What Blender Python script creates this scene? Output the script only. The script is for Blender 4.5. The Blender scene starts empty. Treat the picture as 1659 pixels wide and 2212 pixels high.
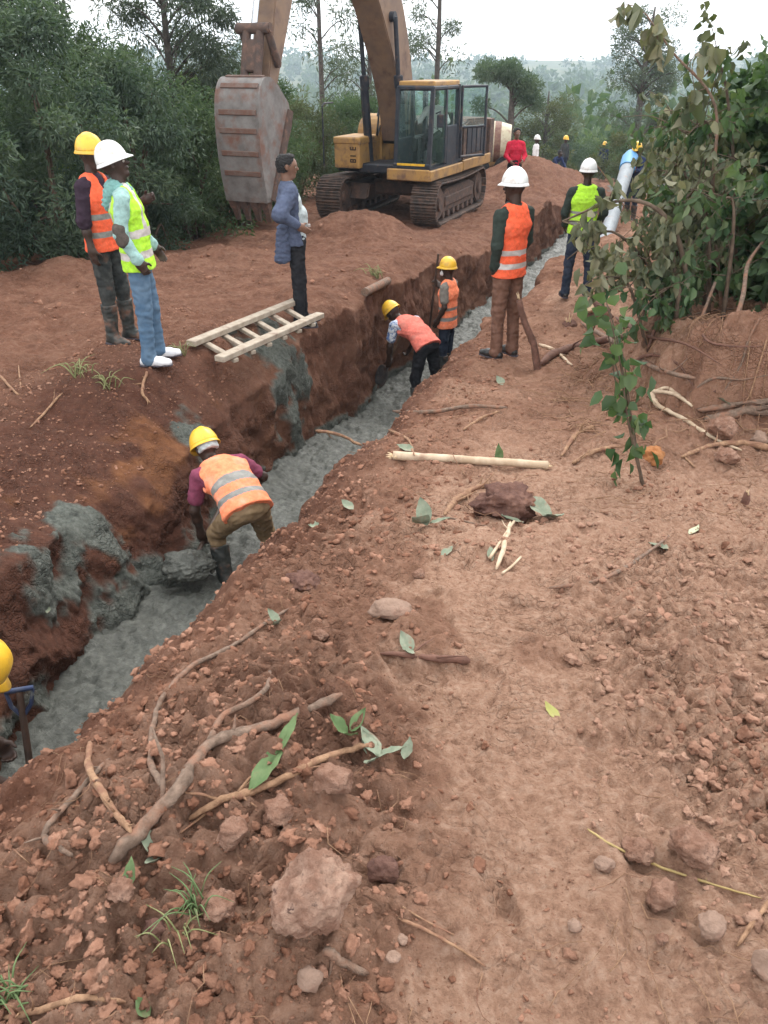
import bpy, bmesh, math, random
import numpy as np
from mathutils import Vector, Matrix, Euler

rng = np.random.default_rng(11)
random.seed(11)
SC = bpy.context.scene
COL = SC.collection
R = math.radians

# ------------------------------------------------------------------ noise
_GR = np.array([[1,1,0],[-1,1,0],[1,-1,0],[-1,-1,0],[1,0,1],[-1,0,1],[1,0,-1],[-1,0,-1],
                [0,1,1],[0,-1,1],[0,1,-1],[0,-1,-1]], dtype=np.float32)

def _hash(ix, iy, iz, seed):
    h = (ix.astype(np.uint32) * np.uint32(374761393) + iy.astype(np.uint32) * np.uint32(668265263)
         + iz.astype(np.uint32) * np.uint32(2147483647) + np.uint32((seed * 974711 + 12345) & 0xffffffff))
    h = (h ^ (h >> np.uint32(13))) * np.uint32(1274126177)
    h = h ^ (h >> np.uint32(16))
    return h

def noise3(x, y, z, seed=0):
    x = np.asarray(x, dtype=np.float64); y = np.asarray(y, dtype=np.float64); z = np.asarray(z, dtype=np.float64)
    x, y, z = np.broadcast_arrays(x, y, z)
    xf, yf, zf_ = np.floor(x), np.floor(y), np.floor(z)
    ix, iy, iz = xf.astype(np.int64), yf.astype(np.int64), zf_.astype(np.int64)
    fx, fy, fz = (x - xf).astype(np.float32), (y - yf).astype(np.float32), (z - zf_).astype(np.float32)
    u = fx*fx*fx*(fx*(fx*6-15)+10); v = fy*fy*fy*(fy*(fy*6-15)+10); w = fz*fz*fz*(fz*(fz*6-15)+10)
    out = 0
    for dx in (0, 1):
        wx = u if dx else 1-u
        for dy in (0, 1):
            wy = v if dy else 1-v
            for dz in (0, 1):
                wz = w if dz else 1-w
                g = _GR[_hash(ix+dx, iy+dy, iz+dz, seed) % np.uint32(12)]
                out = out + wx*wy*wz*(g[..., 0]*(fx-dx)+g[..., 1]*(fy-dy)+g[..., 2]*(fz-dz))
    return out

def noise2(x, y, seed=0):
    return noise3(x, y, np.float64(0.37), seed)

def fbm2(x, y, octs=4, seed=0, gain=.5):
    o = 0; a = 1.0
    for i in range(octs):
        o = o + a*noise2(x*2**i, y*2**i, seed+i*17)
        a *= gain
    return o

def sstep(a, b, x):
    t = np.clip((x-a)/(b-a), 0, 1)
    return t*t*(3-2*t)

# ------------------------------------------------------------------ meshes
def mesh_np(name, V, Fs, mats=None, mi=None, smooth=True, attrs=None):
    """V (n,3); Fs list of (m,k) index arrays."""
    me = bpy.data.meshes.new(name)
    V = np.ascontiguousarray(V, dtype=np.float32)
    if not isinstance(Fs, (list, tuple)):
        Fs = [Fs]
    if len(Fs) and isinstance(Fs[0], tuple):
        Fs = faces_split(Fs)
    Fs = [np.asarray(f, dtype=np.int32) for f in Fs if len(f)]
    me.vertices.add(len(V)); me.vertices.foreach_set('co', V.ravel())
    nl = sum(f.size for f in Fs); nf = sum(len(f) for f in Fs)
    me.loops.add(nl); me.polygons.add(nf)
    me.loops.foreach_set('vertex_index', np.concatenate([f.ravel() for f in Fs]))
    tot = np.concatenate([np.full(len(f), f.shape[1], dtype=np.int32) for f in Fs])
    st = np.concatenate([[0], np.cumsum(tot)[:-1]]).astype(np.int32)
    me.polygons.foreach_set('loop_start', st)
    me.polygons.foreach_set('loop_total', tot)
    me.polygons.foreach_set('use_smooth', np.full(nf, smooth, dtype=bool))
    if mi is not None:
        me.polygons.foreach_set('material_index', np.asarray(mi, dtype=np.int32))
    for m in (mats or []):
        me.materials.append(m)
    for k, a in (attrs or {}).items():
        at_ = me.attributes.new(k, 'FLOAT', 'POINT')
        at_.data.foreach_set('value', np.ascontiguousarray(a, dtype=np.float32))
    me.update(calc_edges=True)
    return me

def link(name, me, parent=None, loc=None):
    o = bpy.data.objects.new(name, me)
    COL.objects.link(o)
    if parent is not None:
        o.parent = parent
    if loc is not None:
        o.location = loc
    return o

def tag(o, label=None, cat=None, group=None, kind=None):
    if label: o['label'] = label
    if cat: o['category'] = cat
    if group: o['group'] = group
    if kind: o['kind'] = kind
    return o

def empty(name, loc, rz=0):
    o = bpy.data.objects.new(name, None)
    COL.objects.link(o)
    o.location = loc; o.rotation_euler = (0, 0, rz)
    return o

def rot_to(d):
    return Vector(d).to_track_quat('Z', 'Y').to_matrix()

class MB:
    """collects shapes in a bmesh and links them as one mesh object"""
    def __init__(self, M=None):
        self.bm = bmesh.new(); self.M = M
    def box(self, c, s, rot=None, bev=0.0, seg=1):
        b = bmesh.new()
        bmesh.ops.create_cube(b, size=1.0)
        for v in b.verts:
            v.co = Vector((v.co.x*s[0], v.co.y*s[1], v.co.z*s[2]))
        if bev > 0:
            bmesh.ops.bevel(b, geom=b.edges[:], offset=min(bev, min(s)*.45), segments=seg, affect='EDGES', profile=.7)
        m = Matrix.Translation(Vector(c))
        if rot is not None:
            m = m @ (rot.to_4x4() if isinstance(rot, Matrix) else Euler(rot).to_matrix().to_4x4())
        self._add(b, m); return self
    def cyl(self, a, b_, r, r2=None, seg=20, bev=0.0):
        a = Vector(a); b_ = Vector(b_); d = b_-a
        b = bmesh.new()
        bmesh.ops.create_cone(b, cap_ends=True, segments=seg, radius1=r, radius2=r if r2 is None else r2, depth=d.length)
        if bev > 0:
            es = [e for e in b.edges if len(e.link_faces) == 2 and abs(e.link_faces[0].normal.dot(e.link_faces[1].normal)) < .3]
            bmesh.ops.bevel(b, geom=es, offset=bev, segments=2, affect='EDGES')
        self._add(b, Matrix.Translation((a+b_)/2) @ rot_to(d).to_4x4()); return self
    def prism(self, poly, x0, x1, bev=0.0):
        """poly of (y,z) extruded along x"""
        b = bmesh.new()
        v0 = [b.verts.new((x0, p[0], p[1])) for p in poly]
        v1 = [b.verts.new((x1, p[0], p[1])) for p in poly]
        n = len(poly)
        b.faces.new(v0); b.faces.new(v1[::-1])
        for i in range(n):
            b.faces.new((v0[i], v1[i], v1[(i+1) % n], v0[(i+1) % n]))
        bmesh.ops.recalc_face_normals(b, faces=b.faces[:])
        if bev > 0:
            es = [e for e in b.edges if abs(e.verts[0].co.x-e.verts[1].co.x) < 1e-6]
            bmesh.ops.bevel(b, geom=es, offset=bev, segments=2, affect='EDGES')
        self._add(b, Matrix.Identity(4)); return self
    def tube(self, pts, rad, seg=8):
        V, F = tube_np(pts, rad, seg)
        b = bmesh.new()
        vs = [b.verts.new(v) for v in V]
        for f in F:
            b.faces.new([vs[i] for i in f])
        self._add(b, Matrix.Identity(4)); return self
    def raw(self, V, F):
        b = bmesh.new()
        vs = [b.verts.new(v) for v in V]
        for f in F:
            b.faces.new([vs[i] for i in f])
        bmesh.ops.recalc_face_normals(b, faces=b.faces[:])
        self._add(b, Matrix.Identity(4)); return self
    def _add(self, b, m):
        b.transform(m)
        me = bpy.data.meshes.new('t'); b.to_mesh(me); b.free()
        self.bm.from_mesh(me); bpy.data.meshes.remove(me)
    def build(self, name, mat, parent=None, smooth=False, loc=None):
        if self.M is not None:
            self.bm.transform(self.M)
        me = bpy.data.meshes.new(name)
        self.bm.to_mesh(me); self.bm.free()
        for m in (mat if isinstance(mat, (list, tuple)) else [mat]):
            me.materials.append(m)
        if smooth:
            for p in me.polygons: p.use_smooth = True
            try: me.set_sharp_from_angle(angle=R(38))
            except Exception: pass
        return link(name, me, parent, loc)

def catmull(P, n=6):
    P = np.asarray(P, dtype=float)
    if len(P) < 3:
        t = np.linspace(0, 1, n+1)[:, None]
        return P[0]*(1-t)+P[-1]*t
    Q = np.vstack([2*P[0]-P[1], P, 2*P[-1]-P[-2]])
    out = []
    for i in range(1, len(Q)-2):
        for t in np.linspace(0, 1, n, endpoint=False):
            a, b, c, d = Q[i-1], Q[i], Q[i+1], Q[i+2]
            out.append(.5*((2*b)+(-a+c)*t+(2*a-5*b+4*c-d)*t*t+(-a+3*b-3*c+d)*t**3))
    out.append(P[-1])
    return np.array(out)

def tube_np(pts, rad, seg=7, jit=0.0, seed=0):
    P = np.asarray(pts, dtype=float); n = len(P)
    rad = np.interp(np.linspace(0, 1, n), np.linspace(0, 1, len(np.atleast_1d(rad))), np.atleast_1d(rad))
    T = np.gradient(P, axis=0); T /= np.linalg.norm(T, axis=1)[:, None]+1e-9
    up = np.array([0, 0, 1.0]) if abs(T[0][2]) < .9 else np.array([1.0, 0, 0])
    rings = []
    u = np.cross(T[0], up); u /= np.linalg.norm(u)
    th = np.linspace(0, 2*np.pi, seg, endpoint=False)
    r_ = np.random.default_rng(seed)
    for i in range(n):
        u = u-T[i]*u.dot(T[i]); u /= np.linalg.norm(u)+1e-9
        v = np.cross(T[i], u)
        rr = rad[i]*(1+jit*r_.normal(size=seg))
        rings.append(P[i]+np.outer(np.cos(th)*rr, u)+np.outer(np.sin(th)*rr, v))
    V = np.vstack(rings)
    F = []
    for i in range(n-1):
        for j in range(seg):
            k = (j+1) % seg
            F.append((i*seg+j, i*seg+k, (i+1)*seg+k, (i+1)*seg+j))
    F.append(tuple(range(seg))[::-1]); F.append(tuple((n-1)*seg+j for j in range(seg)))
    return V, F

def faces_split(F):
    d = {}
    for f in F: d.setdefault(len(f), []).append(f)
    return [np.array(v) for v in d.values()]

def join_np(parts):
    """[(V,F)] with F lists -> V, [F arrays]"""
    Vs, d, off = [], {}, 0
    for V, F in parts:
        Vs.append(np.asarray(V))
        if isinstance(F, np.ndarray):
            d.setdefault(F.shape[1], []).append(F+off)
        else:
            for a in faces_split(F): d.setdefault(a.shape[1], []).append(a+off)
        off += len(V)
    return np.vstack(Vs), [np.vstack(v) for v in d.values()]

# ------------------------------------------------------------------ materials
def nodes(m):
    m.use_nodes = True
    nt = m.node_tree
    return nt, nt.nodes['Principled BSDF']

def ramp(nt, fac, stops, interp='LINEAR'):
    n = nt.nodes.new('ShaderNodeValToRGB')
    cr = n.color_ramp; cr.interpolation = interp
    while len(cr.elements) > 1: cr.elements.remove(cr.elements[-1])
    cr.elements[0].position = stops[0][0]; cr.elements[0].color = (*stops[0][1], 1)
    for p, c in stops[1:]:
        e = cr.elements.new(p); e.color = (*c, 1)
    nt.links.new(fac, n.inputs[0])
    return n.outputs[0]

def texnoise(nt, scale, detail=6, rough=.6, coord='Object', vec=None, dist=0.0):
    n = nt.nodes.new('ShaderNodeTexNoise')
    n.inputs['Scale'].default_value = scale; n.inputs['Detail'].default_value = detail
    n.inputs['Roughness'].default_value = rough; n.inputs['Distortion'].default_value = dist
    if vec is None:
        tc = nt.nodes.new('ShaderNodeTexCoord'); vec = tc.outputs[coord]
    nt.links.new(vec, n.inputs['Vector'])
    return n.outputs['Fac']

def mixc(nt, fac, a, b, mode='MIX'):
    n = nt.nodes.new('ShaderNodeMix'); n.data_type = 'RGBA'; n.blend_type = mode
    for sock, v in ((0, fac), (6, a), (7, b)):
        if isinstance(v, (int, float)): n.inputs[sock].default_value = v
        elif isinstance(v, tuple): n.inputs[sock].default_value = (*v, 1)
        else: nt.links.new(v, n.inputs[sock])
    return n.outputs[2]

def mathn(nt, op, a, b=None, clamp=False):
    n = nt.nodes.new('ShaderNodeMath'); n.operation = op; n.use_clamp = clamp
    for i, v in enumerate((a, b)):
        if v is None: continue
        if isinstance(v, (int, float)): n.inputs[i].default_value = v
        else: nt.links.new(v, n.inputs[i])
    return n.outputs[0]

def attr(nt, name):
    n = nt.nodes.new('ShaderNodeAttribute'); n.attribute_name = name
    return n.outputs['Fac']

def bump(nt, bsdf, h, strength=.4, dist=.01):
    n = nt.nodes.new('ShaderNodeBump')
    n.inputs['Strength'].default_value = strength; n.inputs['Distance'].default_value = dist
    nt.links.new(h, n.inputs['Height']); nt.links.new(n.outputs[0], bsdf.inputs['Normal'])

MATS = {}
def mat(name, col, rough=.7, col2=None, scale=8, lo=.4, hi=.65, metal=0, bumps=None, col3=None, scale3=30, lo3=.6, hi3=.7, spec=.4):
    """base colour, broken up by a second (and third) colour through noise"""
    m = bpy.data.materials.new(name); nt, b = nodes(m)
    c = None
    if col2 is not None:
        f = texnoise(nt, scale, 7, .65)
        c = ramp(nt, f, [(lo, col), (hi, col2)])
    if col3 is not None:
        f3 = texnoise(nt, scale3, 5, .6)
        k = ramp(nt, f3, [(lo3, (0, 0, 0)), (hi3, (1, 1, 1))])
        c = mixc(nt, k, c if c is not None else col, col3)
    if c is None: b.inputs['Base Color'].default_value = (*col, 1)
    else: nt.links.new(c, b.inputs['Base Color'])
    b.inputs['Roughness'].default_value = rough
    b.inputs['Metallic'].default_value = metal
    b.inputs['Specular IOR Level'].default_value = spec
    if bumps:
        bump(nt, b, texnoise(nt, bumps[0], 6, .65), bumps[1], bumps[2])
    MATS[name] = m
    return m

# ------------------------------------------------------------------ camera
PITCH = R(29.4); FPX = 1726.0; CW, CH = 1659.0, 2212.0
CAM = np.array([0, 0, 2.55])
cp, sp = math.cos(PITCH), math.sin(PITCH)
cd = bpy.data.cameras.new('camera'); cam = bpy.data.objects.new('camera', cd)
COL.objects.link(cam); SC.camera = cam
cam.location = CAM; cam.rotation_euler = (math.pi/2-PITCH, 0, 0)
cd.sensor_fit = 'VERTICAL'; cd.sensor_height = 24; cd.lens = 24*FPX/CH
cd.clip_start = .02; cd.clip_end = 6000

def wp(px, y, z):
    """point at ground distance y and height z standing in photo column px"""
    zc = y*cp+(CAM[2]-z)*sp
    return np.array([(px-CW/2)/FPX*zc, y, z])
# ------------------------------------------------------------------ terrain
TP = np.array([-1.92, 4.07]); TU = np.array([.266, .964]); TN = np.array([.964, -.266])

def bend(s):
    q = s-5.5
    return .12*np.where(q > 20, q, np.log1p(np.exp(np.clip(q*1.2, -30, 30)))/1.2)

def st_of(x, y):
    vx, vy = x-TP[0], y-TP[1]
    s = vx*TU[0]+vy*TU[1]
    return s, vx*TN[0]+vy*TN[1]-bend(s)

def xy_of(s, t):
    T = t+bend(s)
    return TP[0]+s*TU[0]+T*TN[0], TP[1]+s*TU[1]+T*TN[1]

def lipL(s): return -.36+.18*noise2(s*.8, 3.1, 5)+.09*noise2(s*2.7, 1.1, 6)+.05*noise2(s*7.3, 1.1, 16)
def baseL(s): return -.24+.20*sstep(3.5, 2, s)+.14*noise2(s*1.1, 8.3, 7)
def baseR(s): return 1.0+.1*noise2(s*1.1, 4.3, 8)
def lipR(s): return 1.33-.2*sstep(4.5, 7, s)+.12*sstep(.3, -1.2, s)+.14*noise2(s*.9, 2.2, 9)+.08*noise2(s*3.1, 2.2, 10)+.05*noise2(s*8.1, 2.2, 17)
def zfloor(s): return np.interp(s, [-4, 0, 1.5, 3.5, 6, 12, 24, 30], [-.93, -.93, -.98, -1.25, -1.62, -1.74, -1.9, -1.5])
def fade_end(s): return 1-sstep(22.5, 26, s)

RR = ([0, .6, 1.2, 2, 3, 4.5, 6, 8, 10, 12, 16, 19, 24, 32, 45, 60, 80, 120],
      [.95, .95, .93, .8, .58, .30, .05, -.19, -.42, -.60, -.74, -.90, -1.22, -1.65, -2.75, -4.3, -6.6, -11])
LL = ([0, 7.5, 9.4, 11, 14, 16, 19, 24, 32, 45, 60, 80, 120],
      [.16, .15, .02, -.04, -.28, -.52, -.74, -.90, -1.45, -2.7, -4.3, -6.6, -11])
BANK_Y = [-10, 5.3, 5.75, 6.0, 6.2, 6.5, 7.2, 7.8, 8.6, 10.5, 14, 20, 35, 80]
BANK_X = [9, 7.5, 4.4, 3.3, 2.65, 2.3, 2.15, 2.4, 3.2, 3.9, 5.4, 8.2, 14, 34]
MOUNDS = [(-.75, 15.9, .5, 1.0), (.1, 16.3, .25, .8), (4.3, 27, 1.15, 1.5), (5.9, 28.5, .6, 1.4),
          (-5.6, 10.6, .22, .7), (-4.6, 11.7, .25, .6), (-3.6, 12.6, .2, .7), (-2.7, 13.6, .18, .7),
          (2.9, 14.5, .25, .9), (3.3, 12.2, .2, .7), (5.2, 17, .35, 1.2), (4.6, 21.5, .5, 1.3), (-2.0, 5.9, .0, .5),
          (1.0, 25, .3, 1.5), (-.32, 1.62, .10, .32), (-.75, 1.35, .08, .3), (.95, 1.9, .05, .3), (.55, 3.4, .05, .35), (1.3, 2.6, .05, .4)]

def base_z(x, y, s, t):
    r = np.hypot(x, y)
    zr = np.interp(r, *RR); zl = np.interp(r, *LL)
    m = sstep(-.2, 1.1, t)
    z = zl*(1-m)+zr*m
    # right-hand earth bank
    xb = np.interp(y, BANK_Y, BANK_X)
    hb = np.interp(y, [-10, 2, 4.5, 6, 7, 9, 12, 20, 40], [.3, .5, .75, .78, .72, .6, .55, .5, .3])
    z = z+hb*sstep(-.12, .3, ((x-xb)*.75)+.25*noise2(x*1.1, y*1.1, 41)+.14*noise2(x*3.3, y*3.3, 42)+.07*noise2(x*8, y*8, 48))
    for mx, my, mh, mr in MOUNDS:
        z = z+mh*np.exp(-((x-mx)**2+(y-my)**2)/mr**2)
    return z

def bank_drop(s): return np.interp(s, [-6, .0, 1.3, 2.4, 4.2, 6, 12, 24], [.32, .34, .46, .52, .34, .2, .18, .12])
def bank_w(s): return np.interp(s, [-6, 1.4, 2.2, 2.8, 4, 6, 24], [1.5, 1.4, .9, .5, .45, .4, .5])

def path_mask(x, y):
    """trodden path beside the camera"""
    xc = np.interp(y, [-2, .5, 1.2, 2.2, 3.2, 4.2, 5.5], [.5, .42, .36, .36, .45, .8, 1.0])
    w = np.interp(y, [-2, 1, 2.2, 3.2, 4.2, 5.5], [.4, .3, .3, .42, .45, .3])
    w = w*(1+.9*fbm2(x*1.7, y*1.7, 3, 91))
    return (1-sstep(.45, 1.5, np.abs(x-xc)/np.maximum(w, .08)+.5*fbm2(x*5, y*5, 3, 92)))*(1-sstep(4.2, 5.4, y))

def clod_mask(x, y):
    g = lambda cx, cy, rx, ry: np.exp(-(((x-cx)/rx)**2+((y-cy)/ry)**2))
    return np.clip(g(-.25, 1.75, .42, .5)+g(.98, 2.2, .3, .6)+g(1.25, 1.5, .4, .5)+g(-.6, 1.1, .4, .4)+.8*g(-.55, 3.6, .6, 1.0)+.7*g(1.7, 3.0, .7, .5)+.5*g(2.3, 5.2, .9, .5), 0, 1)

def micro(x, y, s, t):
    r = np.hypot(x, y)
    p = path_mask(x, y); c = clod_mask(x, y)
    lv = np.where(t < .4, .85, 1.0)
    a = (1-.5*p)
    z = .10*noise2(x*.75, y*.75, 21)*lv*(1-.5*p)
    z = z+.06*noise2(x*2.0, y*2.0, 22)*a
    n3 = noise2(x*4.7+.6*noise2(x*3, y*3, 50), y*4.7, 23)
    z = z+a*(.085*(np.abs(n3)-.2))*(.8+.7*c)
    n4 = noise2(x*11+.5*noise2(x*7, y*7, 51), y*11, 24)
    z = z+a*.060*(np.abs(n4)-.2)*(.6+1.0*c)
    near = np.clip(1.3-r/9, 0, 1)
    n5 = noise2(x*26, y*26, 25)
    z = z+near*.028*(np.abs(n5)-.2)*(.55+.9*c+.4*(1-p))
    n6 = noise2(x*60, y*60, 26)
    z = z+np.clip(1.2-r/5, 0, 1)*.011*n6*(.6+.6*c)
    xb = np.interp(y, BANK_Y, BANK_X); bf = np.exp(-((x-xb-.08)/.38)**2)*(y > 3.8)*(y < 13)
    z = z+bf*(.26*noise2(x*1.6, y*1.6, 43)+.16*np.abs(noise2(x*4.2, y*4.2, 44))+.09*noise2(x*9, y*9, 45)+.04*noise2(x*22, y*22, 46))
    z = z+.02*np.clip(1.2-r/6, 0, 1)*noise2(x*8, y*8, 47)
    # track and wheel scrapes on the far ground, trodden dents on the path
    z = z+.03*np.abs(noise2(s*1.2, t*5.5, 27))*sstep(5, 9, y)*(t < 0)
    z = z-p*.030*sstep(.12, .3, noise2(x*5.0, y*3.6, 28))+p*.012*noise2(x*14, y*14, 29)+p*.02*noise2(x*3.1, y*6, 30)
    return z

def surf_z(x, y):
    """height of the finished ground (trench included) for standing things on"""
    x = np.asarray(x, float); y = np.asarray(y, float)
    s, t = st_of(x, y)
    z = base_z(x, y, s, t)+micro(x, y, s, t)
    fe = fade_end(s)
    lL, lR, bL, bR = lipL(s), lipR(s), baseL(s), baseR(s)
    dl = np.clip((lL-t)/bank_w(s), 0, 1)
    z = z-np.where(t < lL, fe*bank_drop(s)*(1-dl)**1.25, 0)
    dr = t-lR
    z = z-np.where(dr > 0, fe*(.16*np.exp(-np.maximum(dr, 0)/.16)), 0)
    zf = zfloor(s)
    m = np.maximum(1-sstep(0, 1, (t-lL)/(bL-lL)), sstep(0, 1, (t-bR)/(lR-bR)))
    inside = (t > lL) & (t < lR)
    ztop = z-np.where(t < .4, bank_drop(s), .16)*fe
    zin = np.maximum(zf, zf*(1-m)+ztop*m)
    return np.where(inside, zin*fe+z*(1-fe), z)

def gz(x, y): return float(surf_z(np.array([x]), np.array([y]))[0])

_TS = np.geomspace(.6, 90, 520)
def at(px, py, dz=0.0):
    """the ground point seen in photo column px, row py"""
    a = (px-CW/2)/FPX; b = (CH/2-py)/FPX
    d = np.array([a, cp+b*sp, -sp+b*cp]); ts = _TS
    for _ in range(2):
        P = CAM+ts[:, None]*d
        below = P[:, 2] < surf_z(P[:, 0], P[:, 1])
        i = int(np.argmax(below)) if below.any() else len(ts)-1
        ts = np.linspace(ts[max(i-1, 0)], ts[i], 40)
    p = P[i].copy(); p[2] += dz
    return p

def build_ground():
    # rows along the trench
    rows = list(np.arange(-10, -3.35, .11))
    s = -3.3
    while s < 0: rows.append(s); s += .0078
    while s < 34:
        rows.append(s); s += max(.0078, .0043*(s+3.4)*.55+.0042)
    while s < 110: rows.append(s); s += .012*(s+3.4)
    Srow = np.array(rows)
    # columns
    offL = [0.0]; d = .02
    while offL[-1] < 4.2: offL.append(offL[-1]+.026)
    d = .027
    while offL[-1] < 60: d *= 1.045; offL.append(offL[-1]+d)
    offL = np.array(offL[::-1])
    offR = [0.0]
    while offR[-1] < 3.3: offR.append(offR[-1]+.0082)
    d = .009
    while offR[-1] < 60: d *= 1.028; offR.append(offR[-1]+d)
    offR = np.array(offR)
    nwl, nwr = 42, 26
    S2 = Srow[:, None]
    lL, lR, bL, bR = lipL(S2), lipR(S2), baseL(S2), baseR(S2)
    fe = fade_end(S2)
    def ground_cols(t):
        s2 = np.broadcast_to(S2, t.shape)
        x, y = xy_of(s2, t)
        return x, y, surf_z_out(x, y, s2, t)
    def surf_z_out(x, y, s_, t):
        z = base_z(x, y, s_, t)+micro(x, y, s_, t)
        f = fade_end(s_)
        l_, r_ = lipL(s_), lipR(s_)
        left = t < .3
        dl = np.clip((l_-t)/bank_w(s_), 0, 1)
        z = z-np.where(left, f*bank_drop(s_)*(1-dl)**1.25, 0)
        dr = np.maximum(t-r_, 0)
        z = z-np.where(~left, f*.16*np.exp(-dr/.16), 0)
        return z
    tl = lL-offL[None, :]
    xl, yl, zl = ground_cols(tl)
    tr = lR+offR[None, :]
    xr, yr, zr = ground_cols(tr)
    zf = zfloor(S2)
    # trench walls
    def wall(tt, tb, ztop, n, sgn):
        v = (np.arange(1, n+1)/(n+1))[None, :]
        prof = v**1.0
        z = ztop*(1-v)+(zf-.12)*v
        z = z*fe+ztop*(1-fe)
        t = tt*(1-prof)+tb*prof
        s_ = np.broadcast_to(S2, t.shape)
        far = sstep(3.6, 5.2, s_)
        e = np.sin(np.pi*np.clip(v, 0, 1))**.5
        lump = .16*noise3(s_*1.7, z*1.9, 1.3, 31)+.10*noise3(s_*4.1, z*4.1, 2.1, 32)+.05*np.abs(noise3(s_*10, z*10, .4, 33))+.02*noise3(s_*27, z*27, .2, 36)
        stri = .07*noise3(s_*7, z*.8, .7, 34)+.03*noise3(s_*22, z*2.2, 1.7, 35)+.12*noise3(s_*1.7, z*1.3, .2, 37)+.05*noise3(s_*5, z*5, .2, 38)+.03*noise3(s_*14, z*11, .2, 39)
        t = t+sgn*e*((1-far)*lump+far*stri)*fe
        x, y = xy_of(s_, t)
        return x, y, z, t
    xwl, ywl, zwl, twl = wall(lL, bL, zl[:, -1:], nwl, 1)
    v0 = bR+(lR-bR)*.0
    xwr, ywr, zwr, twr = wall(lR, bR, zr[:, :1], nwr, -1)
    xwr, ywr, zwr, twr = xwr[:, ::-1], ywr[:, ::-1], zwr[:, ::-1], twr[:, ::-1]
    # floor (lies under the concrete)
    k = np.linspace(.05, .95, 6)[None, :]
    tf = bL*(1-k)+bR*k
    xf, yf = xy_of(np.broadcast_to(S2, tf.shape), tf)
    zff = np.broadcast_to((zf-.12)*fe+(zl[:, -1:]*.5+zr[:, :1]*.5)*(1-fe), tf.shape)
    X = np.hstack([xl, xwl, xf, xwr, xr]); Y = np.hstack([yl, ywl, yf, ywr, yr]); Z = np.hstack([zl, zwl, zff, zwr, zr])
    T = np.hstack([tl, twl, tf, twr, tr]); SS = np.broadcast_to(S2, X.shape)
    nr, nc = X.shape
    V = np.stack([X, Y, Z], -1).reshape(-1, 3)
    i = np.arange(nr-1)[:, None]*nc+np.arange(nc-1)[None, :]
    F = np.stack([i, i+1, i+nc+1, i+nc], -1).reshape(-1, 4)
    x, y, z, s, t = X.ravel(), Y.ravel(), Z.ravel(), SS.ravel(), T.ravel()
    # what the soil is made of, with some shade in the damp mask
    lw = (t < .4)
    moist_shade = np.where(lw, sstep(.35, -1.0, t+1.4+.5*noise2(x*1.3, y*1.3, 61))*(1-sstep(4.5, 7.5, s))*0+sstep(5.2, 2.0, s)*sstep(-2.6, -1.1, t), 0)
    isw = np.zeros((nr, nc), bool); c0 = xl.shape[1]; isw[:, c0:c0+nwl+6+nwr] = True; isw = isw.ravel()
    moist_shade = np.maximum(moist_shade, .38*sstep(.3, -.5, t))
    moist_shade = np.where(isw, np.maximum(moist_shade, .55), moist_shade)
    moist_shade = np.maximum(moist_shade, .75*np.exp(-((t-1.36)/.22)**2)*sstep(9, 3, s)*(~lw))
    moist_shade = np.maximum(moist_shade, .5*clod_mask(x, y)*sstep(.3, -.2, x))
    pale = path_mask(x, y)*.95+.55*sstep(.2, .5, noise2(x*.7+3, y*.7, 62))*(t > 1.6)
    pale = np.clip(pale+.25*noise2(x*3, y*3, 68)+.8*sstep(.4, .85, x)*sstep(.5, 1.1, y)*sstep(6, 4, y)+.3*(t > 1.7), 0, 1)
    nn = noise3(s*2.1, z*2.6, t*2.1, 63)+.6*noise3(s*6, z*6, t*6, 64)
    def blob(s0, t0, rs, rt): return np.exp(-(((s-s0)/rs)**2+((t-t0)/rt)**2))
    conc = np.zeros_like(x)
    low = sstep(.42, .05, z-np.interp(s, Srow, zfloor(Srow)))
    conc = np.maximum(conc, isw*lw*low*.9*sstep(3.2, 1.5, s))
    conc = np.maximum(conc, 1.3*blob(4.45, -.62, .55, .48)*lw)
    conc = np.maximum(conc, 1.3*blob(4.2, -.3, .5, .5)*isw*lw)
    conc = np.maximum(conc, 1.1*blob(2.35, -.42, .22, .3)*lw)
    conc = np.maximum(conc, 1.1*blob(.35, -.35, .55, .3)*lw)
    conc = np.maximum(conc, isw*(low > .8)*.75)
    conc = sstep(.36, .62, conc*(.75+1.1*nn)+.25*noise3(s*14, z*14, t*14, 67)*(conc > .05))
    lumpc = .55*conc*(.025+.05*np.abs(noise3(s*5, z*5, t*5, 68))+.03*np.abs(noise3(s*13, z*13, t*13, 69))+.015*noise3(s*30, z*30, t*30, 70))
    V[:, 0] += np.where(isw, lumpc*TN[0]*np.where(lw, 1, -1), 0); V[:, 1] += np.where(isw, lumpc*TN[1]*np.where(lw, 1, -1), 0); V[:, 2] += np.where(isw, 0, lumpc)
    orange = sstep(.3, .75, .7*noise3(s*1.3, z*2.2, t*2.1, 65)+.6*noise3(s*5, z*5, t*5, 66)+.5*blob(1.75, -.45, .4, .2)*lw)*(isw | (lw & (t > -.9)))*sstep(4.5, 3, s)
    grooves = isw*sstep(3.6, 5.2, s)
    me = mesh_np('ground', V, F, [soil_material()], attrs={'moist_shade': moist_shade, 'pale': pale, 'conc': conc, 'orange': orange, 'groove': grooves})
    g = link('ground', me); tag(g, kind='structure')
    # poured concrete
    sr = np.arange(-6, 25.5, .022); sr = sr[np.where(sr < 12, True, (np.arange(len(sr)) % 2) == 0)]
    tc = np.linspace(-.62, 1.42, 92)
    s2, t2 = np.meshgrid(sr, tc, indexing='ij')
    x2, y2 = xy_of(s2, t2)
    zz = zfloor(s2)+.05*noise2(x2*1.6, y2*1.6, 71)+.06*noise2(x2*4, y2*4, 75)+.03*np.abs(noise2(x2*6, y2*6, 72))+.045*np.abs(noise2(x2*13, y2*13, 73))+.028*noise2(x2*36, y2*36, 74)
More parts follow.
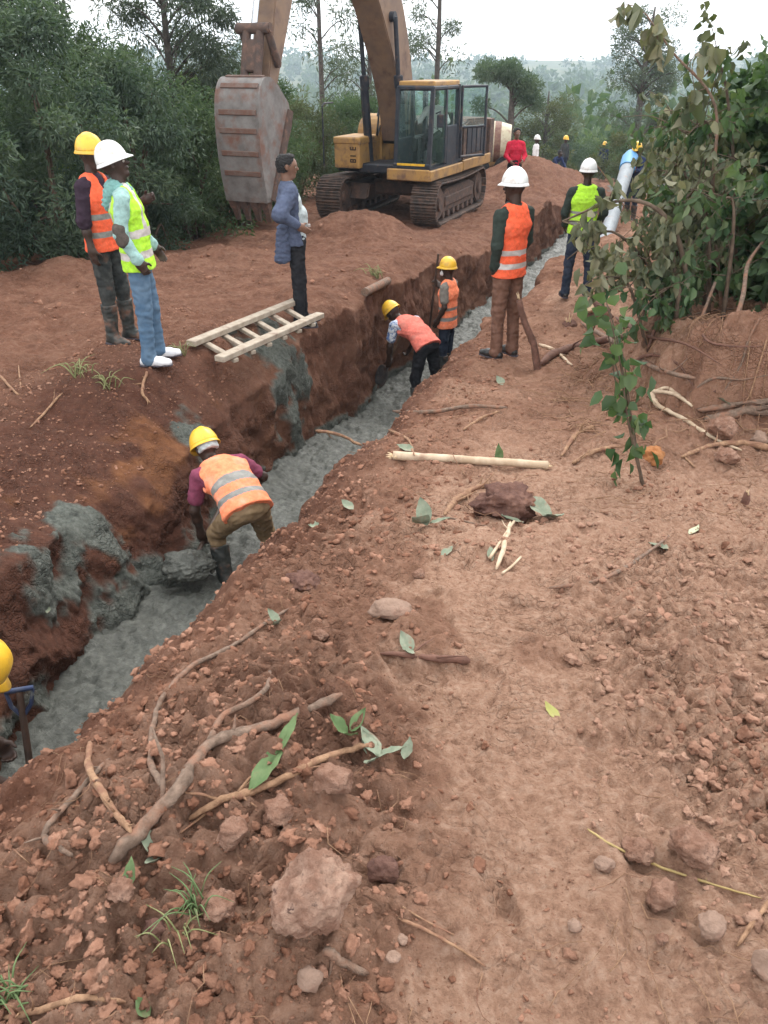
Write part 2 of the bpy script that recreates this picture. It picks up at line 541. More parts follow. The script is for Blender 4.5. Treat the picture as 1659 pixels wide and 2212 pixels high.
    zz = zz+.05*np.exp(-((t2+.25)/.18)**2)+.04*np.exp(-((t2-1.05)/.18)**2)
    zz = zz-.5*sstep(22.5, 25, s2)
    n1, n2 = s2.shape
    i = np.arange(n1-1)[:, None]*n2+np.arange(n2-1)[None, :]
    F = np.stack([i, i+1, i+n2+1, i+n2], -1).reshape(-1, 4)
    me = mesh_np('wet_concrete', np.stack([x2, y2, zz], -1).reshape(-1, 3), F, [concrete_material()])
    tag(link('wet_concrete', me), kind='structure')

def soil_colour(nt, geo):
    f1 = texnoise(nt, 2.2, 8, .65, vec=geo)
    c = ramp(nt, f1, [(.32, (.135, .060, .037)), (.5, (.225, .110, .070)), (.68, (.31, .17, .115))])
    f2 = texnoise(nt, 14, 8, .7, vec=geo)
    c2 = ramp(nt, f2, [(.3, (.085, .037, .023)), (.52, (.215, .105, .067)), (.72, (.38, .235, .17))])
    c = mixc(nt, .55, c, c2)
    return c

def soil_material():
    m = bpy.data.materials.new('red_soil'); nt, b = nodes(m)
    geo = nt.nodes.new('ShaderNodeNewGeometry').outputs['Position']
    c = soil_colour(nt, geo)
    f3 = texnoise(nt, 30, 9, .74, vec=geo, dist=.05)
    pale = ramp(nt, f3, [(.3, (.20, .105, .070)), (.5, (.41, .25, .172)), (.68, (.55, .38, .285))])
    pm = mathn(nt, 'MULTIPLY', attr(nt, 'pale'), .74)
    c = mixc(nt, pm, c, pale)
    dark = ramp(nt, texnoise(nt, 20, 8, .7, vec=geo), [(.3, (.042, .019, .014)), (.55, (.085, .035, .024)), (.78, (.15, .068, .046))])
    c = mixc(nt, mathn(nt, 'MULTIPLY', attr(nt, 'moist_shade'), .85), c, dark)  # damp earth, and part of the bank's shade put into the soil colour
    org = ramp(nt, texnoise(nt, 9, 7, .7, vec=geo), [(.35, (.12, .05, .025)), (.6, (.23, .10, .045)), (.8, (.34, .17, .085))])
    c = mixc(nt, mathn(nt, 'MULTIPLY', attr(nt, 'orange'), .75), c, org)
    con = ramp(nt, texnoise(nt, 26, 7, .7, vec=geo), [(.3, (.06, .066, .06)), (.5, (.12, .13, .115)), (.75, (.2, .21, .19))])
    c = mixc(nt, attr(nt, 'conc'), c, con)
    # scattered pale grit and dark crumbs
    grit = ramp(nt, texnoise(nt, 160, 2, .5, vec=geo), [(.67, (0, 0, 0)), (.74, (1, 1, 1))])
    c = mixc(nt, mathn(nt, 'MULTIPLY', grit, .35), c, (.42, .30, .24))
    crumb = ramp(nt, texnoise(nt, 95, 3, .6, vec=geo), [(.30, (1, 1, 1)), (.38, (0, 0, 0))])
    c = mixc(nt, mathn(nt, 'MULTIPLY', crumb, .4), c, (.06, .028, .02))
    nt.links.new(c, b.inputs['Base Color'])
    b.inputs['Roughness'].default_value = .95; b.inputs['Specular IOR Level'].default_value = .15
    h1 = texnoise(nt, 45, 9, .72, vec=geo); h2 = texnoise(nt, 190, 5, .7, vec=geo)
    h = mathn(nt, 'ADD', h1, mathn(nt, 'MULTIPLY', h2, .35))
    vo = nt.nodes.new('ShaderNodeTexVoronoi'); vo.feature = 'DISTANCE_TO_EDGE'; vo.inputs['Scale'].default_value = 26; vo.inputs['Randomness'].default_value = 1
    wv = nt.nodes.new('ShaderNodeVectorMath'); wv.operation = 'ADD'; nt.links.new(geo, wv.inputs[0])
    nz = nt.nodes.new('ShaderNodeTexNoise'); nz.inputs['Scale'].default_value = 14; nz.inputs['Detail'].default_value = 4; nt.links.new(geo, nz.inputs['Vector'])
    sc_ = nt.nodes.new('ShaderNodeVectorMath'); sc_.operation = 'SCALE'; sc_.inputs['Scale'].default_value = .06; nt.links.new(nz.outputs['Color'], sc_.inputs[0]); nt.links.new(sc_.outputs[0], wv.inputs[1])
    nt.links.new(wv.outputs[0], vo.inputs['Vector'])
    cr = mathn(nt, 'MULTIPLY', mathn(nt, 'MULTIPLY', vo.outputs['Distance'], 6, True), ramp(nt, texnoise(nt, 4, 3, .5, vec=geo), [(.42, (0, 0, 0)), (.6, (1, 1, 1))]))
    h = mathn(nt, 'ADD', h, mathn(nt, 'MULTIPLY', cr, .55))
    bump(nt, b, h, 1.0, .024)
    return m

def concrete_material():
    m = bpy.data.materials.new('wet_concrete'); nt, b = nodes(m)
    geo = nt.nodes.new('ShaderNodeNewGeometry').outputs['Position']
    f = texnoise(nt, 16, 8, .7, vec=geo)
    c = ramp(nt, f, [(.28, (.030, .032, .027)), (.5, (.075, .079, .068)), (.72, (.145, .15, .132))])
    st = ramp(nt, texnoise(nt, 70, 3, .6, vec=geo), [(.62, (0, 0, 0)), (.7, (1, 1, 1))])
    c = mixc(nt, mathn(nt, 'MULTIPLY', st, .6), c, (.05, .055, .052))
    nt.links.new(c, b.inputs['Base Color'])
    nt.links.new(ramp(nt, texnoise(nt, 5, 4, .6, vec=geo), [(.4, (.28, .28, .28)), (.6, (.6, .6, .6))]), b.inputs['Roughness'])
    h = mathn(nt, 'ADD', texnoise(nt, 38, 8, .7, vec=geo), mathn(nt, 'MULTIPLY', texnoise(nt, 120, 4, .6, vec=geo), .4))
    bump(nt, b, h, .8, .02)
    return m

build_ground()

# ---- valley and ridge far beyond
def hill_z(x, y):
    d = np.hypot(x*.8, y)
    z = np.interp(d, [0, 55, 80, 130, 220, 380, 600, 820, 1000, 1300], [-4.6, -5.2, -8, -13, -21, -24, -14, 0, 3.5, 1])
    z = z+sstep(90, 400, d)*(9*fbm2(x/260, y/260, 3, 81))*sstep(1300, 700, d)*.6
    z = z+sstep(500, 900, d)*7*fbm2(x/300+4, y/500, 3, 83)
    return z

def build_hills():
    th = np.linspace(-R(75), R(75), 260); rr = np.geomspace(58, 1500, 180)
    t2, r2 = np.meshgrid(th, rr, indexing='ij')
    x, y = r2*np.sin(t2), r2*np.cos(t2)
    z = hill_z(x, y)
    n1, n2 = x.shape
    i = np.arange(n1-1)[:, None]*n2+np.arange(n2-1)[None, :]
    F = np.stack([i, i+1, i+n2+1, i+n2], -1).reshape(-1, 4)[:, ::-1]
    m = bpy.data.materials.new('far_fields'); nt, b = nodes(m)
    geo = nt.nodes.new('ShaderNodeNewGeometry').outputs['Position']
    f = texnoise(nt, .018, 6, .6, vec=geo)
    c = ramp(nt, f, [(.35, (.035, .06, .025)), (.5, (.06, .085, .035)), (.62, (.14, .14, .065)), (.68, (.05, .07, .03))])
    c = mixc(nt, .35, c, ramp(nt, texnoise(nt, .15, 5, .6, vec=geo), [(.4, (.04, .06, .03)), (.6, (.16, .16, .08))]))
    nt.links.new(c, b.inputs['Base Color']); b.inputs['Roughness'].default_value = 1
    tag(link('hills', mesh_np('hills', np.stack([x, y, z], -1).reshape(-1, 3), F, [m])), kind='structure')
build_hills()
HAZE = 0.0006
EXPO = 1.62
# ------------------------------------------------------------------ distance-field bodies
def _prim_d(P, pr):
    a, b, ra, rb = pr[:4]
    w, f = (pr[4], pr[5]) if len(pr) > 4 else (None, 1)
    ba = b-a; L2 = max(float(ba.dot(ba)), 1e-9)
    pa = P-a
    h = np.clip((pa @ ba)/L2, 0, 1)
    q = pa-h[..., None]*ba
    if w is not None:
        qw = q @ w
        q = q+(qw*(1/f-1))[..., None]*w
    return np.sqrt((q*q).sum(-1))-(ra+(rb-ra)*h)

def nets(D, org, res):
    ins = D < 0
    c = np.zeros(tuple(n-1 for n in D.shape), np.int8)
    for i in (0, 1):
        for j in (0, 1):
            for k in (0, 1):
                c += ins[i:D.shape[0]-1+i, j:D.shape[1]-1+j, k:D.shape[2]-1+k]
    act = (c > 0) & (c < 8)
    ii = np.argwhere(act)
    idx = np.full(act.shape, -1, np.int32); idx[act] = np.arange(len(ii))
    acc = np.zeros((len(ii), 3)); cnt = np.zeros(len(ii))
    cor = [(i, j, k) for i in (0, 1) for j in (0, 1) for k in (0, 1)]
    for ca in cor:
        for ax in range(3):
            if ca[ax]: continue
            cb = list(ca); cb[ax] = 1
            va = D[ii[:, 0]+ca[0], ii[:, 1]+ca[1], ii[:, 2]+ca[2]]
            vb = D[ii[:, 0]+cb[0], ii[:, 1]+cb[1], ii[:, 2]+cb[2]]
            m = (va < 0) != (vb < 0)
            t = np.where(m, va/np.where(m, va-vb, 1), 0)
            p = np.tile(np.array(ca, float), (len(ii), 1)); p[:, ax] += t
            acc += p*m[:, None]; cnt += m
    V = org+res*(ii+acc/cnt[:, None])
    Fs = []
    for ax in range(3):
        u, v = (ax+1) % 3, (ax+2) % 3
        sl0 = [slice(None)]*3; sl1 = [slice(None)]*3
        sl0[ax] = slice(0, -1); sl1[ax] = slice(1, None)
        A, B = ins[tuple(sl0)], ins[tuple(sl1)]
        ed = np.argwhere(A != B)
        ed = ed[(ed[:, u] > 0) & (ed[:, v] > 0) & (ed[:, u] < D.shape[u]-1) & (ed[:, v] < D.shape[v]-1)]
        if not len(ed): continue
        def cell(du, dv):
            e = ed.copy(); e[:, u] += du; e[:, v] += dv
            return idx[e[:, 0], e[:, 1], e[:, 2]]
        q = np.stack([cell(-1, -1), cell(0, -1), cell(0, 0), cell(-1, 0)], 1)
        fl = ~A[ed[:, 0], ed[:, 1], ed[:, 2]]
        q[fl] = q[fl][:, ::-1]
        Fs.append(q[(q >= 0).all(1)])
    return V, np.vstack(Fs)

def sdf_mesh(prims, res, k=.03, cuts=(), subs=(), ksub=.012, fold=None):
    prims = [tuple(np.asarray(x, float) if i in (0, 1) else x for i, x in enumerate(p)) for p in prims]
    lo = np.min([np.minimum(p[0], p[1])-max(p[2], p[3])*max(1, p[5] if len(p) > 4 else 1) for p in prims], 0)-3*res
    hi = np.max([np.maximum(p[0], p[1])+max(p[2], p[3])*max(1, p[5] if len(p) > 4 else 1) for p in prims], 0)+3*res
    n = np.ceil((hi-lo)/res).astype(int)+1
    D = np.full(n, .12, np.float32)
    def local(p, pad):
        m = max(p[2], p[3])*max(1, p[5] if len(p) > 4 else 1)+pad
        l = np.maximum(np.floor((np.minimum(p[0], p[1])-m-lo)/res).astype(int), 0)
        h = np.minimum(np.ceil((np.maximum(p[0], p[1])+m-lo)/res).astype(int)+1, n)
        if (h <= l).any(): return None
        g = np.stack(np.meshgrid(*[lo[i]+res*np.arange(l[i], h[i]) for i in range(3)], indexing='ij'), -1)
        return tuple(slice(l[i], h[i]) for i in range(3)), g
    for p in prims:
        lg = local(p, k+4*res)
        if lg is None: continue
        sl, g = lg
        d = _prim_d(g, p).astype(np.float32)
        o = D[sl]
        kk = p[6] if len(p) > 6 else k
        h = np.maximum(kk-np.abs(o-d), 0)/kk
        D[sl] = np.minimum(o, d)-h*h*kk*.25
    for p in subs:
        p = tuple(np.asarray(x, float) if i in (0, 1) else x for i, x in enumerate(p))
        lg = local(p, 3*res)
        if lg is None: continue
        sl, g = lg
        D[sl] = np.maximum(D[sl], -_prim_d(g, p))
    if cuts:
        g = np.stack(np.meshgrid(*[lo[i]+res*np.arange(n[i]) for i in range(3)], indexing='ij'), -1)
        for pt, nv in cuts:
            D = np.maximum(D, ((g-np.asarray(pt)) @ np.asarray(nv)).astype(np.float32))
    D[0] = D[-1] = .1; D[:, 0] = D[:, -1] = .1; D[:, :, 0] = D[:, :, -1] = .1
    V, F = nets(D, lo, res)
    if fold:
        amp, fr, sd = fold
        # normals
        N = np.zeros_like(V)
        fn = np.cross(V[F[:, 2]]-V[F[:, 0]], V[F[:, 3]]-V[F[:, 1]])
        for j in range(4): np.add.at(N, F[:, j], fn)
        N /= np.linalg.norm(N, axis=1)[:, None]+1e-12
        q = V*fr
        d = noise3(q[:, 0]+2*noise3(q[:, 0]*.5, q[:, 1]*.5, q[:, 2]*.5, sd+3), q[:, 1], q[:, 2]*1.9, sd)
        d = d+.5*noise3(q[:, 0]*2.3, q[:, 1]*2.3, q[:, 2]*3.6, sd+1)
        V = V+N*(amp*(d-.1))[:, None]
    return V, F

# ------------------------------------------------------------------ cloth, skin, plastic
def cloth(name, col, var=.18, dirt=None, rough=.9, scale=30, bum=(60, .35, .004)):
    dk = tuple(c*(1-var) for c in col); lt = tuple(min(1, c*(1+var)) for c in col)
    return mat(name, dk, rough, lt, scale, .35, .65, col3=dirt, scale3=7, lo3=.5, hi3=.75, bumps=bum, spec=.15)
DUST = (.20, .10, .068)
M_skin = mat('dark_skin', (.036, .020, .015), .5, (.05, .028, .02), 14, bumps=(120, .15, .002))
M_skin2 = mat('tan_skin', (.16, .085, .058), .5, (.20, .11, .075), 14, bumps=(120, .15, .002))
M_hair = mat('black_hair', (.008, .008, .009), .75, (.02, .018, .018), 60, bumps=(140, .8, .006))
M_white_hat = mat('white_plastic', (.72, .73, .72), .28, (.78, .78, .77), 6, col3=(.42, .33, .27), scale3=11, lo3=.52, hi3=.8, spec=.5)
M_yellow_hat = mat('yellow_plastic', (.75, .43, .03), .32, (.82, .50, .05), 6, col3=(.38, .21, .06), scale3=11, lo3=.5, hi3=.8, spec=.5)
M_strap = mat('dark_strap', (.03, .03, .03), .8)
M_orange = cloth('orange_vest_fabric', (.80, .125, .055), dirt=(.62, .16, .09))
M_orange_faded = cloth('faded_orange_fabric', (.86, .24, .12), dirt=(.75, .34, .24))
M_pink = cloth('dusty_pink_fabric', (.66, .17, .13), dirt=(.52, .2, .16))
M_lime = cloth('lime_vest_fabric', (.40, .72, .05), dirt=(.36, .55, .09))
M_refl = mat('silver_tape', (.42, .38, .36), .4, (.55, .50, .48), 20, spec=.6)
M_refl_dark = mat('dirty_grey_tape', (.16, .16, .15), .55, (.25, .24, .22), 20)
M_teal = cloth('pale_teal_fleece', (.27, .42, .40))
M_teal_dk = cloth('teal_hood_fleece', (.16, .32, .30))
M_jean = mat('blue_denim', (.062, .115, .19), .9, (.14, .21, .29), 5, .35, .7, bumps=(90, .3, .003), spec=.1)
M_dkjean = mat('dark_denim', (.018, .025, .042), .9, (.04, .05, .075), 8, bumps=(90, .3, .003), spec=.1)
M_black = mat('black_trouser_cloth', (.012, .013, .016), .9, (.03, .03, .034), 9, bumps=(90, .3, .003), spec=.1)
M_grey_tr = mat('dusty_charcoal_cloth', (.028, .032, .033), .9, (.07, .072, .068), 8, bumps=(90, .3, .003), spec=.1, col3=DUST, scale3=6, lo3=.58, hi3=.85)
M_brown_tr = mat('brown_trouser_cloth', (.12, .062, .043), .9, (.19, .105, .078), 8, bumps=(90, .3, .003), spec=.1)
M_khaki = mat('khaki_trouser_cloth', (.17, .115, .065), .9, (.26, .185, .11), 8, bumps=(90, .3, .003), spec=.1, col3=(.12, .07, .045), scale3=5, lo3=.55, hi3=.8)
M_plum = cloth('plum_shirt_cloth', (.035, .022, .034))
M_maroon = cloth('maroon_tshirt_cloth', (.19, .048, .085))
M_blazer = cloth('blue_blazer_cloth', (.075, .092, .145))
M_ltshirt = cloth('pale_grey_shirt_cloth', (.40, .45, .46))
M_grey_shirt = cloth('grey_tshirt_cloth', (.19, .175, .155))
M_floral = mat('white_blue_patterned_cloth', (.55, .58, .62), .9, (.10, .17, .36), 26, .48, .56, spec=.1)
M_check = mat('black_white_checked_cloth', (.6, .6, .6), .9, (.03, .03, .04), 34, .49, .53, spec=.1)
M_dkgreen = cloth('dark_green_sleeve_cloth', (.030, .040, .034))
M_red = cloth('red_jumper_knit', (.50, .022, .05))
M_white = cloth('white_shirt_cloth', (.62, .60, .60), .1)
M_navy = cloth('navy_work_cloth', (.02, .03, .075))
M_rubber = mat('black_rubber', (.022, .026, .025), .55, (.06, .062, .056), 8, col3=DUST, scale3=9, lo3=.5, hi3=.75)
M_leather = mat('black_leather', (.012, .012, .013), .4, (.03, .028, .027), 20)
M_sneaker = mat('white_sneaker', (.62, .63, .66), .5, (.74, .74, .76), 10, col3=(.42, .28, .22), scale3=18, lo3=.62, hi3=.8)
M_sole = mat('dark_sole', (.06, .05, .06), .8)
M_patch = mat('brown_elbow_patch', (.06, .05, .042), .9, (.1, .08, .07), 30)
M_yellow_cl = cloth('yellow_cloth', (.72, .40, .04))
M_eye = mat('eye_white', (.5, .48, .45), .3)

V3 = lambda *a: np.array(a, float)
def nrm(v): v = np.asarray(v, float); return v/(np.linalg.norm(v)+1e-12)
def rotv(v, ax, a):
    return np.array(Matrix.Rotation(a, 3, Vector(ax)) @ Vector(v))

def hand_prims(w, d, side, pn, curl):
    """palm, four fingers and a thumb leaving the side of the palm; side points to the thumb"""
    P = [(w-d*.02, w+d*.03, .024, .026, side, 1.25), (w+d*.02, w+d*.085, .019, .017, side, 2.0)]
    ax = np.cross(d, pn)
    for i, L in enumerate((.072, .082, .076, .06)):
        b = w+d*.088+side*(.026-.0175*i)
        d1 = rotv(d, ax, curl*.8*(.85+.1*i)); d2 = rotv(d, ax, curl*1.7*(.85+.1*i)); d3 = rotv(d, ax, curl*2.4*(.85+.1*i))
        p1 = b+d1*L*.45; p2 = p1+d2*L*.32; p3 = p2+d3*L*.24
        P += [(b-d*.01, p1, .0098, .0092, None, 1, .006), (p1, p2, .0092, .0085, None, 1, .006), (p2, p3, .0085, .0075, None, 1, .006)]
    tb = w+d*.025+side*.03
    td = nrm(d*.62+side*.62+pn*.45); td2 = nrm(d*.8+side*.15+pn*.6)
    P += [(tb-side*.012, tb+td*.042, .014, .011, None, 1, .012), (tb+td*.042, tb+td*.042+td2*.034, .011, .0085, None, 1, .006)]
    return [p if p[4] is not None else (p[0], p[1], p[2], p[3], V3(1, 0, 0), 1.0, p[6]) for p in [q if len(q) > 4 else q+(None, 1, .012) for q in P] if True] if True else P

def hard_hat(parent, hc, hr, hf, hu, M, sc=1.0):
    """moulded shell with a crest, a rim and a peak"""
    nu, nv = 40, 14
    def ring(th, r_x, r_y, z, peak=0.0, dz=0.0):
        c, s = math.cos(th), math.sin(th)
        ex = max(0, s)**6*peak
        p = hr*(c*r_x)+hf*(s*r_y+ex)+hu*(z+dz*max(0, s)**4)
        return hc+p*sc
    V, F = [], []
    prof = [(math.cos(a), math.sin(a)) for a in np.linspace(0, R(86), nv)]
    for cr, szz in prof:
        for i in range(nu):
            th = 2*math.pi*i/nu
            p = ring(th, .116*cr**.9, .133*cr**.9, .012+.148*szz)
            crest = .007*math.exp(-(math.cos(th)*cr*.122/.016)**2)*min(1, szz*1.6)
            crest += .003*(math.exp(-((abs(math.cos(th))*cr*.122-.055)/.012)**2))*min(1, szz*1.4)*(szz > .2)
            V.append(p+hu*crest)
    V.append(hc+hu*(.012+.148+.007)*sc)
    for j in range(nv-1):
        for i in range(nu):
            k = (i+1) % nu
            F.append((j*nu+i, j*nu+k, (j+1)*nu+k, (j+1)*nu+i))
    for i in range(nu): F.append(((nv-1)*nu+i, (nv-1)*nu+(i+1) % nu, nv*nu))
    me = mesh_np('shell', np.array(V), faces_split(F), [M])
    o = link('hard_hat', me, parent)
    sol = o.modifiers.new('thick', 'SOLIDIFY'); sol.thickness = .004; sol.offset = -1
    # rim and peak
    V, F = [], []
    prof = [(.115, .132, .022, 0, 0), (.119, .137, .012, .004, 0), (.126, .145, -.002, .034, -.010), (.127, .146, -.008, .036, -.012), (.117, .134, -.004, .004, 0)]
    for rx, ry, z, pk, dz in prof:
        for i in range(nu):
            V.append(ring(2*math.pi*i/nu, rx, ry, z, pk, dz))
    n = len(prof)
    for j in range(n):
        for i in range(nu):
            k = (i+1) % nu; j2 = (j+1) % n
            F.append((j*nu+i, j2*nu+i, j2*nu+k, j*nu+k))
    link('brim', mesh_np('brim', np.array(V), faces_split(F), [M]), o)
    return o

def eyes(parent, hc, hr, hf, hu):
    for s in (-1, 1):
        c = hc+hf*.083+hr*(s*.032)+hu*.0
        b = bmesh.new(); bmesh.ops.create_uvsphere(b, u_segments=10, v_segments=8, radius=.013)
        bmesh.ops.translate(b, verts=b.verts[:], vec=Vector(c))
        me = bpy.data.meshes.new('eye'); b.to_mesh(me); b.free()
        me.materials.append(M_eye); link('eye', me, parent)

def person(label, pos, yaw, lean=0, twist=0, side=0, head=(0, 0, 0), armL=None, armR=None, legL=None, legR=None,
           H=1.74, skin=None, hat=None, hair=False, shirt=None, sleeve='long', vest=None, tape=None, bands=((.10, .16), (.25, .31)), trousers=None,
           foot='boot', bootM=None, res=.0085, group=None, belly=0.0, curl=(.5, .5), vest_len=.0, feet=True, hipw=1.0, zfix=None, footyaw=(10, -10), vstrip=False,
           shirt_hem=.0, shirtM2=None, palms=None, width=1.0):
    """a posed figure: joints from direction vectors (right, forward, up) in its own frame"""
    yw = R(yaw); sc = H/1.74
    f0 = V3(math.sin(yw), math.cos(yw), 0); r0 = V3(math.cos(yw), -math.sin(yw), 0); u0 = V3(0, 0, 1)
    def vec(v): return nrm(v[0]*r0+v[1]*f0+v[2]*u0)
    skin = skin or M_skin
    le = R(lean)
    def tl(a): return nrm(u0*math.cos(a)+f0*math.sin(a)+r0*math.sin(R(side)))
    d1, d2 = tl(le*.8), tl(le*1.12)
    tw = R(twist); rt = r0*math.cos(tw)+f0*math.sin(tw)*math.cos(le)-u0*math.sin(tw)*math.sin(le)
    rt = nrm(rt-d2*rt.dot(d2)); ft = nrm(np.cross(d2, rt))
    fp = nrm(np.cross(d1, nrm(r0-d1*r0.dot(d1))))
    pel = V3(0, 0, 0)
    waist = pel+d1*.19*sc; chest = waist+d2*.20*sc; nb = chest+d2*.165*sc
    shz = chest+d2*.105*sc
    sh = {1: shz+rt*.178*sc*width, -1: shz-rt*.178*sc*width}
    hip = {1: pel+r0*.088*sc-u0*.04*sc, -1: pel-r0*.088*sc-u0*.04*sc}
    hy, hpit, hroll = [R(a) for a in head]
    dn = tl(le*.9-(hpit*.25))
    hf = rotv(f0, u0, -hy); hr = rotv(r0, u0, -hy)
    hf, hu = rotv(hf, hr, hpit), rotv(u0, hr, hpit)   # + looks up
    if abs(hroll) > 1e-3: hr, hu = rotv(hr, hf, hroll), rotv(hu, hf, hroll)
    neck = nb+dn*.055*sc
    hc = neck+dn*.03*sc+hu*.105*sc+hf*.022
    legs = {}
    for sgn, L, dfl in ((-1, legL, (-.03, .03, -1)), (1, legR, (.03, .03, -1))):
        L = L or (dfl, (dfl[0]*.3, -.04, -1))
        kn = hip[sgn]+vec(L[0])*.43*sc; an = kn+vec(L[1])*.42*sc
        legs[sgn] = (hip[sgn], kn, an)
    low = min(l[2][2] for l in legs.values())-.085*sc
    off = V3(0, 0, -low)
    arms = {}
    for sgn, A in ((-1, armL), (1, armR)):
        A = A or ((.12*sgn, .02, -1), (.05*sgn, .12, -1))
        el = sh[sgn]+vec(A[0])*.285*sc; wr = el+vec(A[1])*.25*sc
        arms[sgn] = (sh[sgn], el, wr)
    mv = lambda p: p+off
    pel, waist, chest, nb, shz, neck, hc = map(mv, (pel, waist, chest, nb, shz, neck, hc))
    sh = {k: mv(v) for k, v in sh.items()}; hip = {k: mv(v) for k, v in hip.items()}
    legs = {k: tuple(map(mv, v)) for k, v in legs.items()}; arms = {k: tuple(map(mv, v)) for k, v in arms.items()}
    rp = nrm(r0-d1*r0.dot(d1))
    k_ = sc
    def torso(g, bl=0.0):
        T = [(pel-d1*.03*k_, waist, (.102+g)*k_, (.094+g)*k_, rp, 1.48*hipw), (waist, chest, (.094+g)*k_, (.112+g)*k_, rt, 1.46),
             (chest, shz+d2*.01, (.112+g)*k_, (.082+g)*k_, rt, 1.6), (sh[-1]*.8+sh[1]*.2+d2*.02, sh[1]*.8+sh[-1]*.2+d2*.02, (.058+g)*k_, (.058+g)*k_)]
        if bl: T.append((waist+ft*.07-d1*.02, waist+ft*.075+d2*.06, .08*bl, .085*bl, rt, 1.35))
        return T
    B = torso(-.02)
    B += [(nb-d2*.02, neck+dn*.06*k_, .058*k_, .052*k_)]
    # head: skull, face, jaw, nose, brow, ears
    B += [(hc-hf*.022+hu*.022, hc+hf*.02+hu*.02, .088*k_, .082*k_, hr, .90), (hc+hf*.03-hu*.04, hc+hf*.045-hu*.088, .058*k_, .040*k_, hr, .95),
          (hc+hf*.086+hu*.012, hc+hf*.107-hu*.026, .009, .016, hr, 1.0, .012), (hc+hf*.084-hr*.034+hu*.018, hc+hf*.084+hr*.034+hu*.018, .014, .014, hr, 1.0, .012),
          (hc+hf*.088-hu*.056-hr*.018, hc+hf*.088-hu*.056+hr*.018, .010, .010, hr, 1.0, .01)]
    for s in (-1, 1):
        B.append((hc+hr*(s*.080)+hu*.018-hf*.008, hc+hr*(s*.078)-hu*.022-hf*.002, .013, .009, hf, 1.7, .008))
    hp = {}
    for s in (-1, 1):
        S_, E_, W_ = arms[s]
        B += [(S_, E_, .046*k_, .040*k_), (E_, E_*.6+W_*.4, .040*k_, .039*k_), (E_*.6+W_*.4, W_, .039*k_, .026*k_)]
        d = nrm(W_-E_)
        pn = -rt*s if palms is None or palms.get(s) is None else vec(palms[s])
        pn = nrm(pn-d*pn.dot(d)); sd = nrm(np.cross(pn, d))*1.0
        tdir = ft if abs(ft.dot(d)) < .8 else u0
        if sd.dot(tdir) < 0: sd = -sd
        B += hand_prims(W_, d, sd, pn, curl[0 if s < 0 else 1])
        hp[s] = W_+d*.085+pn*.03
    for s in (-1, 1):
        h_, kn, an = legs[s]
        B += [(h_, kn, .078*k_, .052*k_), (kn, kn*.62+an*.38, .050*k_, .050*k_), (kn*.62+an*.38, an, .050*k_, .034*k_)]
    foot_dirs = {}
    for s, fy in ((-1, footyaw[0]), (1, footyaw[1])):
        fd = rotv(f0, u0, R(fy)); foot_dirs[s] = fd
        an = legs[s][2]
        B += [(an, an-u0*.05*k_+fd*.10*k_, .034*k_, .026*k_)]
    V, F = sdf_mesh(B, res, .028)
    o = link('person', mesh_np('person', V, F, [skin]))
    tag(o, label, 'person', group)
    z = pos[2] if zfix is None else zfix
    o.location = (pos[0], pos[1], z)
    # trousers
    if trousers:
        T = [(pel-d1*.02, waist-d1*.07, .115*k_, .108*k_, rp, 1.45*hipw)]
        for s in (-1, 1):
            h_, kn, an = legs[s]
            if foot == 'welly': T += [(h_+u0*.01, kn, .100*k_, .073*k_), (kn, kn*.66+an*.34, .070*k_, .060*k_)]
            else: T += [(h_+u0*.01, kn, .100*k_, .073*k_), (kn, an, .070*k_, .062*k_)]
            if foot != 'welly': T += [(an, an-u0*.02, .062*k_, .066*k_)]
        cuts = [((waist-d1*.03), d1)]
        if foot == 'welly':
            pass
        V, F = sdf_mesh(T, max(res, .0095), .03, cuts, fold=(.009, 12, 3+int(pos[0]*7) % 50))
        link('trousers', mesh_np('trousers', V, F, [trousers]), o)
    # footwear
    if feet:
        for s in (-1, 1):
            h_, kn, an = legs[s]; fd = foot_dirs[s]
            gl = an[2]-.085*k_
            a0 = V3(an[0], an[1], gl)
            sdv = np.cross(u0, fd)
            bm_ = bootM or M_rubber
            sole_cut = [((0, 0, gl+.003), (0, 0, -1))]
            P = [(a0-fd*.045*k_+u0*.04, a0+fd*.10*k_+u0*.038, .043*k_, .046*k_, sdv, .95), (a0+fd*.10*k_+u0*.035, a0+fd*.175*k_+u0*.03, .046*k_, .034*k_, sdv, 1.15),
                 (an+u0*.02, a0+fd*.03+u0*.05, .05*k_, .048*k_)]
            if foot == 'welly':
                top = an*.25+kn*.75
                P += [(an, top, .057*k_, .080*k_)]
                V, F = sdf_mesh(P, .009, .03, sole_cut+[(top, nrm(kn-an))], fold=(.006, 18, 9))
                bo = link('boot', mesh_np('boot', V, F, [bm_]), o)
            else:
                V, F = sdf_mesh(P, .008, .025, sole_cut, fold=(.003, 30, 9))
                bo = link('shoe', mesh_np('shoe', V, F, [bm_]), o)
            S_ = [(a0-fd*.05*k_, a0+fd*.08*k_, .045*k_, .047*k_, sdv, .95), (a0+fd*.08*k_, a0+fd*.18*k_, .049*k_, .036*k_, sdv, 1.12)]
            V, F = sdf_mesh(S_, .008, .02, [((0, 0, gl+.018), (0, 0, 1)), ((0, 0, gl), (0, 0, -1))])
            link('sole', mesh_np('sole', V, F, [M_sole]), bo)
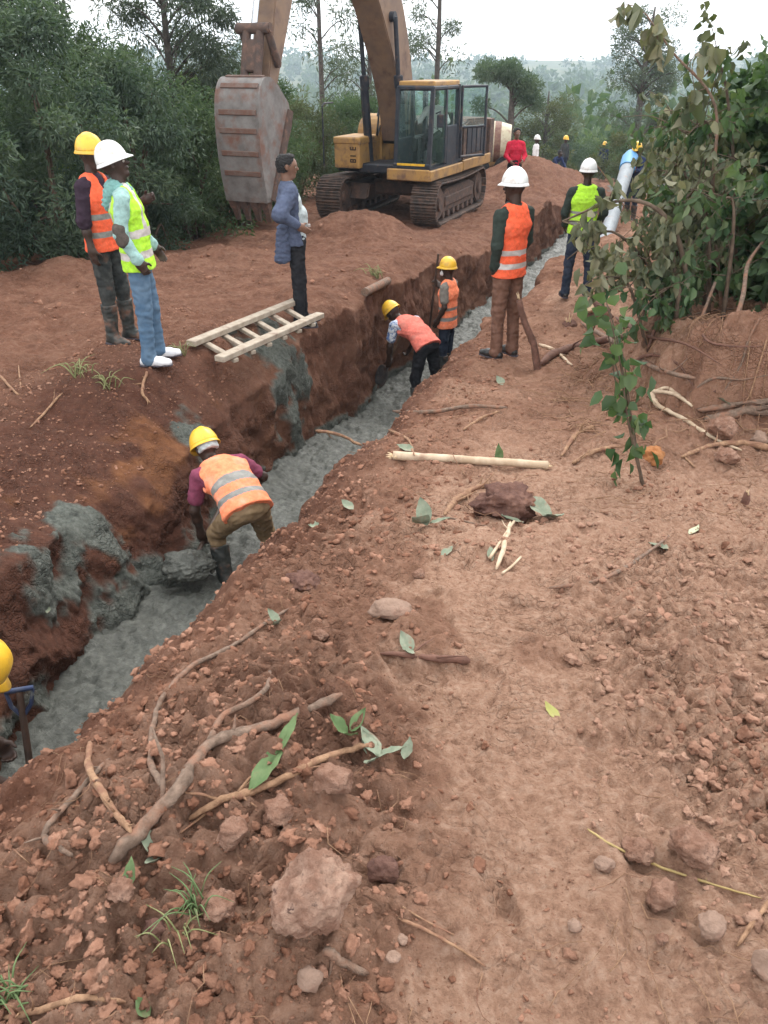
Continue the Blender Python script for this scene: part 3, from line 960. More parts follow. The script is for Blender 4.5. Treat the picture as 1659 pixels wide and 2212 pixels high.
    # shirt
    if shirt:
        T = torso(.006, belly)
        T[0] = (pel-d1*(.02+shirt_hem)*k_, waist, .121*k_, .104*k_, rp, 1.46)
        T += [(chest+d2*.10, nb+d2*.012, .085*k_, .066*k_)]
        cuts = [(pel-d1*(.05+shirt_hem), -d1)] if shirt_hem else [(pel-d1*.0, -d1)]
        subs = [(nb+d2*.03, neck+dn*.2, .054*k_, .06*k_)]
        for s in (-1, 1):
            S_, E_, W_ = arms[s]
            if sleeve == 'none': continue
            if sleeve == 'short':
                e = S_*.35+E_*.65; T += [(S_, e, .068*k_, .068*k_)]
                cuts_s = (e, nrm(E_-S_))
            elif sleeve == 'rolled':
                T += [(S_, E_, .068*k_, .062*k_), (E_, E_*.85+W_*.15, .06*k_, .058*k_)]
            else:
                T += [(S_, E_, .066*k_, .056*k_), (E_, E_*.1+W_*.9, .056*k_, .044*k_), (E_*.12+W_*.88, E_*.04+W_*.96, .046*k_, .044*k_)]
        V, F = sdf_mesh(T, max(res, .0095), .035, cuts, subs, fold=(.007, 11, 21+int(pos[1]*5) % 40))
        link('shirt', mesh_np('shirt', V, F, [shirt]), o)
    if vest:
        g = .027
        T = torso(g, belly*1.05 if belly else 0)
        T[0] = (pel-d1*(.04+vest_len)*k_, waist, .148*k_, (.100+g)*k_, rp, 1.42)
        T[3] = (sh[-1]*.66+sh[1]*.34+d2*.032, sh[1]*.66+sh[-1]*.34+d2*.032, .066*k_, .066*k_)
        subs = [(nb-d2*.0+ft*.0, neck+dn*.2, .070*k_, .075*k_), (nb+ft*.06+d2*.02, chest+ft*.15+d2*.02, .06*k_, .03*k_)]
        for s in (-1, 1):
            a = sh[s]+rt*s*.055*k_
            subs.append((a+d2*.05, a-d2*.13*k_, .078*k_, .062*k_, ft, 1.2))
        V, F = sdf_mesh(T, max(res, .0085), .03, [(pel-d1*(.055+vest_len), -d1)], subs, fold=(.007, 10, 33))
        fc = V[F].mean(1)
        # distance along the back, hem upwards
        q = fc-pel
        h1 = q @ d1+.055+vest_len
        h2 = .19*sc+.055+vest_len+(fc-waist) @ d2
        hh = np.where(q @ d1 < .19*sc, h1, np.maximum(h2, .19*sc+.055+vest_len))
        mi = np.zeros(len(F), int)
        for a, b in bands: mi[(hh > a) & (hh < b)] = 1
        if vstrip:
            xr = np.abs((fc-chest) @ rt)
            mi[(hh > bands[-1][1]) & (xr > .065) & (xr < .105)] = 1
        link('vest', mesh_np('vest', V, F, [vest, tape or M_refl], mi), o)
    if hat: hard_hat(o, hc+hu*.022, hr, hf, hu, hat, k_)
    if hair:
        Hh = [(hc-hf*.03+hu*.035, hc+hf*.018+hu*.045, .096, .088, hr, .92), (hc-hf*.04-hu*.02, hc-hf*.03+hu*.03, .078, .085, hr, .95)]
        V, F = sdf_mesh(Hh, .008, .02, [(hc+hf*.045+hu*.03, nrm(hf-hu*.5)), (hc-hu*.055, -hu)], fold=(.012, 45, 5))
        link('hair', mesh_np('hair', V, F, [M_hair]), o)
    eyes(o, hc, hr, hf, hu)
    return o, dict(pel=pel, waist=waist, chest=chest, nb=nb, sh=sh, arms=arms, hands=hp, legs=legs, hc=hc, hf=hf, hu=hu, hr=hr, d1=d1, d2=d2, ft=ft, rt=rt, f0=f0, r0=r0, sc=sc, loc=np.array(o.location))

def standing(px, y, **k):
    x = wp(px, y, 0)[0]
    for _ in range(4):
        z = gz(x, y); x = wp(px, y, z)[0]
    return np.array([x, y, z])

def in_trench(px, y):
    z = 0
    for _ in range(5):
        x = wp(px, y, z)[0]
        s, t = st_of(np.array([x]), np.array([y])); z = float(zfloor(s)[0])
    return np.array([x, y, z])
# ------------------------------------------------------------------ the people
# 1 man in orange vest and yellow helmet, behind the one in lime
p1, i1 = person('man in orange vest, plum shirt and boots behind the man in teal hoodie',
       standing(258, 7.75), 105, head=(10, 0, 0), hat=M_yellow_hat, shirt=M_plum, sleeve='rolled', vest=M_orange, tape=M_refl_dark, bands=((.13, .18), (.28, .33)),
       armR=((.2, -.02, -1), (.05, .16, -1)), armL=((-.2, .45, -.75), (.05, .9, .35)), curl=(.75, .45), trousers=M_grey_tr, foot='welly', H=1.72,
       legR=((.03, .05, -1), (0, -.05, -1)), legL=((-.03, .14, -1), (0, .02, -1)), vest_len=.02)
# 2 man in lime vest over teal hoodie
p2, i2 = person('man in lime vest over teal hoodie with white helmet, jeans, white sneakers',
       standing(330, 7.0), 78, lean=-5, head=(4, 20, 0), hat=M_white_hat, shirt=M_teal, sleeve='long', vest=M_lime, bands=((.10, .16), (.27, .33)), vstrip=True,
       armR=((.16, -.16, -1), (.03, .52, -1)), armL=((-.3, .15, -.9), (-.1, .5, -.8)), curl=(.5, .9), trousers=M_jean, foot='shoe', bootM=M_sneaker, H=1.68, width=1.08, belly=.9,
       legR=((.02, .0, -1), (.02, -.05, -1)), legL=((-.04, .12, -1), (-.01, .02, -1)), vest_len=.05, shirt_hem=.05)
# hood lying on his back, elbow patch
k = i2
hd = [(k['nb']-k['ft']*.04-k['rt']*.06+k['d2']*.02, k['nb']-k['ft']*.04+k['rt']*.06+k['d2']*.02, .062, .062), (k['nb']+k['rt']*.075+k['d2']*.0, k['nb']+k['ft']*.06+k['rt']*.05-k['d2']*.02, .045, .035),
      (k['nb']-k['rt']*.075+k['d2']*.0, k['nb']+k['ft']*.06-k['rt']*.05-k['d2']*.02, .045, .035), (k['nb']-k['ft']*.075-k['d2']*.0, k['chest']-k['ft']*.13+k['d2']*.05, .065, .05, k['rt'], 1.7)]
V, F = sdf_mesh(hd, .009, .04, subs=[(k['nb']+k['d2']*.03+k['ft']*.01, k['hc'], .06, .07)], fold=(.016, 16, 4))
link('hood', mesh_np('hood', V, F, [M_teal_dk]), p2)
S_, E_, W_ = k['arms'][1]
V, F = sdf_mesh([(E_-nrm(E_-S_)*.05-k['f0']*.012+k['rt']*.012, E_+nrm(W_-E_)*.05-k['f0']*.012+k['rt']*.012, .058, .056)], .008)
link('elbow_patch', mesh_np('elbow_patch', V, F, [M_patch]), p2)
# 3 man in blue blazer, hand on hip
p3, i3 = person('bareheaded man in blue blazer and dark trousers, hand on hip, beside the wooden ladder',
       standing(648, 9.35), 78, lean=-6, head=(8, 0, 0), hair=True, skin=M_skin2, shirt=M_ltshirt, sleeve='short', belly=1.15, trousers=M_black, foot='shoe', bootM=M_leather, H=1.76,
       armR=((.62, -.52, -.66), (-.16, .66, -.42)), armL=((-.14, .0, -1), (-.04, .22, -1)), curl=(.4, .3), legR=((.01, .0, -1), (.02, -.03, -1)), legL=((-.04, .1, -1), (0, .02, -1)))
k = i3
def blazer(k, o):
    T = [(k['pel']-k['d1']*.06, k['waist'], .145, .13, k['rt'], 1.5), (k['waist'], k['chest'], .13, .142, k['rt'], 1.5), (k['chest'], k['chest']+k['d2']*.11, .142, .11, k['rt'], 1.6),
         (k['sh'][-1]+k['d2']*.015, k['sh'][1]+k['d2']*.015, .074, .074), (k['chest']+k['d2']*.1, k['nb']+k['d2']*.01, .10, .078)]
    for s in (-1, 1):
        S_, E_, W_ = k['arms'][s]
        T += [(S_, E_, .090, .082), (E_, E_*.12+W_*.88, .066, .05)]
    front = k['waist']+k['ft']*.20
    subs = [(k['nb']+k['d2']*.03, k['hc'], .062, .062), (k['pel']-k['d1']*.3+k['ft']*.20, k['chest']+k['ft']*.165, .19, .16, k['rt'], 1.45), (k['chest']+k['ft']*.165, k['nb']+k['ft']*.08+k['d2']*.03, .13, .05, k['rt'], 1.05)]
    V, F = sdf_mesh(T, .010, .035, [(k['pel']-k['d1']*.05, -k['d1'])], subs, fold=(.008, 11, 77))
    b = link('blazer', mesh_np('blazer', V, F, [M_blazer]), o)
    # tail of the jacket pushed back by the elbow
    tl_ = k['pel']-k['ft']*.12+k['rt']*.13
    V, F = sdf_mesh([(tl_+k['d1']*.16, tl_-k['ft']*.06-k['d1']*.16, .05, .062, k['ft'], 1.6), (tl_+k['d1']*.10-k['rt']*.1, tl_-k['rt']*.12-k['d1']*.14, .06, .06, k['rt'], 1.6)], .010, .03, fold=(.016, 15, 8))
    link('jacket_tail', mesh_np('jacket_tail', V, F, [M_blazer]), b)
blazer(i3, p3)
mb = MB(); mb.box(tuple(i3['waist']-i3['d1']*.075+i3['ft']*.165), (.04, .03, .035), bev=.006)
mb.build('belt_buckle', M_refl, p3)
# 5 standing worker in the trench
p5, i5 = person('worker standing in the trench in orange vest and grey t-shirt, holding a shovel upright',
       in_trench(962, 11.9), -62, head=(-6, 0, 0), hat=M_yellow_hat, shirt=M_grey_shirt, sleeve='short', vest=M_orange_faded, tape=M_refl_dark, bands=((.12, .165), (.27, .315)),
       armL=((-.12, -.12, -1), (.05, .45, -.85)), armR=((.28, .35, -.8), (.25, .75, .55)), curl=(.5, 1.0), trousers=M_dkjean, foot='welly', H=1.68, vest_len=.07, shirt_hem=.04)
V, F = sdf_mesh([(i5['hc']+i5['hf']*.08-i5['hu']*.07, i5['hc']+i5['hf']*.07-i5['hu']*.045, .038, .034, i5['hr'], 1.3)], .007)
link('face_mask', mesh_np('face_mask', V, F, [M_white]), p5)
# 6 bent worker behind
p6, i6 = person('worker bent over in the trench in dusty pink vest and patterned shirt',
       in_trench(918, 10.5), -40, lean=66, width=1.12, hipw=1.08, head=(-14, -48, 0), hat=M_yellow_hat, shirt=M_floral, sleeve='short', vest=M_pink, tape=M_pink, bands=(),
       armL=((-.15, .12, -1), (.1, .22, -1)), armR=((.25, .3, -1), (.0, .5, -.9)), curl=(1.0, 1.0), trousers=M_black, foot='welly', H=1.74,
       legL=((-.16, .1, -1), (-.05, -.16, -1)), legR=((.22, -.02, -1), (.06, -.2, -1)), palms={-1: (.4, .6, 0), 1: (-.4, .6, 0)})
k = i6
V, F = sdf_mesh([(k['pel']-k['d1']*.01, k['waist']-k['d1']*.13, .127, .125, k['r0'], 1.42)], .010, .03, [(k['pel']-k['d1']*.035, -k['d1'])], fold=(.012, 16, 6))
link('shirt_tail', mesh_np('shirt_tail', V, F, [M_check]), p6)
# 7 bent worker in front
p7, i7 = person('worker stooping over a shovel in faded orange vest, maroon t-shirt and khaki trousers',
       in_trench(546, 5.2), -34, lean=74, twist=-6, head=(-10, -40, 6), hat=M_yellow_hat, shirt=M_maroon, sleeve='short', vest=M_orange_faded, tape=M_refl_dark, bands=((.10, .15), (.225, .275)),
       armL=((-.26, -.05, -1), (.15, .10, -1)), armR=((.62, .05, -.62), (-.1, .75, -.6)), curl=(1.0, 1.0), trousers=M_khaki, foot='welly', H=1.69, res=.0075,
       legL=((-.18, .95, -.9), (-.06, -.45, -1)), legR=((.40, .5, -1), (.12, -.7, -1)), palms={-1: (.5, .5, 0), 1: (-.5, .5, 0)})
k = i7
V, F = sdf_mesh([(k['hc']-k['hf']*.035+k['hu']*.0, k['hc']-k['hf']*.02+k['hu']*.045, .091, .095, k['hr'], .93)], .007, .02, [(k['hc']-k['hu']*.028, -k['hu']), (k['hc']+k['hf']*.04, k['hf'])], fold=(.006, 30, 7))
link('head_cloth', mesh_np('head_cloth', V, F, [M_ltshirt]), p7)
# 8 man in orange vest on the right lip
p8, i8 = person('man in orange vest, dark green sleeves, white helmet and brown trousers on trench edge',
       standing(1085, 8.2), -38, lean=-2, head=(-18, 0, 0), hat=M_white_hat, shirt=M_dkgreen, sleeve='long', vest=M_orange, bands=((.09, .145), (.215, .27)),
       armL=((-.16, -.12, -1), (.22, .3, -1)), armR=((.18, .1, -1), (-.15, .4, -.9)), curl=(.5, .5), trousers=M_brown_tr, foot='shoe', bootM=M_leather, H=1.70, width=1.12, vest_len=.05, shirt_hem=.02,
       legL=((-.03, .02, -1), (-.01, -.02, -1)), legR=((.05, -.02, -1), (0, -.05, -1)))
# 9 man in lime vest, seen from behind
p9, i9 = person('man in lime vest seen from behind, white helmet, behind wilted branches',
       standing(1240, 11.8), 4, head=(0, 0, 0), hat=M_white_hat, shirt=M_dkgreen, sleeve='long', vest=M_lime, tape=M_refl_dark, bands=((.13, .165), (.27, .305)),
       armL=((-.25, .0, -1), (.15, .55, -.7)), armR=((.3, .0, -1), (-.15, .55, -.7)), trousers=M_dkjean, foot='shoe', bootM=M_leather, H=1.72, width=1.1,
       legL=((-.1, .0, -1), (-.03, -.03, -1)), legR=((.16, .02, -1), (.05, -.05, -1)))
# 10 far man in red
p10, i10 = person('man in red jumper walking beside the far soil mound', standing(1105, 22.5), 176, head=(-8, 0, 0), hair=True, skin=M_skin2, shirt=M_red, sleeve='long', trousers=M_black,
       foot='shoe', bootM=M_leather, H=1.74, res=.013, armL=((-.25, .1, -1), (.35, .75, -.35)), armR=((.25, .1, -1), (-.3, .75, -.4)), shirt_hem=.05)
# 11 man with the chute
p11, i11 = person('man in navy overalls and yellow helmet steadying the long grey concrete chute', standing(1358, 22), -140, lean=6, head=(-8, -12, 0), hat=M_yellow_hat, shirt=M_navy, sleeve='long',
       trousers=M_dkjean, foot='welly', H=1.76, res=.013, armL=((-.2, .5, -.8), (.2, .9, .1)), armR=((.2, .55, -.8), (-.3, .9, .0)), vest=None)
V, F = sdf_mesh([(i11['chest']+i11['ft']*.08-i11['d2']*.1, i11['chest']+i11['ft']*.08+i11['d2']*.05, .06, .055, i11['rt'], 1.2)], .012)
link('bib', mesh_np('bib', V, F, [M_orange]), p11)
# 12-15 workers far off
far = [('far worker in yellow helmet standing among the shrubs', 1213, 40, M_yellow_hat, M_grey_tr, 150), ('far worker in navy jacket and yellow helmet on the flat soil', 1297, 46, M_yellow_hat, M_navy, 190),
       ('far man in white shirt and white helmet behind the soil mound', 1151, 36, M_white_hat, M_white, 120)]
for lab, px, y, hm_, sm_, yw_ in far:
    person(lab, standing(px, y), yw_, hat=hm_, shirt=sm_, trousers=M_dkjean, H=1.72, res=.022, foot='welly')
person('far worker in dark clothes crouching beyond the soil mound', standing(1190, 38), 150, lean=40, hat=None, hair=True, shirt=M_navy, trousers=M_black, H=1.72, res=.022, foot='welly',
       legL=((-.2, .9, -.3), (0, -.4, -1)), legR=((.2, .9, -.3), (0, -.4, -1)), armL=((-.1, .6, -.8), (0, .7, -.6)), armR=((.1, .6, -.8), (0, .7, -.6)))
# 16 worker cut off by the left edge
x16, y16 = xy_of(-.62, .12)
p16, i16 = person('worker in red vest and yellow helmet bent over a spade at the picture edge', np.array([-2.34, 2.35, -.93]), 62, lean=62, head=(8, -45, 0), hat=M_yellow_hat, shirt=M_yellow_cl, sleeve='short',
       vest=M_red, tape=M_refl_dark, trousers=M_black, foot='welly', H=1.72, armL=((-.2, .25, -1), (.1, .5, -.85)), armR=((.25, .35, -.9), (.0, .8, -.6)), curl=(1, 1),
       legL=((-.15, .6, -1), (0, -.5, -1)), legR=((.15, .55, -1), (0, -.5, -1)))

# ------------------------------------------------------------------ hand tools
M_handle = mat('worn_wood_handle', (.10, .06, .035), .7, (.2, .13, .08), 12, bumps=(60, .3, .003))
M_dkhandle = mat('dark_wood_handle', (.035, .022, .016), .6, (.07, .04, .028), 12, bumps=(60, .3, .003))
M_steel = mat('muddy_steel', (.10, .10, .105), .45, (.2, .19, .185), 10, metal=.6, col3=(.12, .065, .045), scale3=9, lo3=.5, hi3=.7)
M_blue_steel = mat('blue_painted_steel', (.02, .035, .09), .4, (.05, .06, .1), 12, metal=.3, col3=(.14, .15, .15), scale3=16, lo3=.55, hi3=.7)

def shovel(label, grip, tip, face, handle=None, blade=(.26, .30), dgrip=False, hM=None):
    """long handle from grip to tip; blade dished, facing 'face'"""
    grip, tip = np.asarray(grip, float), np.asarray(tip, float)
    d = nrm(tip-grip); f = nrm(np.asarray(face, float)-d*np.dot(face, d)); sd = np.cross(d, f)
    o = empty('shovel', tuple(tip)); tag(o, label, 'shovel')
    L = np.linalg.norm(tip-grip)
    neck = -d*blade[1]
    mb = MB(); mb.tube([grip-tip, grip-tip+d*L*.4+f*.01, neck-d*.02+f*.004, neck+d*.02], [.017, .018, .018, .016], 10)
    mb.build('handle', hM or M_handle, o, True)
    if dgrip:
        g = grip-tip
        mb = MB()
        for s in (-1, 1): mb.tube([g+d*.13, g+d*.07+sd*s*.045, g+sd*s*.06, g-d*.01+sd*s*.058], [.012, .011, .01, .01], 8)
        mb.tube([g-d*.01-sd*.066, g-d*.01+sd*.066], [.014, .014], 10)
        mb.build('grip', M_blue_steel, o, True)
    V, F = [], []
    nu, nv = 9, 11
    for j in range(nv):
        v = j/(nv-1)
        w = blade[0]*(.5+.5*min(1, v*4)**.6)*(1 if v < .6 else 1-.55*((v-.6)/.4)**2)
        for i in range(nu):
            u = i/(nu-1)-.5
            V.append(neck+d*v*blade[1]+sd*u*w+f*(.05*(2*u)**2*(1-.5*v)+.02*v*v))
    for j in range(nv-1):
        for i in range(nu-1):
            F.append((j*nu+i, j*nu+i+1, (j+1)*nu+i+1, (j+1)*nu+i))
    b = link('blade', mesh_np('blade', np.array(V), np.array(F), [M_steel]), o)
    sm = b.modifiers.new('t', 'SOLIDIFY'); sm.thickness = .004
    mb = MB(); mb.tube([neck-d*.14, neck+d*.03], [.021, .019], 10); mb.build('socket', M_steel, o, True)
    return o

for q_, i_, dz_ in ((p7, i7, .17), (p6, i6, .10), (p5, i5, .08)):   # they wade in the wet concrete
    q_.location.z -= dz_; i_['loc'] = np.array(q_.location)
def hand_w(i, s): return i['hands'][s]+i['loc']
# front worker's shovel: lower hand near the socket, blade full of concrete
hl, hr_ = hand_w(i7, -1), hand_w(i7, 1)
tip7 = wp(396, 4.92, -.82)
gr7 = hl+nrm(hl-tip7)*.75
shovel('shovel heaped with wet concrete in the hands of the stooping front worker', gr7, tip7, (0, 0, 1), blade=(.27, .31), hM=M_dkhandle)
bm = bmesh.new(); bmesh.ops.create_icosphere(bm, subdivisions=5, radius=1)
Vc = np.array([v.co[:] for v in bm.verts]); Fc = np.array([[v.index for v in f.verts] for f in bm.faces]); bm.free()
nn_ = 1+.28*noise3(Vc[:, 0]*1.6, Vc[:, 1]*1.6, Vc[:, 2]*1.6, 9)+.22*np.abs(noise3(Vc[:, 0]*4, Vc[:, 1]*4, Vc[:, 2]*4, 10))+.12*np.abs(noise3(Vc[:, 0]*10, Vc[:, 1]*10, Vc[:, 2]*10, 12))
Vc = Vc*nn_[:, None]*np.array([.19, .15, .10])
Vc[:, 2] = np.maximum(Vc[:, 2], -.05)
bd = nrm(tip7-gr7)
cl_ = link('concrete_heap', mesh_np('concrete_heap', Vc, Fc, [MATS.get('c') or bpy.data.materials['wet_concrete']]), None, tuple(tip7-bd*.13+V3(0, 0, .05)))
tag(cl_, 'heap of wet grey concrete lifted on the front shovel', 'concrete')
# back worker's shovel
hl = hand_w(i6, -1)
t6 = hl+V3(-.12, .02, -.48); t6[2] = max(t6[2], -1.48)
shovel('shovel pushed into the concrete by the bent worker in pink', hl+nrm(hl-t6)*.55, t6, (-.6, -.5, .4))
# standing worker's upright shovel
hr5 = hand_w(i5, 1)
t5 = hr5+V3(-.10, .05, -1.25); t5[2] = max(t5[2], -1.53)
g5 = hr5+nrm(hr5-t5)*.42
shovel('shovel held upright with its dark handle up by the standing trench worker', g5, t5, (0, -1, 0), hM=M_dkhandle)
# spade at the left edge
ta = wp(78, 2.78, -.70); ga = wp(42, 2.98, -.14)
shovel('spade with blue metal grip stuck in the concrete at the left picture edge', ga, ga+nrm(ta-ga)*1.0, (.3, -1, 0), dgrip=True, hM=M_dkhandle)
# ------------------------------------------------------------------ the excavator
M_yel = mat('worn_machine_yellow', (.40, .225, .07), .6, (.30, .175, .08), 3, col3=(.15, .085, .055), scale3=5, lo3=.5, hi3=.72, bumps=(70, .15, .003))
M_boom = mat('rusty_boom_paint', (.21, .132, .085), .65, (.15, .10, .078), 2.5, col3=(.11, .065, .05), scale3=3.5, lo3=.5, hi3=.72, bumps=(70, .15, .003))
M_dkst = mat('dark_machine_steel', (.014, .018, .028), .55, (.03, .033, .042), 6, col3=(.10, .06, .045), scale3=7, lo3=.55, hi3=.75)
M_track = mat('muddy_track_steel', (.055, .045, .042), .7, (.13, .085, .066), 6, col3=(.19, .11, .08), scale3=9, lo3=.52, hi3=.72, bumps=(40, .5, .01))
M_mudst = mat('mud_caked_steel', (.10, .062, .048), .85, (.06, .045, .042), 5, col3=(.17, .095, .068), scale3=8, lo3=.5, hi3=.7, bumps=(30, .5, .012))
M_bucket = mat('worn_bucket_steel', (.20, .188, .18), .65, (.125, .112, .106), 4, col3=(.16, .08, .058), scale3=3.5, lo3=.48, hi3=.68, bumps=(50, .3, .005))
M_rust = mat('rusty_strap', (.13, .065, .047), .85, (.15, .11, .095), 7, bumps=(60, .4, .005))
M_chrome = mat('bare_rod', (.5, .52, .55), .22, metal=.9)
M_hose = mat('hydraulic_hose', (.015, .016, .018), .6)
M_seat = mat('seat_vinyl', (.02, .02, .022), .7)
M_letter = mat('dark_lettering', (.05, .03, .02), .8)

def glass_mat(name, tint, alpha):
    m = bpy.data.materials.new(name); nt, b = nodes(m)
    nt.nodes.remove(b)
    tr = nt.nodes.new('ShaderNodeBsdfTransparent'); tr.inputs['Color'].default_value = (*tint, 1)
    gl = nt.nodes.new('ShaderNodeBsdfGlossy'); gl.inputs['Roughness'].default_value = .04; gl.inputs['Color'].default_value = (.8, .95, .95, 1)
    df = nt.nodes.new('ShaderNodeBsdfDiffuse'); df.inputs['Color'].default_value = (.25, .33, .32, 1)
    lw = nt.nodes.new('ShaderNodeLayerWeight'); lw.inputs['Blend'].default_value = .5
    fr = mathn(nt, 'ADD', mathn(nt, 'MULTIPLY', mathn(nt, 'POWER', lw.outputs['Facing'], 4.0), .6), .035, True)
    m1 = nt.nodes.new('ShaderNodeMixShader'); nt.links.new(fr, m1.inputs[0]); nt.links.new(tr.outputs[0], m1.inputs[1]); nt.links.new(gl.outputs[0], m1.inputs[2])
    m2 = nt.nodes.new('ShaderNodeMixShader'); m2.inputs[0].default_value = alpha*.6; nt.links.new(m1.outputs[0], m2.inputs[1]); nt.links.new(df.outputs[0], m2.inputs[2])
    nt.links.new(m2.outputs[0], nt.nodes['Material Output'].inputs['Surface'])
    return m
M_glass = glass_mat('dusty_teal_glass', (.93, .99, .98), .05)

EXC = np.array([.55, 21.3]); EXZ = -.77
ex = empty('excavator', (EXC[0], EXC[1], EXZ), R(158))
tag(ex, 'large muddy yellow tracked excavator with raised boom working beside the trench', 'excavator')
MU = Matrix.Rotation(R(-2.5), 4, 'Z')      # slew of the upper works

def offset_poly(path, depth):
    P = catmull(path, 8); n = len(P)
    dp = np.interp(np.linspace(0, 1, n), np.linspace(0, 1, len(depth)), depth)
    T = np.gradient(P, axis=0); T /= np.linalg.norm(T, axis=1)[:, None]
    N = np.stack([-T[:, 1], T[:, 0]], 1)
    return [tuple(p) for p in P+N*dp[:, None]/2]+[tuple(p) for p in (P-N*dp[:, None]/2)[::-1]]

# --- undercarriage
def track(sx):
    L, Rr = 3.2, .44; x0, x1 = sx*1.18-.31, sx*1.18+.31
    per = 2*L+2*math.pi*Rr; n = 48
    mb = MB()
    for i in range(n):
        q = i/n*per
        if q < L: y, z, a = -L/2+q, .06, 0
        elif q < L+math.pi*Rr:
            t = (q-L)/Rr; y, z, a = L/2+Rr*math.sin(t), .06+Rr-Rr*math.cos(t), t
        elif q < 2*L+math.pi*Rr:
            u = q-L-math.pi*Rr; y, z, a = L/2-u, .06+2*Rr-.05*math.sin(math.pi*u/L), math.pi
        else:
            t = (q-2*L-math.pi*Rr)/Rr; y, z, a = -L/2-Rr*math.sin(t), .06+Rr+Rr*math.cos(t), math.pi+t
        m = Matrix.Rotation(a, 3, 'X')
        pit = per/n
        mb.box((sx*1.18, y, z), (.62, pit*.94, .035), m, .006)
        for k in (-.33, 0, .33):
            c = Vector((sx*1.18, y, z))+m @ Vector((0, k*pit, -.03))
            mb.box(c, (.61, .018, .045), m)
        c = Vector((sx*1.18, y, z))+m @ Vector((0, 0, .06))
        mb.box(c, (.2, pit*.8, .09), m, .01)
    mb.build('track', M_track, ex)
    mb = MB()
    poly = [(-1.45, .25), (1.45, .25), (1.6, .42), (1.45, .62), (.9, .74), (-.9, .74), (-1.45, .62), (-1.6, .42)]
    mb.prism(poly, sx*1.18-.19, sx*1.18+.19, .02)
    mb.box((sx*1.18+sx*.2, 0, .48), (.05, 2.2, .22), bev=.02)
    fr = mb.build('track_frame', M_mudst, ex)
    for yy, nm in ((1.6, 'idler'), (-1.6, 'sprocket')):
        mb = MB()
        mb.cyl((sx*1.18-.22, yy, .5), (sx*1.18+.22, yy, .5), .36, seg=32, bev=.03)
        mb.cyl((sx*1.18-.27, yy, .5), (sx*1.18+.27, yy, .5), .16, seg=24, bev=.02)
        if nm == 'sprocket':
            for j in range(14):
                a = j/14*2*math.pi
                mb.box((sx*1.18, yy+.38*math.cos(a), .5+.38*math.sin(a)), (.08, .07, .07), (a, 0, 0))
        mb.build(nm, M_mudst, fr)
    for yy in np.linspace(-1.15, 1.15, 7):
        mb = MB(); mb.cyl((sx*1.18-.2, yy, .2), (sx*1.18+.2, yy, .2), .1, seg=16, bev=.015); mb.build('roller', M_mudst, fr)
track(-1); track(1)
mb = MB()
mb.box((0, 0, .66), (1.3, 1.3, .34), bev=.06)
for sx in (-1, 1):
    for sy in (-1, 1):
        mb.prism([(sy*.75-.25, .78), (sy*.75+.25, .78), (sy*.9+.28, .45), (sy*.9-.28, .45)], min(sx*.55, sx*1.08), max(sx*.55, sx*1.08), .03)
mb.cyl((0, 0, .78), (0, 0, 1.04), .68, seg=40, bev=.03)
mb.build('carbody', M_mudst, ex)

# --- upper works
mb = MB(MU)
mb.box((0, -.55, 1.12), (2.5, 3.6, .15), bev=.03); mb.box((.15, .95, 1.16), (.9, 1.0, .2), bev=.03)
mb.build('deck', M_dkst, ex)
mb = MB(MU)
mb.box((-.89, 1.99, 1.13), (1.02, .07, .24), bev=.02); mb.box((-1.40, .95, 1.12), (.07, 2.1, .22), bev=.02); mb.box((-1.40, -1.2, 1.14), (.06, 2.1, .24), bev=.02)
mb.build('cab_sill', M_yel, ex)
mb = MB(MU)
mb.prism([(-2.25, 1.2), (-.35, 1.2), (-.35, 2.0), (-.8, 2.12), (-2.25, 2.08)], -1.32, 1.3, .05)
hood = mb.build('engine_hood', M_mudst, ex)
mb = MB(MU)
for yy in (-.75, -1.1, -1.45, -1.8):
    mb.box((-1.33, yy, 1.65), (.03, .28, .6), bev=.008)
mb.box((-.85, -.2, 1.55), (.9, .34, .7), bev=.03)
mb.build('side_door', M_dkst, hood)
mb = MB(MU); mb.cyl((.55, -1.5, 2.05), (.55, -1.5, 2.55), .07, seg=16); mb.cyl((.55, -1.5, 2.5), (.55, -1.6, 2.62), .07, seg=16); mb.build('exhaust_pipe', M_dkst, hood)
mb = MB(MU)
cw = [(-1.4, -2.2), (1.4, -2.2), (1.4, -2.5), (1.1, -2.85), (.5, -2.98), (-.5, -2.98), (-1.1, -2.85), (-1.4, -2.5)]
V = [(x, y, z) for z in (1.12, 2.05) for x, y in cw]
F = [tuple(range(8)), tuple(range(8, 16))]+[(i, (i+1) % 8, 8+(i+1) % 8, 8+i) for i in range(8)]
mb.raw(V, F); mb.build('counterweight', M_mudst, ex)
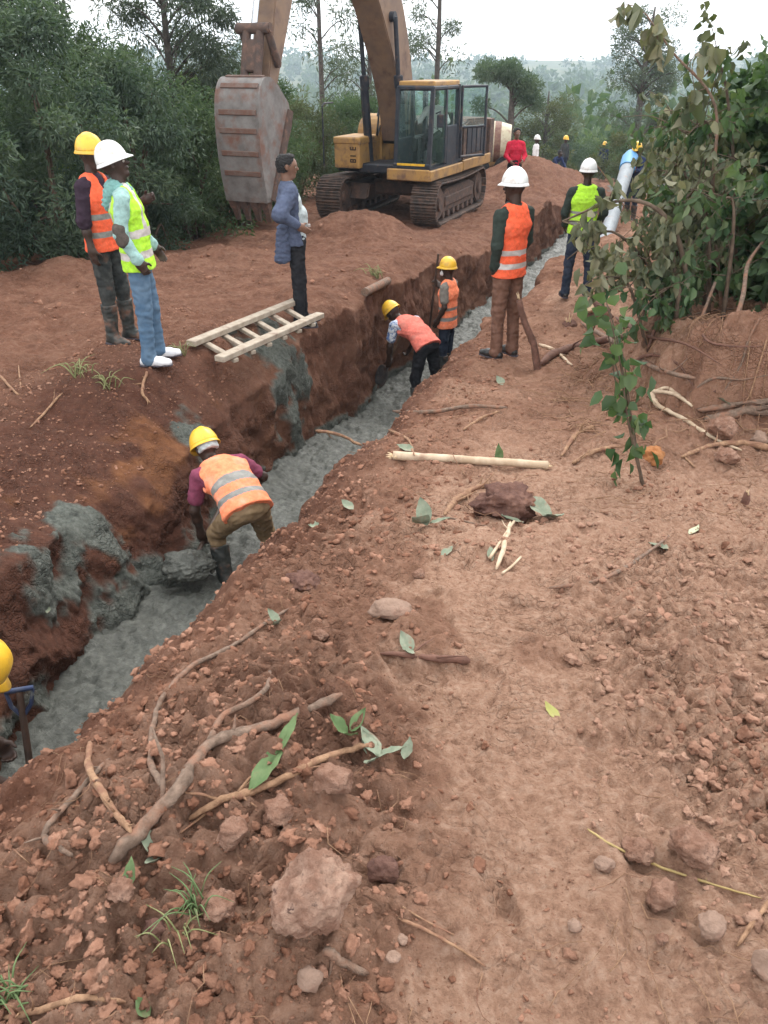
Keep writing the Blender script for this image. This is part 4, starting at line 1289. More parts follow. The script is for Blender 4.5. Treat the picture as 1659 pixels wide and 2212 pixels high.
# tool box with rolled edge, and the round-topped tank behind it
mb = MB(MU)
mb.box((.82, 1.05, 1.43), (.66, 1.1, .55), bev=.05, seg=2); mb.box((.82, 1.05, 1.74), (.7, 1.14, .16), bev=.07, seg=3)
tb = mb.build('tool_box', M_yel, ex)
mb = MB(MU)
a = np.linspace(0, math.pi, 12)
mb.prism([(-.55, 1.2), (.5, 1.2), (.5, 1.75)]+[(-.03+.52*math.cos(t), 1.78+.45*math.sin(t)) for t in a]+[(-.55, 1.75)], .45, 1.1, .04)
tk = mb.build('tank', M_yel, ex)
mb = MB(MU); mb.tube([(.72, .53, 1.7), (.72, .58, 1.68), (1.0, .58, 1.68), (1.0, .53, 1.7)], .018); mb.tube([(.75, .45, 2.0), (.75, .55, 1.98), (.75, .55, 1.75)], .015); mb.build('grab_handle', M_dkst, tk)
mb = MB(MU); mb.tube([(1.33, 1.78, 1.2), (1.33, 1.78, 2.45), (1.33, 1.70, 2.5), (1.33, 1.25, 2.5)], .018); mb.tube([(.55, -.1, 2.2), (.55, 0, 2.5), (.55, .3, 2.55), (.55, .5, 2.2)], .02); mb.build('handrail', M_dkst, ex)
# stacked lettering on the front of the tool box
def glyph_boxes(ch):
    seg = {'3': 'abgcd', '1': 'bc', '8': 'abcdefg', '2': 'abged', '0': 'abcdef'}[ch]
    d = {'a': ((0, .5), (.42, .13)), 'g': ((0, 0), (.42, .13)), 'd': ((0, -.5), (.42, .13)), 'b': ((.2, .25), (.13, .5)), 'c': ((.2, -.25), (.13, .5)), 'f': ((-.2, .25), (.13, .5)), 'e': ((-.2, -.25), (.13, .5))}
    return [d[s] for s in seg]
for i, ch in enumerate('318'):
    mb = MB(MU)
    for (gx, gy), (gw, gh) in glyph_boxes(ch):
        # read from top to bottom, turned a quarter
        k = .13
        mb.box((.66-gy*k, 1.603, 1.58-i*.13-gx*k), (gh*k+.012, .006, gw*k+.012))
    mb.build('lettering', M_letter, tb)

# --- cab
cx0, cx1, cy0, cy1, cz0, cz1 = -1.38, -.50, .12, 1.95, 1.24, 2.93
mb = MB(MU)
pw = .085
front_top = 1.72
for x in (cx0+pw/2, cx1-pw/2):
    mb.prism([(cy1-.02, cz0), (cy1-.10, cz0), (front_top-.02, cz1-.1), (front_top+.06, cz1-.1)], x-pw/2, x+pw/2)
    mb.box((x, cy0+.06, (cz0+cz1)/2), (pw, .12, cz1-cz0-.1))
    mb.box((x, .95, (cz0+cz1)/2), (pw*.8, .09, cz1-cz0-.12))
mb.box(((cx0+cx1)/2, (cy0+front_top)/2+.02, cz1-.1), (cx1-cx0, front_top-cy0+.08, .1), bev=.03)
mb.box(((cx0+cx1)/2, cy1-.03, cz0+.06), (cx1-cx0, .1, .12), bev=.02); mb.box(((cx0+cx1)/2, cy0+.03, cz0+.35), (cx1-cx0-.1, .06, .7))
mb.box((cx0+.03, .53, cz0+.42), (.05, .72, .82), bev=.02); mb.box((cx1-.03, 1.0, cz0+.3), (.05, 1.7, .6), bev=.02)
mb.box(((cx0+cx1)/2, 1.0, cz0+.0), (cx1-cx0, 1.8, .06))
cabf = mb.build('cab', M_dkst, ex)
mb = MB(MU); mb.box(((cx0+cx1)/2, (cy0+front_top)/2, cz1-.02), (cx1-cx0-.04, front_top-cy0-.04, .11), bev=.05, seg=3); mb.build('cab_roof', M_yel, cabf)
mb = MB(MU); mb.box(((cx0+cx1)/2, cy1+.012, cz0+.10), (cx1-cx0-.22, .02, .045)); mb.build('front_trim', M_yellow_hat, cabf)
def pane(name, pts, par):
    V = [tuple(p) for p in pts]
    mb = MB(MU); mb.raw(V, [tuple(range(len(V)))]); o = mb.build(name, M_glass, par); sm = o.modifiers.new('t', 'SOLIDIFY'); sm.thickness = .008; return o
pane('windscreen', [(cx0+pw, cy1-.055, cz0+.1), (cx1-pw, cy1-.055, cz0+.1), (cx1-pw, front_top+.02, cz1-.14), (cx0+pw, front_top+.02, cz1-.14)], cabf)
pane('side_window', [(cx0+.03, .99, cz0+.08), (cx0+.03, cy1-.12, cz0+.08), (cx0+.03, front_top-.02, cz1-.15), (cx0+.03, .99, cz1-.15)], cabf)
pane('side_window', [(cx0+.03, .17, cz0+.84), (cx0+.03, .9, cz0+.84), (cx0+.03, .9, cz1-.15), (cx0+.03, .17, cz1-.15)], cabf)
pane('side_window', [(cx1-.03, .17, cz0+.6), (cx1-.03, cy1-.12, cz0+.6), (cx1-.03, front_top-.02, cz1-.15), (cx1-.03, .17, cz1-.15)], cabf)
pane('rear_window', [(cx0+pw, cy0+.05, cz0+.72), (cx1-pw, cy0+.05, cz0+.72), (cx1-pw, cy0+.05, cz1-.15), (cx0+pw, cy0+.05, cz1-.15)], cabf)
# open door swung back against the side
mb = MB(MU)
dx, dy = -.35, -.72
h0 = np.array([cx0-.04, .12]); h1 = h0+np.array([dx, dy])
for p in (h0, h1): mb.box((p[0], p[1], cz0+.85), (.05, .05, 1.5))
for z in (cz0+.12, cz0+.75, cz1-.1):
    mb.tube([(h0[0], h0[1], z), (h1[0], h1[1], z)], .03, 8)
dr = mb.build('cab_door', M_dkst, cabf)
pane('door_glass', [(h0[0], h0[1], cz0+.78), (h1[0], h1[1], cz0+.78), (h1[0], h1[1], cz1-.12), (h0[0], h0[1], cz1-.12)], dr)
mb = MB(MU); mb.box((-1.0, .44, 1.62), (.5, .48, .14), bev=.05, seg=2); mb.box((-1.0, .20, 1.98), (.48, .12, .66), bev=.05, seg=2); mb.box((-1.0, .44, 1.4), (.35, .35, .35)); mb.build('seat', M_seat, cabf)
mb = MB(MU)
for sx in (-.32, .32):
    mb.box((-.9+sx, .75, 1.66), (.13, .5, .3), bev=.03); mb.tube([(-.9+sx, .95, 1.8), (-.9+sx, 1.0, 1.95)], .02)
mb.cyl((-.9, 1.45, 1.3), (-.9, 1.38, 1.85), .03); mb.box((-1.12, 1.5, 1.42), (.05, .25, .35), bev=.02)
mb.build('control_console', M_seat, cabf)
mb = MB(MU); mb.tube([(cx0-.03, 1.72, 2.35), (cx0-.18, 1.86, 2.4), (cx0-.18, 1.9, 2.3)], .015); mb.box((cx0-.2, 1.9, 2.22), (.16, .04, .26), bev=.02); mb.build('mirror', M_dkst, cabf)

# --- boom
bx = .10
bp = [(.30, 1.72), (.50, 2.75), (1.15, 4.05), (2.2, 5.25), (3.4, 6.0), (4.7, 6.4)]
mb = MB(MU); mb.prism(offset_poly(bp, [.45, .74, 1.0, 1.0, .80, .42]), bx-.31, bx+.31, .02)
boom = mb.build('boom', M_boom, ex)
mb = MB(MU); mb.cyl((bx-.42, .30, 1.72), (bx+.42, .30, 1.72), .12, seg=20); mb.cyl((bx-.42, 1.45, 4.15), (bx+.42, 1.45, 4.15), .1, seg=20); mb.cyl((bx-.33, 4.7, 6.4), (bx+.33, 4.7, 6.4), .12, seg=20); mb.build('pivot_pin', M_dkst, boom)
mb = MB(MU)
for q in (-.2, -.1, .06):
    mb.tube(catmull([(bx+q-.2, .1, 1.9), (bx+q-.1, .18, 2.7), (bx+q, .72, 4.1), (bx+q, 1.5, 5.45), (bx+q, 2.7, 6.25)], 8), .022, 6)
mb.tube(catmull([(bx-.29, .35, 1.5), (bx-.38, .62, 1.9), (bx-.36, .55, 2.4), (bx-.33, .4, 2.8)], 8), .02, 6)
mb.tube(catmull([(.45, .62, 2.3), (.43, .75, 1.95), (.5, .62, 1.8), (.52, .3, 2.1)], 8), .022, 6)
mb.build('hydraulic_hose', M_hose, boom)
for s in (-1, 1):
    x = bx+s*.42
    a_, b_ = Vector((x, .95, 1.12)), Vector((x, 1.45, 4.15)); d = (b_-a_).normalized(); L = (b_-a_).length
    mb = MB(MU); mb.cyl(a_, a_+d*L*.62, .085, seg=20, bev=.015); mb.cyl(a_+d*L*.56, a_+d*L*.64, .105, seg=20, bev=.015)
    mb.tube([a_+d*.3+Vector((s*.1, 0, 0)), a_+d*L*.55+Vector((s*.1, 0, 0))], .018)
    c = mb.build('boom_cylinder', M_dkst, ex, True)
    mb = MB(MU); mb.cyl(a_+d*L*.6, b_, .05, seg=18); mb.build('piston_rod', M_dkst, c, True)
# --- stick
hin = np.array([6.2, 2.90]); top = np.array([4.75, 6.4])
sdv = (hin-top)/np.linalg.norm(hin-top); snv = np.array([-sdv[1], sdv[0]])      # outward
if snv[0] < 0: snv = -snv
sp_ = [top-sdv*.9+snv*.15, top+sdv*.3+snv*.1, top+sdv*2.0, hin+sdv*.08]
mb = MB(MU); mb.prism(offset_poly(sp_, [.3, .78, .58, .26]), bx-.2, bx+.2, .02)
stick = mb.build('stick', M_boom, ex)
pinA = hin-sdv*.78+snv*.48; piv = hin-sdv*.42; ear = hin+np.array([.36, .10])
def P3_(p, x): return Vector((x, p[0], p[1]))
ca, cb = top+sdv*.35+snv*.62, pinA
d = (cb-ca)/np.linalg.norm(cb-ca); L = np.linalg.norm(cb-ca)
mb = MB(MU); mb.cyl(P3_(ca, bx), P3_(ca+d*L*.74, bx), .095, seg=22, bev=.015); mb.cyl(P3_(ca+d*L*.70, bx), P3_(ca+d*L*.77, bx), .115, seg=22, bev=.015)
bc = mb.build('bucket_cylinder', M_dkst, ex, True)
mb = MB(MU); mb.cyl(P3_(ca+d*L*.74, bx), P3_(cb, bx), .055, seg=18); mb.build('piston_rod', M_chrome, bc, True)
mb = MB(MU)
for s in (-1, 1):
    mb.tube([P3_(pinA, bx+s*.25), P3_(piv, bx+s*.25)], .065, 10); mb.tube([P3_(pinA, bx+s*.13), P3_(ear, bx+s*.13)], .075, 10)
mb.box(P3_((pinA+ear)/2, bx), (.24, .12, .5), (math.atan2(-(ear-pinA)[0], -(ear-pinA)[1])*-1, 0, 0), .03)
mb.cyl(P3_(pinA, bx-.34), P3_(pinA, bx+.34), .085, seg=20, bev=.02); mb.cyl(P3_(piv, bx-.28), P3_(piv, bx+.28), .06, seg=16)
mb.cyl(P3_(hin, bx-.32), P3_(hin, bx+.32), .085, seg=20, bev=.02); mb.cyl(P3_(ear, bx-.3), P3_(ear, bx+.3), .075, seg=20, bev=.02)
mb.build('bucket_linkage', M_mudst, ex, True)
# --- bucket
bw = .40
prof = catmull([(.02, -.08), (.24, .10), (.44, .20), (.66, .16), (.82, -.10), (.88, -.55), (.87, -1.0), (.82, -1.38), (.76, -1.66)], 5)
back = [tuple(hin+p) for p in prof]
V, F = [], []
T = np.gradient(np.array(back), axis=0); T /= np.linalg.norm(T, axis=1)[:, None]; N = np.stack([-T[:, 1], T[:, 0]], 1)
n = len(back)
for p, q in zip(np.array(back), N):
    for x, o_ in ((bx-bw, 0), (bx+bw, 0), (bx+bw, -.05), (bx-bw, -.05)):
        V.append((x, p[0]+q[0]*o_, p[1]+q[1]*o_))
for i in range(n-1):
    for j in range(4):
        F.append((i*4+j, i*4+(j+1) % 4, (i+1)*4+(j+1) % 4, (i+1)*4+j))
F += [(0, 1, 2, 3), ((n-1)*4, (n-1)*4+1, (n-1)*4+2, (n-1)*4+3)]
mb = MB(MU); mb.raw(V, F)
bk = mb.build('bucket', M_bucket, ex, True)
mouth = [(.58, -1.68), (.42, -1.30), (-.08, -.55), (-.16, -.34), (-.12, -.2)]
for s in (-1, 1):
    mb = MB(MU)
    pl = [tuple(p) for p in prof]+mouth
    mb.prism([tuple(hin+np.array(p)) for p in pl], bx+s*bw-.024+s*.014, bx+s*bw+.024+s*.014)
    sp_o = mb.build('side_plate', M_bucket, bk)
    mb = MB(MU)
    mb.prism([tuple(hin+np.array(p)) for p in [(.66, -1.70), (.54, -1.74), (-.14, -.58), (-.22, -.34), (-.08, -.30), (.05, -.52)]], bx+s*(bw+.05)-.022, bx+s*(bw+.05)+.022, .008)
    mb.build('side_cutter', M_mudst, bk)
cum = np.concatenate([[0], np.cumsum(np.linalg.norm(np.diff(np.array(back), axis=0), axis=1))])
for q in (.62, .86, 1.27, 1.55, 1.90, 2.22):
    p = np.array([np.interp(q, cum, np.array(back)[:, i]) for i in (0, 1)]); t = np.array([np.interp(q, cum, T[:, i]) for i in (0, 1)])
    nn_ = np.array([-t[1], t[0]]); an = math.atan2(t[1], t[0])
    mb = MB(MU); mb.box((bx-.02, *(p+nn_*.010)), (bw*2-.06, .085, .028), (an, 0, 0), .008); mb.build('wear_strap', M_rust, bk)
lip = hin+np.array([.72, -1.62]); ld = nrm(np.array([-.28, -1.0]))
mb = MB(MU); mb.prism([tuple(lip+np.array([.09, .05])), tuple(lip+np.array([-.16, .0])), tuple(lip+np.array([-.14, -.12])), tuple(lip+np.array([.05, -.12]))], bx-bw-.03, bx+bw+.03, .01)
mb.build('cutting_edge', M_bucket, bk)
for j in range(4):
    x = bx-bw+.07+j*(2*bw-.14)/3
    mb = MB(MU)
    a = lip+np.array([-.04, -.04])
    for (w0, t0, q0), (w1, t1, q1) in (((.085, .085, 0), (.07, .06, .2)), ((.06, .055, .18), (.045, .016, .44))):
        p0, p1 = a+ld*q0, a+ld*q1; nn_ = np.array([-ld[1], ld[0]])
        V = []
        for p, w, t in ((p0, w0, t0), (p1, w1, t1)):
            V += [(x-w, *(p+nn_*t)), (x+w, *(p+nn_*t)), (x+w, *(p-nn_*t)), (x-w, *(p-nn_*t))]
        mb.raw(V, [(0, 1, 2, 3), (4, 5, 6, 7), (0, 1, 5, 4), (1, 2, 6, 5), (2, 3, 7, 6), (3, 0, 4, 7)])
    mb.build('tooth', M_mudst, bk)

# --- operator in the seat
mw = Matrix.Translation((EXC[0], EXC[1], EXZ)) @ Matrix.Rotation(R(158), 4, 'Z') @ MU
sp0 = mw @ Vector((-.93, .50, 0))
p4, i4 = person('excavator operator in white shirt sitting in the glazed cab', np.array([sp0.x, sp0.y, 0]), 204, lean=4, head=(-6, -4, 0), shirt=M_white, sleeve='long', trousers=M_black, foot='shoe', bootM=M_leather, H=1.74, res=.013, hair=True, width=1.1,
       armL=((-.5, .3, -.8), (.1, .95, -.1)), armR=((.5, .3, -.8), (-.1, .95, -.1)), legL=((-.12, 1, -.18), (0, .25, -1)), legR=((.12, 1, -.18), (0, .25, -1)))
p4.location.z = EXZ+1.24+.03

# --- concrete mixer behind
M_cream = mat('cream_paint', (.42, .37, .26), .6, (.54, .49, .37), 4, col3=(.26, .17, .12), scale3=5, lo3=.48, hi3=.72)
M_redst = mat('maroon_paint', (.13, .055, .045), .7, (.22, .13, .09), 6)
mx = empty('mixer_truck', (*wp(1026, 28.5, -1)[:2], gz(*wp(1026, 28.5, -1)[:2])+.12), R(-8)); mx.scale = (.8, .8, .8); tag(mx, 'cream concrete mixer with maroon stripes half hidden behind the excavator cab', 'mixer truck')
pr = [(-1.6, .30), (-1.45, .55), (-.5, .86), (.3, .86), (1.1, .76), (1.35, .68)]
def drum_seg(x0, x1, off, name, M, par):
    xs = np.linspace(x0, x1, 9); rs = np.interp(xs, [p[0] for p in pr], [p[1] for p in pr])+off
    V, F = [], []
    n = 32
    for x, r in zip(xs, rs):
        for j in range(n):
            a_ = 2*math.pi*j/n; V.append((x, r*math.cos(a_), 1.35+r*math.sin(a_)+.12*x*0))
    for i in range(8):
        for j in range(n): F.append((i*n+j, i*n+(j+1) % n, (i+1)*n+(j+1) % n, (i+1)*n+j))
    F += [tuple(range(n)), tuple(8*n+j for j in range(n))]
    mb = MB(); mb.raw(V, F); return mb.build(name, M, par, True)
dm = drum_seg(-1.6, 1.35, 0, 'drum', M_cream, mx)
for a_, b_ in ((.2, .42), (.7, .95), (-.5, -.25)): drum_seg(a_, b_, .012, 'stripe', M_redst, dm)
mb = MB(); mb.box((-.3, 0, .62), (4.6, 1.0, .22), bev=.03); mb.box((1.15, 0, .9), (.3, .9, .8), bev=.05); mb.box((-1.6, 0, 1.0), (.25, .8, .9), bev=.05); mb.build('chassis', M_yel, mx)
mb = MB(); mb.box((-2.9, 0, 1.25), (1.1, 1.8, 1.5), bev=.12, seg=2); cb_ = mb.build('cab', M_cream, mx)
mb = MB(); mb.box((-2.9, -.905, 1.6), (.7, .02, .5)); mb.box((-3.455, 0, 1.6), (.02, 1.4, .5)); mb.build('window', M_glass, cb_)
for x in (-2.7, .1, 1.2):
    for s in (-1, 1):
        mb = MB(); mb.cyl((x, s*.62, .48), (x, s*.9, .48), .47, seg=28, bev=.06); w = mb.build('wheel', M_hose, mx, True)
        mb = MB(); mb.cyl((x, s*.88, .48), (x, s*.915, .48), .24, seg=20, bev=.02); mb.build('rim', M_cream, w, True)
# --- tremie chute
ca = i11['hands'][-1]*.5+i11['hands'][1]*.5+i11['loc']+V3(-.05, -.12, .1)
cbm = wp(1297, 17.8, -1.05)
mb = MB()
o = empty('concrete_chute', tuple(cbm)); tag(o, 'long grey concrete chute sloping down into the trench from man in navy', 'chute')
rel = ca-cbm
M_chute = mat('pale_grey_chute', (.26, .29, .32), .6, (.20, .225, .25), 6, col3=(.3, .22, .18), scale3=8, lo3=.58, hi3=.8)
mb.tube(catmull([(0, 0, 0), tuple(rel*.35+V3(0, 0, -.10)), tuple(rel*.7+V3(0, 0, -.04)), tuple(rel)], 8), [.15, .16, .16, .17], 16); mb.build('pipe', M_chute, o, True)
mb = MB(); mb.tube([tuple(rel*.97), tuple(rel*1.10), tuple(rel*1.16)], [.19, .21, .15], 14); mb.build('blue_sleeve', mat('light_blue_plastic', (.07, .25, .48), .5), o, True)
# ------------------------------------------------------------------ foliage
def leaf_mat(name, stops, trans=.35):
    m = bpy.data.materials.new(name); nt, b = nodes(m)
    c = ramp(nt, attr(nt, 'rnd'), stops)
    f = texnoise(nt, 1.6, 4, .6)
    c = mixc(nt, .35, c, ramp(nt, f, [(.35, stops[0][1]), (.65, stops[-1][1])]))
    nt.links.new(c, b.inputs['Base Color']); b.inputs['Roughness'].default_value = .55; b.inputs['Specular IOR Level'].default_value = .3
    tr = nt.nodes.new('ShaderNodeBsdfTranslucent'); nt.links.new(mixc(nt, 1.0, c, (1.0, 1.15, .55), 'MULTIPLY'), tr.inputs['Color'])
    mx_ = nt.nodes.new('ShaderNodeMixShader'); mx_.inputs[0].default_value = trans
    nt.links.new(b.outputs[0], mx_.inputs[1]); nt.links.new(tr.outputs[0], mx_.inputs[2])
    nt.links.new(mx_.outputs[0], nt.nodes['Material Output'].inputs['Surface'])
    return m
LF_dark = leaf_mat('dark_green_leaf', [(0, (.04, .074, .058)), (.5, (.082, .125, .09)), (.85, (.12, .165, .108)), (1, (.16, .20, .12))])
LF_mid = leaf_mat('mid_green_leaf', [(0, (.035, .072, .042)), (.5, (.065, .115, .062)), (.85, (.11, .16, .08)), (1, (.17, .20, .09))])
LF_olive = leaf_mat('olive_leaf', [(0, (.04, .055, .026)), (.5, (.08, .098, .045)), (1, (.15, .15, .075))])
LF_wilt = leaf_mat('wilted_leaf', [(0, (.055, .075, .042)), (.4, (.10, .12, .07)), (.75, (.17, .17, .105)), (1, (.29, .26, .17))], .25)
LF_big = leaf_mat('broad_green_leaf', [(0, (.022, .058, .028)), (.5, (.05, .105, .042)), (.8, (.085, .15, .06)), (1, (.15, .18, .09))])
LF_blue = leaf_mat('blue_grey_leaf', [(0, (.05, .075, .062)), (.5, (.085, .115, .09)), (1, (.14, .165, .12))])
LF_lime = leaf_mat('sunlit_yellow_leaf', [(0, (.11, .16, .03)), (.5, (.2, .25, .05)), (1, (.30, .33, .08))])
M_bark = mat('grey_bark', (.05, .042, .038), .9, (.10, .085, .072), 9, bumps=(40, .6, .01))
M_stem = mat('brown_stem', (.075, .05, .035), .9, (.14, .10, .07), 12, bumps=(50, .5, .006))

def leaves_np(C, A, L, W, r_, droop=.15, fold=.25):
    """C centres (n,3), A axis dirs (n,3): folded six-point blades"""
    n = len(C)
    A = A/(np.linalg.norm(A, axis=1)[:, None]+1e-9)
    B = np.cross(A, r_.normal(size=(n, 3))); B /= np.linalg.norm(B, axis=1)[:, None]+1e-9
    Nn = np.cross(A, B)
    L = L[:, None]; W = W[:, None]
    base = C; mid = C+A*L*.45-Nn*L*droop*.2; tip = C+A*L-Nn*L*droop
    l = mid+B*W*.5+Nn*W*fold; r = mid-B*W*.5+Nn*W*fold
    V = np.stack([base, r, tip, l], 1).reshape(-1, 3)
    # fold along the midrib: two triangles
    i = np.arange(n)[:, None]*4
    F = np.vstack([i+np.array([[0, 1, 2]]), i+np.array([[0, 2, 3]])])
    return V, F

def leaves_round(C, A, L, W, r_, droop=.2, fold=.25):
    """broad blades: two bowed halves either side of a midrib"""
    n = len(C)
    A = A/(np.linalg.norm(A, axis=1)[:, None]+1e-9)
    B = np.cross(A, r_.normal(size=(n, 3))); B /= np.linalg.norm(B, axis=1)[:, None]+1e-9
    N = np.cross(A, B); L = L[:, None]; W = W[:, None]
    cu = droop*(.3+1.5*r_.random((n, 1))); tw = r_.normal(size=(n, 1))*.25
    def mid(v): return C+A*L*v-N*L*cu*v*v
    c0, c1, c2, c3 = mid(0), mid(.30), mid(.68), mid(1.0)
    f1 = fold*(.4+1.2*r_.random((n, 1)))
    B2 = B+N*tw
    l1, r1 = c1+B*W*.5+N*W*f1, c1-B*W*.48+N*W*f1
    l2, r2 = c2+B2*W*.40+N*W*f1, c2-B2*W*.42+N*W*f1
    V = np.stack([c0, c1, c2, c3, l1, r1, l2, r2], 1).reshape(-1, 3)
    i = np.arange(n)[:, None]*8
    T = np.vstack([i+np.array([[0, 1, 4]]), i+np.array([[0, 5, 1]]), i+np.array([[6, 2, 3]]), i+np.array([[2, 7, 3]])])
    Q = np.vstack([i+np.array([[4, 1, 2, 6]]), i+np.array([[1, 5, 7, 2]])])
    return V, [T, Q]

def foliage(r_, clumps, rad, n, L, W, axis=None, spread=1.0, drop=.15, broad=False):
    """n leaves around clump centres; axis biases the way leaves point"""
    k = r_.integers(0, len(clumps), n)
    off = r_.normal(size=(n, 3)); off /= np.linalg.norm(off, axis=1)[:, None]
    off *= (r_.random(n)**.45)[:, None]*np.asarray(rad)[k][:, None]
    C = clumps[k]+off*np.array([1, 1, .8])
    A = off/(np.linalg.norm(off, axis=1)[:, None]+1e-9)*.7+r_.normal(size=(n, 3))*.7
    if axis is not None: A = A+np.asarray(axis)
    l = L*(.6+.7*r_.random(n)); w = W*(.6+.7*r_.random(n))
    V, F = (leaves_round if broad else leaves_np)(C, A, l, w, r_, drop)
    # per-leaf tint, light and dark clumps
    ct = r_.random(len(clumps))
    rn = np.clip(.55*r_.random(n)+.45*ct[k], 0, 1)
    return V, F, np.repeat(rn, 8 if broad else 4)

def bush(name, label, cat, loc, h, rx, ry, nleaf, L, W, lf, seed, nclump=34, cl_r=.42, axis=None, low=.12, stems=6, group=None, lean=(0, 0), drop=.15, stem_r=.035, stemM=None, stem_name='stem', crown_name='foliage', broad=False):
    r_ = np.random.default_rng(seed)
    o = empty(name, loc); tag(o, label, cat, group)
    u = r_.random(nclump); th = r_.random(nclump)*2*np.pi; q = r_.random(nclump)**.5
    z = h*(low+(1-low)*u)
    wd = np.sin(np.pi*np.clip(.18+.75*u, 0, 1))**.7
    cl = np.stack([rx*q*wd*np.cos(th)+lean[0]*z/h, ry*q*wd*np.sin(th)+lean[1]*z/h, z], 1)
    rad = cl_r*(.6+.8*r_.random(nclump))
    V, F, rn = foliage(r_, cl, rad, nleaf, L, W, axis, drop=drop, broad=broad)
    link(crown_name, mesh_np(crown_name, V, F, [lf], smooth=broad, attrs={'rnd': rn}), o)
    parts = []
    for i in range(stems):
        t = cl[r_.integers(0, nclump)]
        b0 = np.array([r_.normal()*rx*.15, r_.normal()*ry*.15, -.1])
        m1 = b0*.5+t*.5+np.array([r_.normal()*.1, r_.normal()*.1, .15*h])
        parts.append(tube_np(catmull([b0, m1*.5+b0*.5, m1, t], 5), [stem_r, stem_r*.7, stem_r*.3], 6, .05, i))
    V, F = join_np(parts)
    link(stem_name, mesh_np(stem_name, V, F, [stemM or M_stem]), o)
    return o

def tree(label, loc, h, trunk_r, crown, nleaf, L, W, lf, seed, bend_=(0, 0), branches=9, group=None, cl_r=.5, axis=None, cat='tree', bare=False):
    """crown: list of (dx, dy, z, r) clumps the limbs reach"""
    r_ = np.random.default_rng(seed)
    o = empty('tree', loc); tag(o, label, cat, group)
    top = np.array([bend_[0], bend_[1], h])
    tr = catmull([np.array([0, 0, -.3]), top*.3+V3(r_.normal()*.08, r_.normal()*.08, 0), top*.65+V3(r_.normal()*.1, r_.normal()*.1, 0), top], 8)
    parts = [tube_np(tr, [trunk_r*1.25, trunk_r, trunk_r*.7, trunk_r*.25], 9, .05, seed)]
    cl = np.array([c[:3] for c in crown], float); rad = np.array([c[3] for c in crown])
    for c in cl:
        zb = np.clip(c[2]-.35*np.hypot(c[0], c[1])-.3, .15*h, h*.97)
        b0 = np.array([np.interp(zb, tr[:, 2], tr[:, i]) for i in range(3)])
        m_ = b0*.5+c*.5+V3(0, 0, .12*np.linalg.norm(c-b0))
        parts.append(tube_np(catmull([b0, m_, c], 5), [trunk_r*.38*(1-zb/h*.5), trunk_r*.08], 6, .05, 3))
    V, F = join_np(parts)
    tk_ = link('trunk', mesh_np('trunk', V, F, [M_bark]), o)
    if nleaf:
        V, F, rn = foliage(r_, cl, rad, nleaf, L, W, axis)
        link('crown', mesh_np('crown', V, F, [lf], smooth=False, attrs={'rnd': rn}), o)
    return o

r_ = np.random.default_rng(5)
# --- left hedge: front row of dark shrubs, then taller back rows
front = [(-7.6, 9.3, 3.2, 1.2), (-6.2, 11.4, 3.1, 1.2), (-5.1, 13.0, 3.3, 1.2), (-4.6, 14.9, 3.0, 1.1), (-3.9, 17.3, 2.7, 1.1), (-3.3, 19.6, 2.4, 1.0)]
words = ['dark leafy shrub at the left picture edge', 'dark leafy shrub behind the two men in vests', 'dark leafy shrub with drooping leaves right of the lime vest', 'dark leafy shrub behind the excavator bucket',
         'green shrub behind the man in the blazer', 'green shrub beside the excavator tool box']
for i, (x, y, h, r1) in enumerate(front):
    bush('shrub', words[i], 'shrub', (x, y, gz(x, y)-.05), h, r1*1.15, r1, 15000, .115, .036, LF_dark if i < 4 else LF_mid, 100+i, 46, .42, (0, -.2, -.35), .02, 10, 'hedge along the left of the site', drop=.3)
back = [(-9.6, 11.0, 4.5, 1.7, LF_dark), (-8.2, 13.2, 4.2, 1.6, LF_mid), (-6.9, 15.2, 4.6, 1.6, LF_dark), (-5.9, 17.2, 4.0, 1.5, LF_mid), (-5.2, 19.4, 3.9, 1.5, LF_mid), (-4.3, 21.2, 3.3, 1.4, LF_olive), (-3.2, 22.0, 3.4, 1.2, LF_mid), (-2.7, 25.0, 3.0, 1.4, LF_olive), (-.9, 26.0, 2.8, 1.3, LF_mid)]
words = ['tall dense shrub at the far left of the hedge', 'tall mid green shrub behind the hedge near the leaning trunk', 'tall dense dark shrub behind the hedge', 'light green feathery shrub left of the excavator stick', 'light green shrub top behind the excavator stick',
         'olive shrub between stick and boom', 'pointed green shrub right of the excavator stick', 'olive shrub under the excavator boom', 'green shrub behind the excavator boom foot']
for i, (x, y, h, r1, lf) in enumerate(back):
    bush('shrub', words[i], 'shrub', (x, y, gz(x, y)-.1), h*(.9+.15*r_.random()), r1*1.1, r1, 13000, .12, .03, lf, 200+i, 60, .45, (0, 0, .15), .05, 9, 'hedge along the left of the site', stem_r=.04)
# yellow-lit grass stems glimpsed through the hedge
for i, (x, y) in enumerate(((-8.3, 16.5), (-9.9, 14.2), (-6.6, 19.0))):
    bush('shrub', ('yellow green reeds glimpsed low through the hedge', 'yellow green reeds behind the left edge of the hedge', 'yellow green reeds behind the bucket')[i], 'reeds', (x, y, gz(x, y)), 2.4, 1.4, .7, 3000, .35, .03, LF_lime, 260+i, 30, .4, (0, 0, 1.2), .02, 5)
